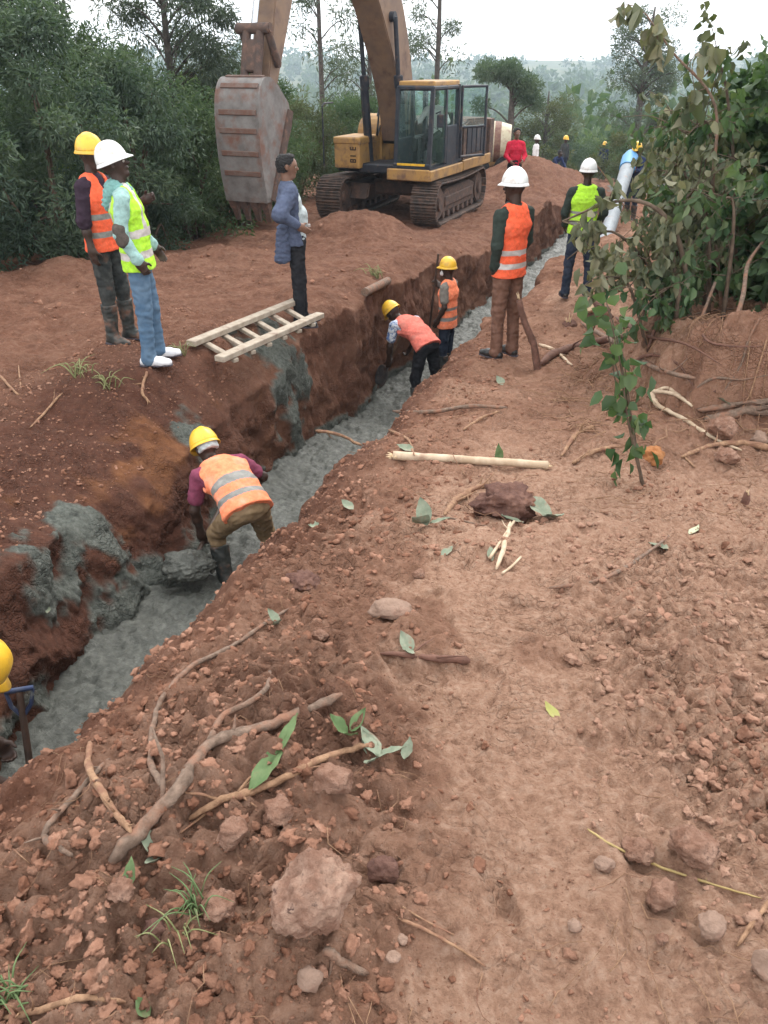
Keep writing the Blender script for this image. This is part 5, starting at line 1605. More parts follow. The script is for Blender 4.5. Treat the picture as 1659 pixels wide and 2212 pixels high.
# --- trees over the hedge
def crown_ball(r_, n, z0, z1, rx, rad):
    th = r_.random(n)*2*np.pi; q = r_.random(n)**.5; z = z0+(z1-z0)*r_.random(n)
    return [(rx*a*math.cos(t), rx*a*math.sin(t), zz, rad*(.6+.8*r_.random())) for a, t, zz in zip(q, th, z)]
x, y = -8.9, 13.5
tree('leaning grey tree trunk rising through the left of the hedge', (x, y, gz(x, y)), 8.0, .17, crown_ball(r_, 26, 4.6, 7.5, 2.2, .55), 13000, .15, .032, LF_dark, 301, bend_=(-1.2, .2), axis=(0, 0, -.5))
x, y = -7.2, 18.0
tree('feathery tree above the hedge left of the stick', (x, y, gz(x, y)), 6.8, .10, crown_ball(r_, 30, 3.6, 6.6, 1.8, .5), 14000, .15, .03, LF_blue, 302, axis=(0, 0, -.6))
x, y = -4.6, 20.0
tree('feathery tree right behind the excavator stick', (x, y, gz(x, y)), 6.2, .09, crown_ball(r_, 24, 3.2, 5.8, 1.5, .5), 11000, .15, .03, LF_blue, 303, axis=(0, 0, -.6))
x, y = -10.5, 17.5
tree('tall feathery tree at the top left corner', (x, y, gz(x, y)), 8.0, .13, crown_ball(r_, 34, 3.4, 8, 2.4, .6), 15000, .16, .032, LF_blue, 304, axis=(0, 0, -.6))
def slender(lab, px, y, h, seed, lf, z0=.35, n=16, rx=1.3, tr=.13, nl=2600, rad=.6):
    r2 = np.random.default_rng(seed)
    x = wp(px, y, 3)[0]; z = float(hill_z(np.array([x]), np.array([y]))[0]) if y > 60 else gz(x, y)
    return tree(lab, (x, y, z), h, tr, crown_ball(r2, n, h*z0, h*.98, rx, rad), nl, .22, .05, lf, seed, axis=(0, 0, -.4), group='slender trees standing beyond the excavator')
slender('slender tall tree between the stick and the boom', 690, 34, 9.5, 311, LF_blue, .30, 20, 1.3, .10, 3400)
slender('slender tall tree just right of the boom', 942, 42, 11, 312, LF_blue, .42, 13, 1.4, .13, 2400)
slender('open crowned tree seen under the boom', 800, 40, 7.6, 313, LF_blue, .35, 22, 2.0, .12, 3200)
x = wp(1098, 36, 1)[0]
tree('dark flat topped tree behind the cab', (x, 36, gz(x, 36)), 4.3, .17, [(-.9+1.8*i/11+.3*math.sin(i*5), .5*math.cos(i*3), 3.3+.9*math.sin(1+i*.2), .5) for i in range(12)]+[(-1.1, 0, 2.9, .4), (1.1, 0, 3.0, .4)], 6500, .16, .05, LF_dark, 320)
x = wp(1395, 44, 2)[0]
tree('grey green tree standing right of the valley view', (x, 44, gz(x, 44)), 7.5, .18, crown_ball(r_, 34, 2.6, 7.2, 1.7, .65), 8500, .20, .05, LF_blue, 321)
x = wp(1190, 52, 2)[0]
tree('round pale green tree beyond the soil mound', (x, 52, gz(x, 52)), 4.6, .15, crown_ball(r_, 26, 1.4, 4.3, 1.9, .6), 6500, .16, .06, LF_olive, 322)
# --- low scrub where the site ends
k_words = ['low green scrub beside the red man', 'low green scrub behind the flat soil', 'bright low scrub behind the far workers', 'low scrub behind the navy worker', 'low scrub behind the chute', 'low olive scrub left of the valley trees', 'rounded scrub behind the mixer', 'dark scrub beyond the far workers', 'pale scrub beyond the flat soil', 'low scrub near the right hedge']
for i, (px, y, h) in enumerate(((1120, 44, 1.5), (1180, 46, 1.6), (1235, 52, 2.2), (1290, 56, 2.2), (1335, 50, 2.0), (1140, 60, 2.8), (1060, 46, 2.2), (1215, 66, 3.0), (1270, 72, 3.2), (1375, 40, 2.2))):
    x = wp(px, y, -2)[0]; z = gz(x, y) if y < 60 else float(hill_z(np.array([x]), np.array([y]))[0])
    bush('shrub', k_words[i], 'shrub', (x, y, z-.1), h, h*.95, h*.8, 3800, .17, .075, (LF_mid, LF_olive, LF_dark, LF_mid)[i % 4], 330+i, 26, .42*h/2, None, .05, 3, 'scrub where the site ends')

# --- far wood: crowns nobody could count over the valley side
def far_wood():
    r2 = np.random.default_rng(77)
    C, RA = [], []
    n = 4200
    d = 62*np.exp(r2.random(n)**.9*math.log(930/62)); a = (r2.random(n)-.5)*R(105)
    x, y = d*np.sin(a), d*np.cos(a)
    dens = fbm2(x/70, y/110, 3, 95)
    keep = dens > -.3-.25*(d > 350)
    x, y, d = x[keep], y[keep], d[keep]
    z = hill_z(x, y)
    Vs, Fs, Rn, off = [], [], [], 0
    for i in range(len(x)):
        s = (2.0+2.2*r2.random())*(1 if d[i] < 250 else 1.5); hh = s*(1.0+.9*r2.random()); tall = r2.random() < .06
        if tall: hh *= 2.0; s *= .7
        m = 150 if d[i] < 130 else 70 if d[i] < 300 else 34
        o_ = r2.normal(size=(m, 3)); o_ /= np.linalg.norm(o_, axis=1)[:, None]; o_ *= (r2.random(m)**.33)[:, None]
        c = np.array([x[i], y[i], z[i]+hh*.55])+o_*np.array([s, s, hh*.6])*(.8+.4*noise3(o_[:, 0]*1.5, o_[:, 1]*1.5, o_[:, 2]*1.5+i, 3))[:, None]
        ls = (.55 if d[i] < 130 else .85 if d[i] < 300 else 1.4)*s/2.5
        V, F = leaves_np(c, o_+r2.normal(size=(m, 3))*.6, np.full(m, ls*1.3), np.full(m, ls*.9), r2)
        Vs.append(V); Fs.append(F+off); off += len(V)
        Rn.append(np.repeat(np.clip(.5*r2.random()+.5*r2.random(m), 0, 1), 4))
    o = link('far_wood', mesh_np('far_wood', np.vstack(Vs), np.vstack(Fs), [LF_mid], smooth=False, attrs={'rnd': np.concatenate(Rn)}))
    tag(o, 'distant trees covering the valley side and ridge', 'wood', kind='stuff')
far_wood()
# a small house on the valley side
hx, hy = wp(1262, 120, -9)[:2]; hz_ = float(hill_z(np.array([hx]), np.array([hy]))[0])+1.0
ho = empty('house', (hx, hy, hz_), R(20)); tag(ho, 'tiny far house with orange roof among the valley trees', 'house')
mb = MB(); mb.box((0, 0, 1.2), (4.5, 3.5, 2.4), bev=.03); mb.build('wall', mat('far_plaster', (.5, .36, .27), .9), ho)
mb = MB(); mb.prism([(-2.1, 2.4), (2.1, 2.4), (0, 3.8)], -2.6, 2.6); mb.build('roof', mat('far_roof', (.42, .19, .12), .8), ho)

# --- right hedge: broad-leaved bushes on the bank
rb = [(4.35, 6.9, 3.0, 1.1, 3400, LF_big), (5.0, 7.9, 3.9, 1.3, 4400, LF_big), (4.4, 9.4, 2.6, 1.1, 3600, LF_big), (5.6, 9.8, 3.5, 1.3, 4000, LF_big), (6.0, 12.2, 3.2, 1.4, 4000, LF_mid), (7.2, 11.0, 4.8, 1.6, 5000, LF_big), (7.2, 15.2, 3.2, 1.6, 4200, LF_mid), (8.6, 19.0, 3.0, 1.7, 4000, LF_mid), (9.6, 24, 2.8, 1.8, 4000, LF_olive)]
words = ['broad leaved green bush nearest on the right bank', 'tall broad leaved bush filling the right picture edge', 'broad leaved bush behind the cut branches', 'tall broad leaved bush in the upper right corner', 'leafy bush behind the upper cut branches',
         'tallest broad leaved bush at the top right', 'leafy bush right of the chute', 'leafy bush beyond the chute', 'olive bush at the far end of the right bank']
for i, (x, y, h, r1, n, lf) in enumerate(rb):
    bush('bush', words[i], 'bush', (x, y, gz(x, y)-.05), h, r1, r1, int(n*3.2), .135, .09, lf, 400+i, 44, .36, (0, -.1, -.45), .03, 10, 'bushes on the right bank', drop=.3, stem_r=.028, broad=i < 6)
tree('thin bare tree with pale trunk in the upper right', (4.9, 8.4, gz(4.9, 8.4)), 4.4, .05, [(.2, 0, 4.3, .2), (-.5, .1, 4.0, .2), (-.9, 0, 3.6, .2), (.6, .2, 4.2, .2), (-.3, -.2, 4.5, .2), (.1, .1, 3.2, .2)], 60, .16, .10, LF_big, 440)
# ------------------------------------------------------------------ things lying about
def pz(px, py, z):
    a = (px-CW/2)/FPX; b = (CH/2-py)/FPX
    d = np.array([a, cp+b*sp, -sp+b*cp]); t = (z-CAM[2])/d[2]
    return CAM+d*t
def pd(px, py, y):
    a = (px-CW/2)/FPX; b = (CH/2-py)/FPX
    d = np.array([a, cp+b*sp, -sp+b*cp])
    return CAM+d*(y/d[1])

M_pale = mat('peeled_pale_wood', (.42, .31, .21), .75, (.55, .44, .32), 10, col3=(.26, .16, .11), scale3=8, lo3=.55, hi3=.75, bumps=(60, .35, .004))
M_plank = mat('weathered_plank', (.30, .245, .19), .8, (.42, .36, .29), 9, col3=(.17, .10, .075), scale3=6, lo3=.56, hi3=.76, bumps=(60, .4, .004))
M_branch = mat('grey_brown_branch', (.12, .08, .058), .9, (.23, .16, .12), 40, col3=(.25, .125, .08), scale3=12, lo3=.48, hi3=.66, bumps=(150, .9, .006))
M_root = mat('orange_brown_root', (.20, .11, .062), .85, (.35, .21, .125), 40, col3=(.20, .095, .06), scale3=14, lo3=.48, hi3=.66, bumps=(150, .8, .005))
M_redwood = mat('reddish_bark', (.10, .048, .034), .9, (.17, .085, .062), 16, bumps=(80, .6, .005))
M_cut = mat('fresh_cut_wood', (.50, .36, .22), .8, (.6, .46, .3), 20)
M_rock = mat('laterite_rock', (.23, .12, .082), .95, (.40, .25, .185), 14, col3=(.09, .05, .042), scale3=30, lo3=.60, hi3=.70, bumps=(48, 1.0, .03), spec=.15)
M_rockd = mat('dark_laterite_rock', (.10, .052, .042), .95, (.19, .105, .08), 10, col3=(.30, .13, .05), scale3=8, lo3=.62, hi3=.75, bumps=(60, .8, .012), spec=.15)
M_stone = mat('pale_stone', (.23, .15, .112), .9, (.32, .22, .17), 7, col3=(.25, .14, .10), scale3=12, lo3=.55, hi3=.75, bumps=(60, .8, .012), spec=.2)
M_leafp = mat('pale_fallen_leaf', (.15, .18, .125), .8, (.25, .27, .20), 18, col3=(.25, .16, .11), scale3=30, lo3=.55, hi3=.75)
M_leafg = mat('green_fallen_leaf', (.07, .12, .042), .7, (.12, .17, .07), 18, col3=(.2, .13, .08), scale3=30, lo3=.58, hi3=.78)
M_leafy = mat('yellow_green_leaf', (.24, .24, .06), .7, (.30, .27, .10), 18)
M_grass = mat('pale_grass_blade', (.16, .18, .07), .8, (.26, .25, .12), 30)

def stick(name, label, cat, pix, rad_px, M, lift=.3, forks=(), group=None, jit=.06, sm=6, seg=8):
    """a branch lying on the ground through photo points; radius in photo pixels"""
    def path(pp):
        # keep the line of the branch, let its depth follow the smoothed ground
        q = catmull([(c[0], c[1]) for c in pp], sm)
        lf = catmull([(c[2] if len(c) > 2 else 0, 0) for c in pp], sm)[:, 0]
        G = np.array([at(*c) for c in q]); t = np.linalg.norm(G-CAM, axis=1)
        tg = t.copy()
        tp = np.pad(t, 5, 'reflect', reflect_type='odd') if len(t) > 6 else t
        if len(t) > 6:
            for _ in range(10): tp[1:-1] = .25*tp[:-2]+.5*tp[1:-1]+.25*tp[2:]
            t = tp[5:-5]
        t = t-.6*np.percentile(np.maximum(t-tg, 0), 85)
        U = (G-CAM)/np.linalg.norm(G-CAM, axis=1)[:, None]
        P = CAM+U*t[:, None]
        D = (P[:, 1]*cp+(CAM[2]-P[:, 2])*sp)/FPX
        r = np.interp(np.linspace(0, 1, len(P)), np.linspace(0, 1, len(rad_px)), rad_px)*D
        P[:, 2] += r*lift*.6+lf
        return P, r
    P, r = path(pix)
    o = P[0].copy()
    nz = np.random.default_rng(len(label)*7+int(pix[0][0]))
    w = nz.normal(size=P.shape)*np.mean(r)*.12
    n_ = len(P); q_ = np.linspace(0, 1, n_)
    rr_ = np.interp(q_, np.linspace(0, 1, len(r)), r)*.88*(1+.16*noise3(q_*n_*.35, len(label)+.5, .5, 5)+.10*noise3(q_*n_*.9, len(label)+.5, .5, 6))
    rr_[0] *= .55; rr_[-1] *= .5
    parts = [tube_np(P-o+w, rr_, seg, jit*1.6, 3)]
    T_ = np.gradient(P, axis=0)
    for _ in range(int(nz.integers(2, 5)) if name in ('branch', 'root') else 1):
        k = int(nz.integers(2, max(3, n_-2))); dv = nrm(nrm(T_[k])*.8+nz.normal(size=3)*.6+V3(0, 0, .25)); l = rr_[k]*(3+9*nz.random())
        parts.append(tube_np(np.array([P[k]-o, P[k]-o+dv*l*.5+nz.normal(size=3)*l*.06, P[k]-o+dv*l]), [rr_[k]*.45, rr_[k]*.3, rr_[k]*.12], 5, .1, k))
    for fk, fr in forks:
        keep = rad_px; rad_px = fr
        Q, rq = path(fk); rad_px = keep
        parts.append(tube_np(Q-o, rq, seg, jit, 4))
    V, F = join_np(parts)
    ob = link(name, mesh_np(name, V, F, [M]), None, tuple(o))
    tag(ob, label, cat, group); return ob

# --- wooden ladder at the lip
la = [pz(412, 742, .20), pz(640, 650, .12)]; lb_ = [pz(473, 776, .16), pz(692, 680, .08)]
lad = empty('ladder', tuple(la[0])); tag(lad, 'pale wooden ladder of nailed planks lying at the trench lip', 'ladder')
O = la[0]
def beam(mb, a, b, w, h, over=0):
    a, b = np.asarray(a), np.asarray(b); d = nrm(b-a); a = a-d*over; b = b+d*over
    x = nrm(np.cross(d, V3(0, 0, 1))); z = np.cross(x, d)
    m = Matrix((x, d, z)).transposed()
    mb.box(tuple((a+b)/2), (w, float(np.linalg.norm(b-a)), h), m, .006)
for a, b in (la, lb_):
    mb = MB(); beam(mb, a-O, b-O, .105, .055); mb.build('rail', M_plank, lad)
for i in range(6):
    t = .11+.155*i
    mb = MB(); beam(mb, la[0]*(1-t)+la[1]*t-O-V3(0, 0, .05), lb_[0]*(1-t)+lb_[1]*t-O-V3(0, 0, .05), .06, .04, .06)
    mb.build('rung', M_plank, lad)
# --- timber, log, stake
P0, P1 = at(788, 640), at(838, 614)
mb = MB(); mb.cyl((0, 0, .05), tuple(P1-P0+V3(0, 0, .05)), .055, seg=14, bev=.008)
tag(mb.build('timber_offcut', M_branch, None, True, tuple(P0)), 'short grey timber offcut lying beside the far trench lip', 'timber')
P0, P1 = at(848, 993), at(1183, 1014)
r_ = .027
rr_ = np.random.default_rng(3)
Pc = np.linspace(P0, P1, 24); Pc[:, 2] = np.linspace(P0[2], P1[2], 24)+r_*.9; Pc[:, 2] += max(0, float(np.max(surf_z(Pc[:, 0], Pc[:, 1])-Pc[:, 2]+.006)))*.6
Pc += rr_.normal(size=Pc.shape)*.0015
V, F = tube_np(Pc-P0, [r_*1.1, r_, r_*.95, r_], 12, .03, 3)
lg = link('log', mesh_np('log', V, F, [M_pale]), None, tuple(P0)); tag(lg, 'pale peeled straight log lying across the soil', 'log')
def splint(par, p, d, n, L, w, M, name='splinter'):
    r2 = np.random.default_rng(int(abs(p[0])*1000) % 99)
    for i in range(n):
        dd = nrm(d+r2.normal(size=3)*.25); l = L*(.5+.7*r2.random())
        V, F = tube_np(np.array([p+r2.normal(size=3)*w*.6, p+dd*l*.5, p+dd*l]), [w*.45, w*.3, w*.05], 5, .1, i)
        link(name, mesh_np(name, V, faces_split(F), [M]), par)
splint(lg, P1-P0+V3(-.02, 0, r_), nrm(P1-P0), 5, .05, r_*.9, M_cut); splint(lg, V3(.02, 0, r_), -nrm(P1-P0), 5, .07, r_*.9, M_cut)
b0 = at(1166, 797); t0 = pd(1121, 648, b0[1]+.12)
V, F = tube_np(catmull([b0-b0-V3(0, 0, .1), (t0-b0)*.35+V3(.012, 0, 0), (t0-b0)*.7-V3(.01, 0, 0), t0-b0], 5), [.045, .036, .034, .03], 9, .08, 5)
sk = link('stake', mesh_np('stake', V, faces_split(F), [M_redwood]), None, tuple(b0)); tag(sk, 'reddish stake leaning in the ground right of the man in orange', 'stake')
splint(sk, t0-b0, V3(-.3, 0, 1), 3, .08, .02, M_cut)

# --- branches and roots on the near soil
stick('branch', 'thick forked grey branch lying in the left foreground', 'branch', [(243, 1868), (330, 1772), (395, 1700), (450, 1615), (560, 1580), (655, 1540), (738, 1503)], [18, 17, 14, 12, 9], M_branch, .9,
      [([(448, 1618), (480, 1552), (535, 1522), (575, 1490), (583, 1453)], [9, 7, 6, 4])])
stick('branch', 'long thin curved branch arching from the trench lip to the forked branch', 'branch', [(352, 1702), (326, 1650), (334, 1560), (358, 1502), (420, 1440), (500, 1400), (560, 1358), (622, 1318)], [9, 7, 6, 4], M_branch, 1.2)
stick('root', 'orange brown root running under the large green leaves', 'root', [(410, 1772), (480, 1732), (540, 1715), (620, 1682), (700, 1640), (796, 1612)], [7, 10, 9, 7], M_root, 1.0, [([(480, 1732), (440, 1718), (400, 1712), (393, 1690)], [4, 2]), ([(470, 1738), (430, 1770), (390, 1800)], [4, 2])])
stick('root', 'pale twisted root standing at the left by the spade', 'root', [(196, 1606), (192, 1662), (220, 1712), (252, 1762), (285, 1800)], [8, 10, 10, 6], M_root, 1.1)
stick('root', 'hooked dark root at the left picture edge', 'root', [(235, 1640), (180, 1702), (115, 1775), (98, 1812), (130, 1835), (158, 1852)], [6, 8, 9, 4], M_branch, .9)
stick('branch', 'brown stick in the bottom left corner', 'branch', [(12, 2200), (100, 2182), (180, 2158), (272, 2166)], [8, 9, 6], M_root, .9)
stick('twig', 'long thin yellow twig in the right foreground', 'twig', [(1268, 1792), (1330, 1832), (1430, 1876), (1540, 1912), (1645, 1942)], [2.5, 3.5, 3.5, 2], mat('straw_twig', (.27, .19, .075), .8, (.36, .27, .12), 14), 1.2)
stick('branch', 'brown stick with a thick end on the middle soil', 'branch', [(822, 1412), (900, 1420), (960, 1426), (1015, 1430)], [5, 8, 10], M_redwood, .6)
stick('twig', 'long olive twig curving under the pale grey leaf', 'twig', [(1185, 1272), (1290, 1257), (1370, 1216), (1445, 1158)], [4, 5, 5, 3], M_branch, 1.0)
stick('twig', 'yellowish stick jutting out over the concrete', 'twig', [(682, 942, .05), (730, 950, .05), (782, 965)], [4, 4, 4], M_root, 1.0)
stick('branch', 'long brown branch lying left of the far stump', 'branch', [(850, 890), (930, 892), (1010, 880), (1095, 882)], [4, 5, 5, 3], M_branch, .8)
stick('branch', 'peeled bent stick pointing at the green sapling', 'branch', [(1212, 988), (1240, 945), (1262, 932), (1285, 926)], [4, 6, 6, 6], M_root, 1.0)
stick('branch', 'peeled stick lying left of the sapling base', 'branch', [(1235, 1003), (1280, 980), (1335, 966)], [4, 6, 6], M_root, 1.0)
stick('root', 'pale forked root snaking right of the sapling', 'root', [(1405, 852), (1420, 880), (1470, 905), (1540, 950), (1602, 975)], [7, 6, 5, 3], M_pale, 1.2, [([(1408, 848), (1450, 852), (1480, 868), (1495, 880)], [5, 4, 3]), ([(1412, 850), (1440, 840), (1470, 858)], [4, 3])])
stick('branch', 'long pale branch at the right edge under the bank', 'branch', [(1470, 990), (1530, 968), (1590, 960), (1665, 974)], [5, 6, 7, 8], M_root, 1.0, [([(1475, 988), (1490, 1000), (1500, 1010)], [3, 2])])
stick('log', 'weathered log lying at the foot of the right bank', 'log', [(1520, 912), (1590, 898), (1680, 888)], [10, 13, 14], M_branch, .8)
stick('log', 'second grey log beside the weathered log under the bank', 'log', [(1505, 888), (1580, 880), (1680, 866)], [6, 8, 8], M_branch, .8)
stick('twig', 'twig running down to the bottom by the boulder', 'twig', [(860, 1985), (920, 2010), (990, 2050), (1050, 2090)], [4, 4, 3], M_root, 1.0, [([(870, 1960), (920, 1990), (980, 2020)], [2, 2])])
stick('branch', 'dark half buried branch right of the pale cobble', 'branch', [(700, 2052), (740, 2080), (795, 2105)], [11, 12, 7], M_branch, .5)
stick('twig', 'short brown stick pointing in at the right edge', 'twig', [(1592, 2045), (1630, 1990), (1670, 1940)], [5, 6, 6], M_root, 1.0)
stick('twig', 'split pale stick below the dark rock', 'twig', [(1072, 1232), (1090, 1180), (1102, 1130)], [5, 6, 4], M_pale, 1.0, [([(1058, 1208), (1085, 1165), (1110, 1128)], [4, 3, 3]), ([(1085, 1240), (1105, 1225), (1125, 1205)], [3, 3])])
stick('root', 'bright torn bark strip left of the dark rock', 'root', [(960, 1115), (985, 1085), (1015, 1065), (1055, 1045)], [5, 9, 8, 5], M_root, .8)
stick('twig', 'thin twig across the middle below the bright bark', 'twig', [(905, 1108), (960, 1118), (1060, 1140)], [3, 3, 2], M_branch, 1.0)
stick('root', 'thin root on the left bank below the ladder', 'root', [(318, 805), (310, 830), (308, 852), (325, 872)], [4, 4, 3], M_root, 1.0)
stick('root', 'long thin root on the dark left bank', 'root', [(65, 925), (95, 895), (118, 868), (135, 850)], [2, 3, 2], M_root, 1.0)
stick('twig', 'bent twig at the left edge of the upper bank', 'twig', [(0, 812), (25, 840), (45, 852), (40, 790)], [3, 3, 2], M_root, 1.0)
stick('twig', 'small pale split stick below the lime vest man', 'twig', [(1165, 745), (1200, 762), (1235, 790)], [4, 4, 3], M_pale, 1.0)
stick('branch', 'brown branch between stake and stump', 'branch', [(1165, 790), (1220, 760), (1290, 742), (1400, 720)], [9, 9, 8, 6], M_redwood, .9)
stick('branch', 'long bare pole lying along the foot of the bank', 'branch', [(1255, 700), (1330, 745), (1420, 800), (1500, 820)], [5, 6, 5], M_branch, 1.0)
stick('twig', 'twig lying beside the log under the sapling', 'twig', [(1000, 930), (1040, 905), (1080, 890)], [3, 4, 3], M_root, 1.0)
stick('twig', 'bent root left of the log end', 'twig', [(840, 930), (880, 950), (895, 985)], [3, 3, 3], M_root, 1.0)

# leaning poles against the bank
def pole(label, px0, py0, px1, py1, r, M, dy=.5, name='pole', mid=None):
    b0 = at(px0, py0); t0 = pd(px1, py1, b0[1]+dy)
    rr = np.random.default_rng(int(px0))
    P = catmull([V3(0, 0, -.05), (t0-b0)*.3+rr.normal(size=3)*.02, (t0-b0)*.65+rr.normal(size=3)*.02, t0-b0], 5)
    V, F = tube_np(P, [r*1.2, r, r*.7], 7, .06, 4)
    tag(link(name, mesh_np(name, V, faces_split(F), [M]), None, tuple(b0)), label, name, 'poles and cut stems leaning on the right bank')
pole('long brown pole leaning on the bank right of the sapling', 1468, 812, 1545, 610, .018, M_branch)
pole('thin brown pole leaning left of the long pole', 1385, 775, 1440, 655, .016, M_redwood, .3)
pole('pale peeled pole end sticking out of the leaves', 1558, 662, 1478, 588, .012, M_pale, .25)
pole('brown cut stem leaning in the right bush', 1590, 690, 1650, 520, .018, M_branch, .7)
pole('slanting root stem on the bank face', 1545, 835, 1590, 700, .013, M_redwood, .25)
pole('short leaning root at the bank foot', 1430, 830, 1500, 760, .012, M_root, .2)
pole('thin pale straight switch leaning before the chute', 1405, 530, 1284, 350, .010, M_root, -.3)

for k, (lab, pp, rr) in enumerate((
    ('root hanging down the bank face at the right edge', [(1640, 690), (1615, 740), (1600, 790), (1560, 850)], [5, 5, 4]),
    ('forked root spreading across the middle of the bank', [(1500, 690), (1530, 740), (1590, 750), (1650, 748)], [5, 5, 3]),
    ('thin root running along the bank under the bushes', [(1400, 700), (1470, 690), (1540, 672), (1630, 668)], [5, 4, 4]),
    ('root crossing the bank from the wilted heap', [(1330, 690), (1400, 730), (1480, 745), (1560, 790)], [7, 6, 4]),
    ('dark root lying in front of the wilted heap', [(1290, 740), (1370, 700), (1420, 660), (1460, 640)], [6, 6, 4]),
    ('knotted root at the foot of the bank', [(1360, 790), (1400, 770), (1460, 785), (1500, 840)], [6, 5, 4]),
    ('long root sagging over the bank foot logs', [(1490, 850), (1540, 820), (1600, 822), (1665, 810)], [5, 5, 4]))):
    stick('root', lab, 'root', pp, [q*.62 for q in rr[:-1]]+[rr[-1]*.3], (M_branch, M_redwood)[k % 2], 1.5, group='roots torn out along the right bank')
# stump with pale cut, and splintered stump
s0 = at(1282, 690)
bm = bmesh.new(); bmesh.ops.create_icosphere(bm, subdivisions=4, radius=1)
ICO4 = (np.array([v.co[:] for v in bm.verts]), np.array([[v.index for v in f.verts] for f in bm.faces])); bm.free()
bm = bmesh.new(); bmesh.ops.create_icosphere(bm, subdivisions=5, radius=1)
ICO5 = (np.array([v.co[:] for v in bm.verts]), np.array([[v.index for v in f.verts] for f in bm.faces])); bm.free()
def lump(size, seed, rough=.25, ico=ICO4, flat=.0, facets=0):
    V = ico[0].copy(); r2 = np.random.default_rng(seed); o = r2.random(3)*50
    n = .6*noise3(V[:, 0]*1.1+o[0], V[:, 1]*1.1+o[1], V[:, 2]*1.1+o[2], 1)
    if facets:
        for _ in range(facets):
            d = nrm(r2.normal(size=3)); h = .62+.25*r2.random()
            k = V @ d; V = V-np.outer(np.maximum(k-h, 0), d)
    n2 = rough*(.8*noise3(V[:, 0]*2.2+o[0], V[:, 1]*2.2, V[:, 2]*2.2, 2)+.55*noise3(V[:, 0]*4.5+o[1], V[:, 1]*4.5, V[:, 2]*4.5, 3)+.3*np.abs(noise3(V[:, 0]*9, V[:, 1]*9+o[2], V[:, 2]*9, 4))+.25*noise3(V[:, 0]*16, V[:, 1]*16, V[:, 2]*16, 6)+.2*noise3(V[:, 0]*28, V[:, 1]*28+o[2], V[:, 2]*28, 5))
    V = V*(1+n*.35+n2-.12)[:, None]*np.array(size)
    if flat: V[:, 2] = np.maximum(V[:, 2], -size[2]*flat)
    return V
V = lump((.24, .2, .16), 8, .3)
st_ = link('stump', mesh_np('stump', V, ICO4[1], [M_rockd]), None, tuple(s0+V3(.02, .1, .04))); tag(st_, 'earth covered tree stump with a pale sawn face', 'stump')
mb = MB(); mb.cyl((-.08, -.10, .10), (-.12, -.17, .15), .06, seg=14, bev=.006); mb.build('cut_face', M_cut, st_)
s1 = at(1228, 705)
o = empty('splintered_stump', tuple(s1)); tag(o, 'small splintered stump with pale torn wood below the lime vest man', 'stump')
splint(o, V3(0, 0, 0), V3(-.15, 0, 1), 6, .17, .03, M_cut)
V = lump((.13, .1, .08), 18, .3); link('base', mesh_np('base', V, ICO4[1], [M_rockd]), o)
s1 = at(1608, 1088)
V, F = tube_np(np.array([[0, 0, -.02], [.004, 0, .03], [.0, 0, .075]]), [.028, .024, .016], 9, .12, 3)
o = link('stump', mesh_np('stump', V, faces_split(F), [M_redwood]), None, tuple(s1)); tag(o, 'little cut stub poking up near the right picture edge', 'stump'); splint(o, V3(0, 0, .07), V3(-.1, 0, 1), 3, .03, .014, M_cut)

# --- rocks
def rock(label, px, py, wpx, hpx, M, seed, rough=.25, facets=0, sink=.25, dpt=.9, name='rock', rz=0, ico=ICO4):
    p = at(px, py+hpx*.35)
    k = (p[1]*cp+(CAM[2]-p[2])*sp)/FPX
    w = wpx*k/2*.9; h = hpx*k/2*1.0
    V = lump((w, w*dpt, h), seed, rough, ico, 0, facets)
    if rz:
        c, s_ = math.cos(rz), math.sin(rz); V = np.stack([V[:, 0]*c-V[:, 2]*s_, V[:, 1], V[:, 0]*s_+V[:, 2]*c], 1)
    o = link(name, mesh_np(name, V, ico[1], [M]), None, (p[0], p[1]+w*.3, p[2]+h*(1-sink)*.85))
    tag(o, label, 'rock', 'rocks and big clods on the soil'); return o
rock('big rough laterite boulder in the foreground', 680, 1935, 225, 250, mat('pale_laterite', (.25, .14, .10), .95, (.46, .31, .235), 16, col3=(.10, .058, .05), scale3=34, lo3=.62, hi3=.70, bumps=(55, 1.0, .02), spec=.15), 21, .20, 12, .12, .8, 'boulder', -.35, ICO5)
rock('smooth pale cobble touching the big boulder', 672, 2108, 68, 85, M_stone, 22, .06, 5, .3)
rock('small white stone right of the pale cobble', 850, 2068, 40, 22, M_stone, 23, .08, 3)
rock('grey pebble above the small white stone', 868, 2030, 32, 26, M_stone, 24, .1, 2)
rock('dark rounded rock mound behind the torn bark', 1090, 1085, 150, 90, M_rockd, 25, .3, 2, .35, .8, 'rock', 0, ICO5)
rock('flat whitish slab of rock in the middle of the soil', 845, 1318, 118, 48, M_stone, 26, .12, 4, .3, .7)
rock('reddish clod left of the torn slab', 690, 1375, 46, 32, M_rock, 27, .25, 3)
rock('orange faced clod right of the sapling base', 1410, 985, 62, 45, mat('orange_clod', (.30, .11, .035), .95, (.36, .17, .07), 10, bumps=(60, .7, .01)), 28, .3, 3)
rock('reddish boulder under the bank at the right', 1560, 928, 75, 60, M_rock, 29, .2, 4)
rock('pinkish rock below the long pale branch', 1572, 985, 62, 46, M_rock, 30, .2, 4)
rock('tan rock at the right edge below the logs', 1640, 948, 50, 36, M_stone, 31, .15, 3)
rock('angular clod beside the yellow twig', 1432, 1935, 100, 82, M_rock, 32, .25, 5)
rock('angular stone above the angular clod', 1305, 1868, 52, 40, M_stone, 33, .12, 4)
rock('large clod at the right edge of the foreground', 1535, 2000, 80, 62, M_stone, 34, .15, 4)
rock('big pale clod cut by the right picture edge', 1650, 2075, 90, 105, M_stone, 35, .12, 5)
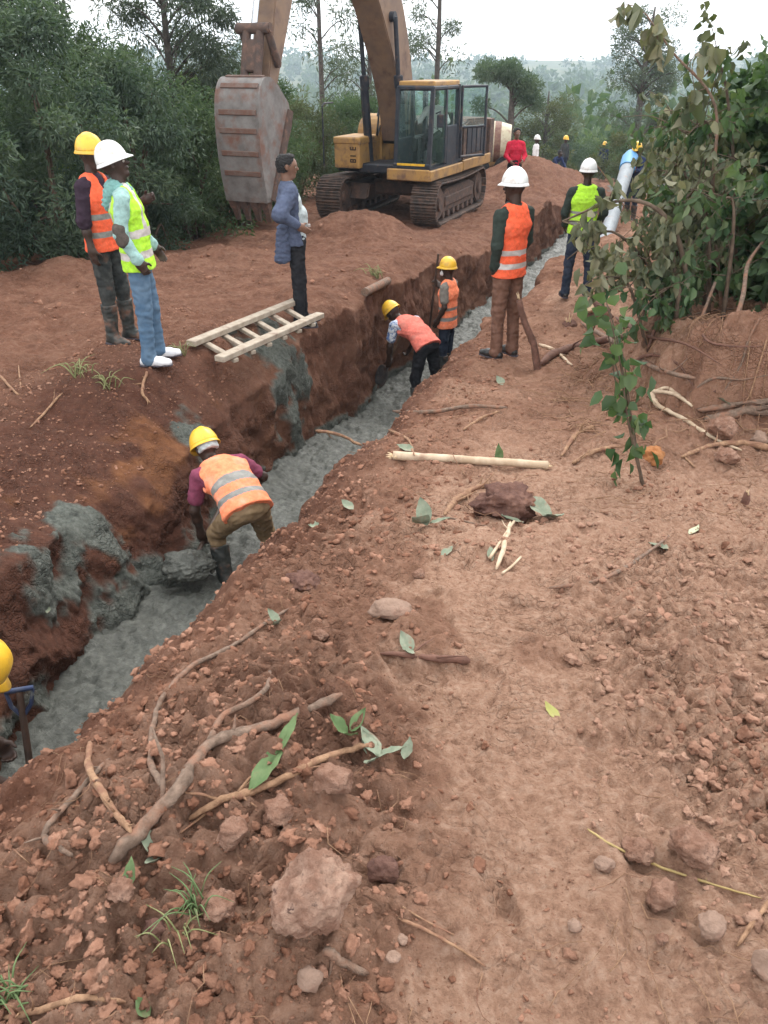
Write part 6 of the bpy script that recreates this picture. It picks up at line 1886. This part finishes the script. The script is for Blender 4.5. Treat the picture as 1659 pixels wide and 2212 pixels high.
rock('small round clod on the right foreground', 1430, 2030, 36, 28, M_rock, 36, .2, 2)
rock('lone brown clod on the right soil', 1240, 2000, 38, 30, M_stone, 37, .15, 3)
rock('crumbly clod above the big boulder', 610, 1760, 105, 75, M_rock, 38, .22, 6)
rock('crumbly clod at the end of the root', 720, 1690, 110, 80, M_rock, 39, .22, 6)
rock('clod left of the big boulder', 500, 1800, 90, 88, M_rock, 40, .22, 6)
rock('clod at the upper left of the foreground heap', 262, 1925, 70, 48, M_rock, 41, .3, 3)
rock('clod in front of the left foreground heap', 470, 1960, 95, 70, M_rock, 42, .22, 6)
rock('dark clod right of the big boulder', 830, 1880, 80, 75, M_rockd, 43, .22, 6)
rock('dark clod left of the bottom heap', 340, 2010, 70, 60, M_rockd, 44, .22, 6)
rock('red clod heap at the trench lip below the front worker', 655, 1260, 90, 45, M_rockd, 45, .4, 1)
rock('grey lump of clods on the right foreground', 1380, 1840, 90, 60, M_rock, 46, .22, 7)
rock('reddish lump behind the yellow twig', 1500, 1830, 130, 90, M_rock, 47, .22, 6)
rock('small rock on the soil left of the stake', 905, 1240, 34, 26, M_rock, 48, .2, 2)

# --- clods and crumbs nobody could count
def clods():
    r2 = np.random.default_rng(91)
    bm = bmesh.new(); bmesh.ops.create_icosphere(bm, subdivisions=2, radius=1)
    i2 = (np.array([v.co[:] for v in bm.verts]), np.array([[v.index for v in f.verts] for f in bm.faces])); bm.free()
    bm = bmesh.new(); bmesh.ops.create_icosphere(bm, subdivisions=1, radius=1)
    i1 = (np.array([v.co[:] for v in bm.verts]), np.array([[v.index for v in f.verts] for f in bm.faces])); bm.free()
    bm = bmesh.new(); bmesh.ops.create_icosphere(bm, subdivisions=3, radius=1)
    ICO3 = (np.array([v.co[:] for v in bm.verts]), np.array([[v.index for v in f.verts] for f in bm.faces])); bm.free()
    X, Y, Sz = [], [], []
    def batch(n, y0, y1, fx, s0, s1, keep):
        y = y0*(y1/y0)**r2.random(n); x = (r2.random(n)-.5)*2*(fx*y+.55)
        k = r2.random(n) < keep(x, y)
        x, y = x[k], y[k]
        s = s0*(s1/s0)**(r2.random(len(x))**2.2)
        X.append(x); Y.append(y); Sz.append(s)
    km = lambda x, y: np.clip(.16+1.0*clod_mask(x, y)+.45*sstep(.05, .4, noise2(x*1.5, y*1.5, 97)), 0, 1)*(1-.88*path_mask(x, y))
    batch(8500, .75, 4.5, .52, .0025, .019, km)
    batch(6000, .75, 4.0, .52, .0018, .007, lambda x, y: .55+0*x)
    batch(3200, .8, 4.5, .52, .010, .026, lambda x, y: np.clip(.9*clod_mask(x, y)*(x > .2)+.45*clod_mask(x, y)-.1, 0, 1)*(1-path_mask(x, y)))
    batch(9000, 3.0, 12, .56, .006, .024, lambda x, y: .15+.6*sstep(0, .4, noise2(x*1.1, y*1.1, 98)))
    batch(3000, 9, 22, .56, .012, .05, lambda x, y: .2+.5*sstep(0, .4, noise2(x*.7, y*.7, 99)))
    for n, t0, t1, s0_, s1_, a, b in ((4500, 1.3, 2.1, -3, 7, .004, .022), (4000, -1.9, -.45, -1, 5, .004, .020), (900, -.1, .4, -1.5, 3, .004, .016)):
        s = s0_+(s1_-s0_)*r2.random(n); t = t0+(t1-t0)*r2.random(n)**1.4
        x, y = xy_of(s, t); X.append(x); Y.append(y); Sz.append(a*(b/a)**(r2.random(n)**2.4))
    x, y, s = map(np.concatenate, (X, Y, Sz))
    S_, T_ = st_of(x, y)
    ok = ~((T_ > -.38) & (T_ < 1.3) & (S_ < 26))
    x, y, s = x[ok], y[ok], s[ok]
    z = surf_z(x, y)
    Vs, Fs, Pa, off = [], [], [], 0
    dry = np.clip(sstep(.25, .7, x)*sstep(5, 3, y)*(.6+.8*noise2(x*2, y*2, 96))+.35*r2.random(len(x))-.1, 0, 1)
    for i in range(len(x)):
        ico = ICO3 if s[i]/y[i] > .0085 else i2 if s[i]/y[i] > .0035 else i1
        V = ico[0]
        for _ in range(5 if ico is not i1 else 2):
            dd = r2.normal(size=3); dd /= np.linalg.norm(dd); h = .45+.4*r2.random()
            V = V-np.outer(np.maximum(V @ dd-h, 0), dd)
        V = V @ (r2.normal(size=(3, 3))*.16+np.eye(3))
        nz = 1+.12*r2.normal(size=len(V)) if ico is i1 else 1+.5*noise3(V[:, 0]*1.6+i, V[:, 1]*1.6, V[:, 2]*1.6, 7)+.35*noise3(V[:, 0]*4+i, V[:, 1]*4, V[:, 2]*4, 8)+.05*r2.normal(size=len(V))
        if ico is ICO3: nz = nz+.22*noise3(V[:, 0]*9+i, V[:, 1]*9, V[:, 2]*9, 9)
        V = V*nz[:, None]*s[i]*np.array([1, 1, .75])+np.array([x[i], y[i], z[i]+s[i]*.12])
        Vs.append(V); Fs.append(ico[1]+off); off += len(V); Pa.append(np.full(len(V), dry[i]))
    m = bpy.data.materials.new('clod_soil'); nt, b = nodes(m)
    geo = nt.nodes.new('ShaderNodeNewGeometry').outputs['Position']
    c = soil_colour(nt, geo)
    big = ramp(nt, texnoise(nt, 6, 3, .5, vec=geo), [(.4, (.85, .8, .78)), (.62, (1.35, 1.4, 1.45))])
    c = mixc(nt, 1.0, c, big, 'MULTIPLY')
    c = mixc(nt, mathn(nt, 'MULTIPLY', attr(nt, 'pale'), .8), c, ramp(nt, texnoise(nt, 30, 6, .7, vec=geo), [(.3, (.24, .135, .095)), (.55, (.38, .24, .175)), (.75, (.48, .33, .25))]))
    nt.links.new(c, b.inputs['Base Color']); b.inputs['Roughness'].default_value = .95; b.inputs['Specular IOR Level'].default_value = .15
    bump(nt, b, texnoise(nt, 130, 6, .7, vec=geo), .8, .008)
    o = link('dirt_clods', mesh_np('dirt_clods', np.vstack(Vs), np.vstack(Fs), [m], attrs={'pale': np.concatenate(Pa)})); tag(o, 'crumbs and clods of red soil strewn over the ground', 'dirt', kind='stuff')
clods()
def rootlets():
    r2 = np.random.default_rng(92); parts = []
    for i in range(470):
        if i < 170: y = .8*(4/.8)**r2.random(); x = (r2.random()-.5)*2*(.5*y+.4); L = .08+.16*r2.random(); rad = .0012
        elif i < 280: y = 3.5+6*r2.random(); x = -.1+3.2*r2.random(); L = .2+.4*r2.random(); rad = .003
        else:
            y = 5.3+3.2*r2.random(); x = 1.3+.25*(y-5.3)+1.9*r2.random()**1.3; L = .25+.5*r2.random(); rad = .0025+.004*r2.random()
        s, t = st_of(np.array([x]), np.array([y]))
        if -.6 < t[0] < 1.4: continue
        a = r2.random()*2*np.pi; P = []
        for k in range(7):
            P.append((x, y)); a += r2.normal()*.5; x += math.cos(a)*L/6; y += math.sin(a)*L/6
        P = np.array(P); z = surf_z(P[:, 0], P[:, 1])+rad+np.abs(r2.normal(size=7))*.012*(L/.2)
        parts.append(tube_np(np.column_stack([P, z]), [rad, rad*.4], 4))
    V, F = join_np(parts)
    tag(link('root_litter', mesh_np('root_litter', V, F, [M_root])), 'hair roots and bits of twig strewn over the soil', 'litter', kind='stuff')
rootlets()

# --- fallen leaves
def leaf(label, px, py, L, M, rz, curl=.5, stand=0, parts=1, W=.55):
    p = at(px, py); r2 = np.random.default_rng(int(px+py))
    def blade(rz, L, off, stand):
        V, F = [], []
        nu, nv = 5, 9
        for j in range(nv):
            v = j/(nv-1); w = math.sin(math.pi*min(1, v*.97+.02)**.8)*W*L*.5
            for i in range(nu):
                u = i/(nu-1)*2-1
                V.append((u*w, (v-.5)*L, abs(u)*w*.35+curl*L*.35*(v-.5)**2+.02*L*r2.normal()))
        for j in range(nv-1):
            for i in range(nu-1): F.append((j*nu+i, j*nu+i+1, (j+1)*nu+i+1, (j+1)*nu+i))
        V = np.array(V)
        m = np.array(Matrix.Rotation(rz, 3, 'Z') @ Matrix.Rotation(stand, 3, 'X') @ Matrix.Rotation(r2.normal()*.3, 3, 'Y'))
        V = V @ m.T; V[:, 2] -= V[:, 2].min()-.003
        return V+np.array(off), np.array(F)
    pr = []
    for k in range(parts):
        a = rz+k*2.1
        pr.append(blade(a, L*(.8+.4*r2.random()), (L*.45*math.sin(-a)*(parts > 1), L*.45*math.cos(a)*(parts > 1), .004*k), stand+(.5*r2.random() if parts > 1 else 0)))
    V, F = join_np(pr)
    o = link('leaf' if parts == 1 else 'leaf_sprig', mesh_np('leaf', V, F, [M]), None, tuple(p))
    tag(o, label, 'leaf', 'leaves fallen on the soil')
leaf('sprig of wilted pale green leaves right of the orange root', 815, 1640, .085, M_leafp, .6, .5, .2, 4)
leaf('folded pale leaf at the tip of the wilted sprig', 882, 1625, .07, M_leafp, -.3, 1.2, .5)
leaf('sprig of green leaves above the wilted sprig', 755, 1588, .075, M_leafg, 1.2, .6, .5, 3)
leaf('long bright green leaf standing along the orange root', 585, 1660, .17, M_leafg, -.5, .5, .25, 1, .28)
leaf('second long green leaf beside the bright one', 622, 1600, .13, M_leafg, -.45, .4, .4, 1, .3)
leaf('torn grey green leaf at the foot of the forked branch', 345, 1850, .075, M_leafp, .9, .8, .3, 2)
leaf('dull green leaf hanging below the forked branch', 285, 1900, .075, M_leafg, .1, .9, .3, 1, .4)
leaf('green leaf at the very bottom left', 310, 2178, .045, M_leafg, .8)
leaf('yellowish leaf among the clods right of the path', 1190, 1542, .065, M_leafy, .5, .9, .3, 1, .5)
leaf('pale grey leaf lying by the olive twig', 1422, 1185, .11, M_leafp, 1.0, .6, .1, 1, .8)
leaf('curled cream leaf above the pale grey leaf', 1500, 1150, .12, mat('cream_leaf', (.42, .44, .30), .7), -.8, 1.2, .2, 1, .5)
leaf('large grey green leaf right of the dark rock', 1185, 1115, .16, M_leafp, 1.3, .4, .2, 2, .7)
leaf('pale curled leaf in front of the dark rock', 1105, 1128, .13, M_leafp, 1.4, .9, .3, 1, .4)
leaf('sprig of grey green leaves left of the torn bark', 925, 1135, .13, M_leafp, .3, .6, .3, 3)
leaf('pale leaf between torn bark and log', 875, 972, .12, M_leafp, 1.2, .5, .2)
leaf('dark leaf standing upright against the log', 1074, 1004, .15, M_leafg, .1, .3, 1.35, 1, .45)
leaf('round white green leaf near the trench lip', 678, 1137, .075, M_leafp, 1.4, .2, .05, 1, .85)
leaf('pale crumpled leaf on the clods by the lip', 750, 1095, .10, M_leafp, .8, .9, .3, 1)
leaf('small pale leaf below the split stick', 966, 1196, .09, M_leafp, -.7, .7, .2)
leaf('pale leaf lying below the man in orange', 1080, 828, .15, M_leafp, .5, .7, .4)
leaf('grey leaf by the stick with the thick end', 890, 1408, .085, M_leafp, .5, .9, .3, 2)
leaf('grey green leaf on the lip near the arched branch', 605, 1350, .08, M_leafp, .9, .6, .3, 2)
leaf('pale leaf beside the split pale stick', 1062, 1205, .09, M_leafp, .1, .6, .3)
leaf('small round leaf on the left bank', 105, 1320, .06, M_leafp, .1, .6, .3)
leaf('grey leaf under the bank beside the pale root', 1560, 872, .12, M_leafp, .8, .6, .3)
leaf('pale leaf on the soil left of the stake', 1130, 700, .12, M_leafp, .2, .6, .5)

# --- grass tufts
def tuft(label, px, py, n, L, M, spread=.5, seed=1):
    p = at(px, py); r2 = np.random.default_rng(seed); parts = []
    for i in range(n):
        a = r2.random()*2*np.pi; l = L*(.5+.7*r2.random()); o_ = r2.normal(size=2)*L*.18
        d = np.array([math.cos(a), math.sin(a)])*spread*l*(.4+.9*r2.random())
        P = catmull([(o_[0], o_[1], -.01), (o_[0]+d[0]*.4, o_[1]+d[1]*.4, l*.6), (o_[0]+d[0], o_[1]+d[1], l*(.75-.5*r2.random()))], 4)
        parts.append(tube_np(P, [.0035*L/.12, .003*L/.12, .0006], 4))
    V, F = join_np(parts)
    tag(link('grass_tuft', mesh_np('grass_tuft', V, F, [M]), None, tuple(p)), label, 'grass', 'tufts of torn grass')
tuft('pale uprooted grass tuft on the left bank edge', 170, 812, 20, .2, M_grass, 1.0, 3)
tuft('second grass tuft right of the pale tuft on the bank', 240, 838, 16, .18, M_grass, 1.3, 4)
tuft('green grass tuft left of the clods in the foreground', 425, 1955, 22, .07, M_leafg, 1.2, 5)
tuft('thin grass blades below the green foreground tuft', 385, 2030, 14, .075, M_grass, .9, 6)
tuft('grass at the bottom left corner by the brown stick', 20, 2170, 24, .09, M_leafg, 1.1, 7)
tuft('tuft of grass behind the short timber offcut', 812, 600, 22, .22, M_grass, .9, 8)
tuft('grass tuft by the foot of the ladder', 395, 765, 14, .15, M_grass, 1.0, 9)
tuft('bright green weeds on top of the right bank', 1490, 640, 60, .28, M_leafg, .9, 10)
tuft('grass fringe along the right bank edge', 1600, 640, 70, .25, M_grass, 1.2, 11)
tuft('grass clump at the hedge foot under the bucket', 610, 462, 40, .35, M_leafg, .8, 12)

# --- sapling with hanging leaves
s0 = at(1388, 1048)
o = empty('sapling', tuple(s0)); tag(o, 'thin green leaved sapling standing alone on the right soil', 'sapling')
r2 = np.random.default_rng(44); parts = []; lp = []
tops = [(1296, 640), (1310, 655), (1325, 690), (1345, 760), (1300, 620)]
for i, (tx, ty) in enumerate(tops):
    t = pd(tx, ty, s0[1]+r2.normal()*.05)-s0
    P = catmull([V3(r2.normal()*.012, r2.normal()*.01, -.03), t*.35+r2.normal(size=3)*.02, t*.7+r2.normal(size=3)*.025, t], 8)
    parts.append(tube_np(P, [.007, .005, .0025], 6)); lp += list(P[6:])
V, F = join_np(parts); link('stem', mesh_np('stem', V, F, [M_stem]), o)
lp = np.array(lp); sel = lp[r2.integers(0, len(lp), 78)]+r2.normal(size=(78, 3))*np.array([.06, .05, .06])
for px_, py_ in ((1330, 1015), (1325, 1040), (1330, 970), (1345, 990), (1308, 680), (1362, 690)): sel = np.vstack([sel, pd(px_, py_, s0[1]-.02)-s0])
n = len(sel); A = np.tile(V3(0, 0, -1.0), (n, 1))+r2.normal(size=(n, 3))*.55
V, F = leaves_round(sel, A, .105*(.6+.6*r2.random(n)), .078*(.7+.5*r2.random(n)), r2, .2)
link('foliage', mesh_np('foliage', V, F, [LF_big], smooth=True, attrs={'rnd': np.repeat(r2.random(n), 8)}), o)

# --- cut branches with wilted leaves heaped in front of the right bushes
def cut_branch(label, pts, rad, nleaf, L, W, lf, seed, spread=.16, M=M_stem, frac=0.0):
    pts = np.array(pts); o_ = pts[0].copy(); r2 = np.random.default_rng(seed)
    o = empty('cut_branch', tuple(o_)); tag(o, label, 'branch', 'cut branches heaped by the right bank')
    P = catmull(pts-o_, 7); parts = [tube_np(P, [rad, rad*.7, rad*.3], 7, .06, seed)]
    C = []
    for i in range(max(4, nleaf//14)):
        k = int(len(P)*(frac+(1-frac)*r2.random()*.98)); b = P[k]
        d = nrm(r2.normal(size=3)+V3(0, 0, .1)); l = spread*(.7+1.3*r2.random())
        tw = catmull([b, b+d*l*.5+V3(0, 0, .04), b+d*l-V3(0, 0, .1*l)], 4); parts.append(tube_np(tw, [rad*.25, rad*.1], 4)); C += list(tw[2:])
    V, F = join_np(parts); link('stem', mesh_np('stem', V, F, [M]), o)
    if nleaf:
        C = np.array(C); c = C[r2.integers(0, len(C), nleaf)]+r2.normal(size=(nleaf, 3))*.035
        A = np.tile(V3(0, 0, -1.0), (nleaf, 1))+r2.normal(size=(nleaf, 3))*.42
        V, F = leaves_round(c, A, L*(.5+.8*r2.random(nleaf)), W*(.5+.8*r2.random(nleaf)), r2, .3, .35)
        link('foliage', mesh_np('foliage', V, F, [lf], smooth=True, attrs={'rnd': np.repeat(r2.random(nleaf), 8)}), o)
    return o
g0 = lambda px, y: standing(px, y)
b = g0(1490, 7.0); cut_branch('arched bare branch bending over toward the lime vest man', [b, pd(1478, 570, 7.0), pd(1445, 478, 7.0), pd(1385, 436, 7.1), pd(1310, 440, 7.3), pd(1215, 478, 7.5)], .026, 36, .15, .075, LF_wilt, 501, .2, M_stem, .55)
b = g0(1440, 7.4); cut_branch('cut branch with wilted leaves hanging before the lime vest', [b, pd(1390, 560, 7.4), pd(1320, 500, 7.4), pd(1265, 530, 7.4), pd(1225, 560, 7.4)], .016, 50, .13, .07, LF_wilt, 502, .22, M_stem, .35)
b = g0(1400, 7.0); cut_branch('low heaped branch with wilted leaves by the stump', [b, pd(1360, 620, 7.0), pd(1310, 600, 7.0), pd(1255, 620, 7.1)], .016, 60, .13, .07, LF_wilt, 503, .25, M_stem, .2)
b = g0(1560, 7.6); cut_branch('long dark bare branch reaching up against the sky', [b, pd(1540, 420, 7.6), pd(1545, 230, 7.6), pd(1455, 115, 7.6), pd(1395, 30, 7.6)], .018, 70, .17, .10, LF_wilt, 504, .18, M_branch, .55)
i = 0
for px, y, hx, hy, n in ((1470, 8.2, 1475, 360, 130), (1520, 8.0, 1530, 270, 160), (1455, 9.2, 1450, 420, 80), (1530, 7.4, 1510, 420, 150), (1450, 7.2, 1440, 540, 110), (1560, 7.0, 1580, 430, 110), (1590, 8.4, 1560, 150, 160), (1390, 7.3, 1385, 590, 60), (1540, 9.0, 1500, 250, 130), (1460, 6.8, 1450, 620, 90)):
    b = g0(px, y)
    cut_branch(['wilted branch standing left of the heap top', 'wilted branch in the middle of the heap', 'wilted branch nearest the chute', 'wilted branch in front of the heap middle', 'low wilted branch at the heap front', 'wilted branch against the green bush',
                'tall wilted branch at the heap back', 'short wilted branch at the left end of the heap', 'tall wilted branch behind the heap', 'lowest wilted branch over the bank top'][i],
               [b, pd((px+hx)/2+12, hy*.5+.5*620, y), pd(hx, hy, y+.1), pd(hx-45, hy+20, y-.1)], .020, int(n*2.3), .105, .065, (LF_wilt, LF_big, LF_olive, LF_wilt)[i % 4], 510+i, .38, M_stem, .1)
    i += 1
# ------------------------------------------------------------------ light, sky, air
W = bpy.data.worlds.new('World'); SC.world = W; W.use_nodes = True
nt = W.node_tree; bg = nt.nodes['Background']
sky = nt.nodes.new('ShaderNodeTexSky'); sky.sky_type = 'NISHITA'; sky.sun_disc = False
SUN_EL, SUN_AZ = R(48), R(25)
sky.sun_elevation = SUN_EL; sky.sun_rotation = SUN_AZ
sky.air_density = 1.0; sky.dust_density = 2.5; sky.ozone_density = 1.0
tc = nt.nodes.new('ShaderNodeTexCoord')
mp = nt.nodes.new('ShaderNodeMapping'); mp.inputs['Scale'].default_value = (1, 1, 2.2)
nt.links.new(tc.outputs['Generated'], mp.inputs['Vector'])
cl = texnoise(nt, 2.6, 8, .62, vec=mp.outputs[0])
cloud = ramp(nt, cl, [(.36, (7.4, 7.6, 7.9)), (.52, (10.6, 10.5, 10.3)), (.7, (12.8, 12.6, 12.2))])
cov = ramp(nt, texnoise(nt, 1.7, 7, .6, vec=mp.outputs[0]), [(.34, (.72, .72, .72)), (.5, (.96, .96, .96))])
c = mixc(nt, cov, sky.outputs[0], cloud)
nt.links.new(c, bg.inputs['Color'])
bg.inputs['Strength'].default_value = .085

sl = bpy.data.lights.new('sun', 'SUN'); so = bpy.data.objects.new('sun', sl); COL.objects.link(so)
sl.energy = 0.7; sl.angle = R(35); sl.color = (1, .96, .9)
d = Vector((math.sin(SUN_AZ)*math.cos(SUN_EL), math.cos(SUN_AZ)*math.cos(SUN_EL), math.sin(SUN_EL)))
so.rotation_euler = d.to_track_quat('Z', 'Y').to_euler()

if HAZE:
    hz = MB(); hz.box((0, 640, 0), (2600, 1760, 110))
    hm = bpy.data.materials.new('haze'); hm.use_nodes = True
    hn = hm.node_tree; hn.nodes.remove(hn.nodes['Principled BSDF'])
    pv = hn.nodes.new('ShaderNodeVolumePrincipled')
    pv.inputs['Color'].default_value = (.70, .85, 1, 1); pv.inputs['Density'].default_value = HAZE
    pv.inputs['Anisotropy'].default_value = .2
    hn.links.new(pv.outputs[0], hn.nodes['Material Output'].inputs['Volume'])
    tag(hz.build('haze', hm), kind='stuff')

vs = SC.view_settings
SC.display_settings.display_device = 'sRGB'
vs.view_transform = 'Standard'; vs.look = 'None'; vs.gamma = 1; vs.use_curve_mapping = False
vs.exposure = EXPO
SC.cycles.max_bounces = 6; SC.cycles.transparent_max_bounces = 12; SC.cycles.volume_bounces = 0
SC.cycles.use_denoising = True
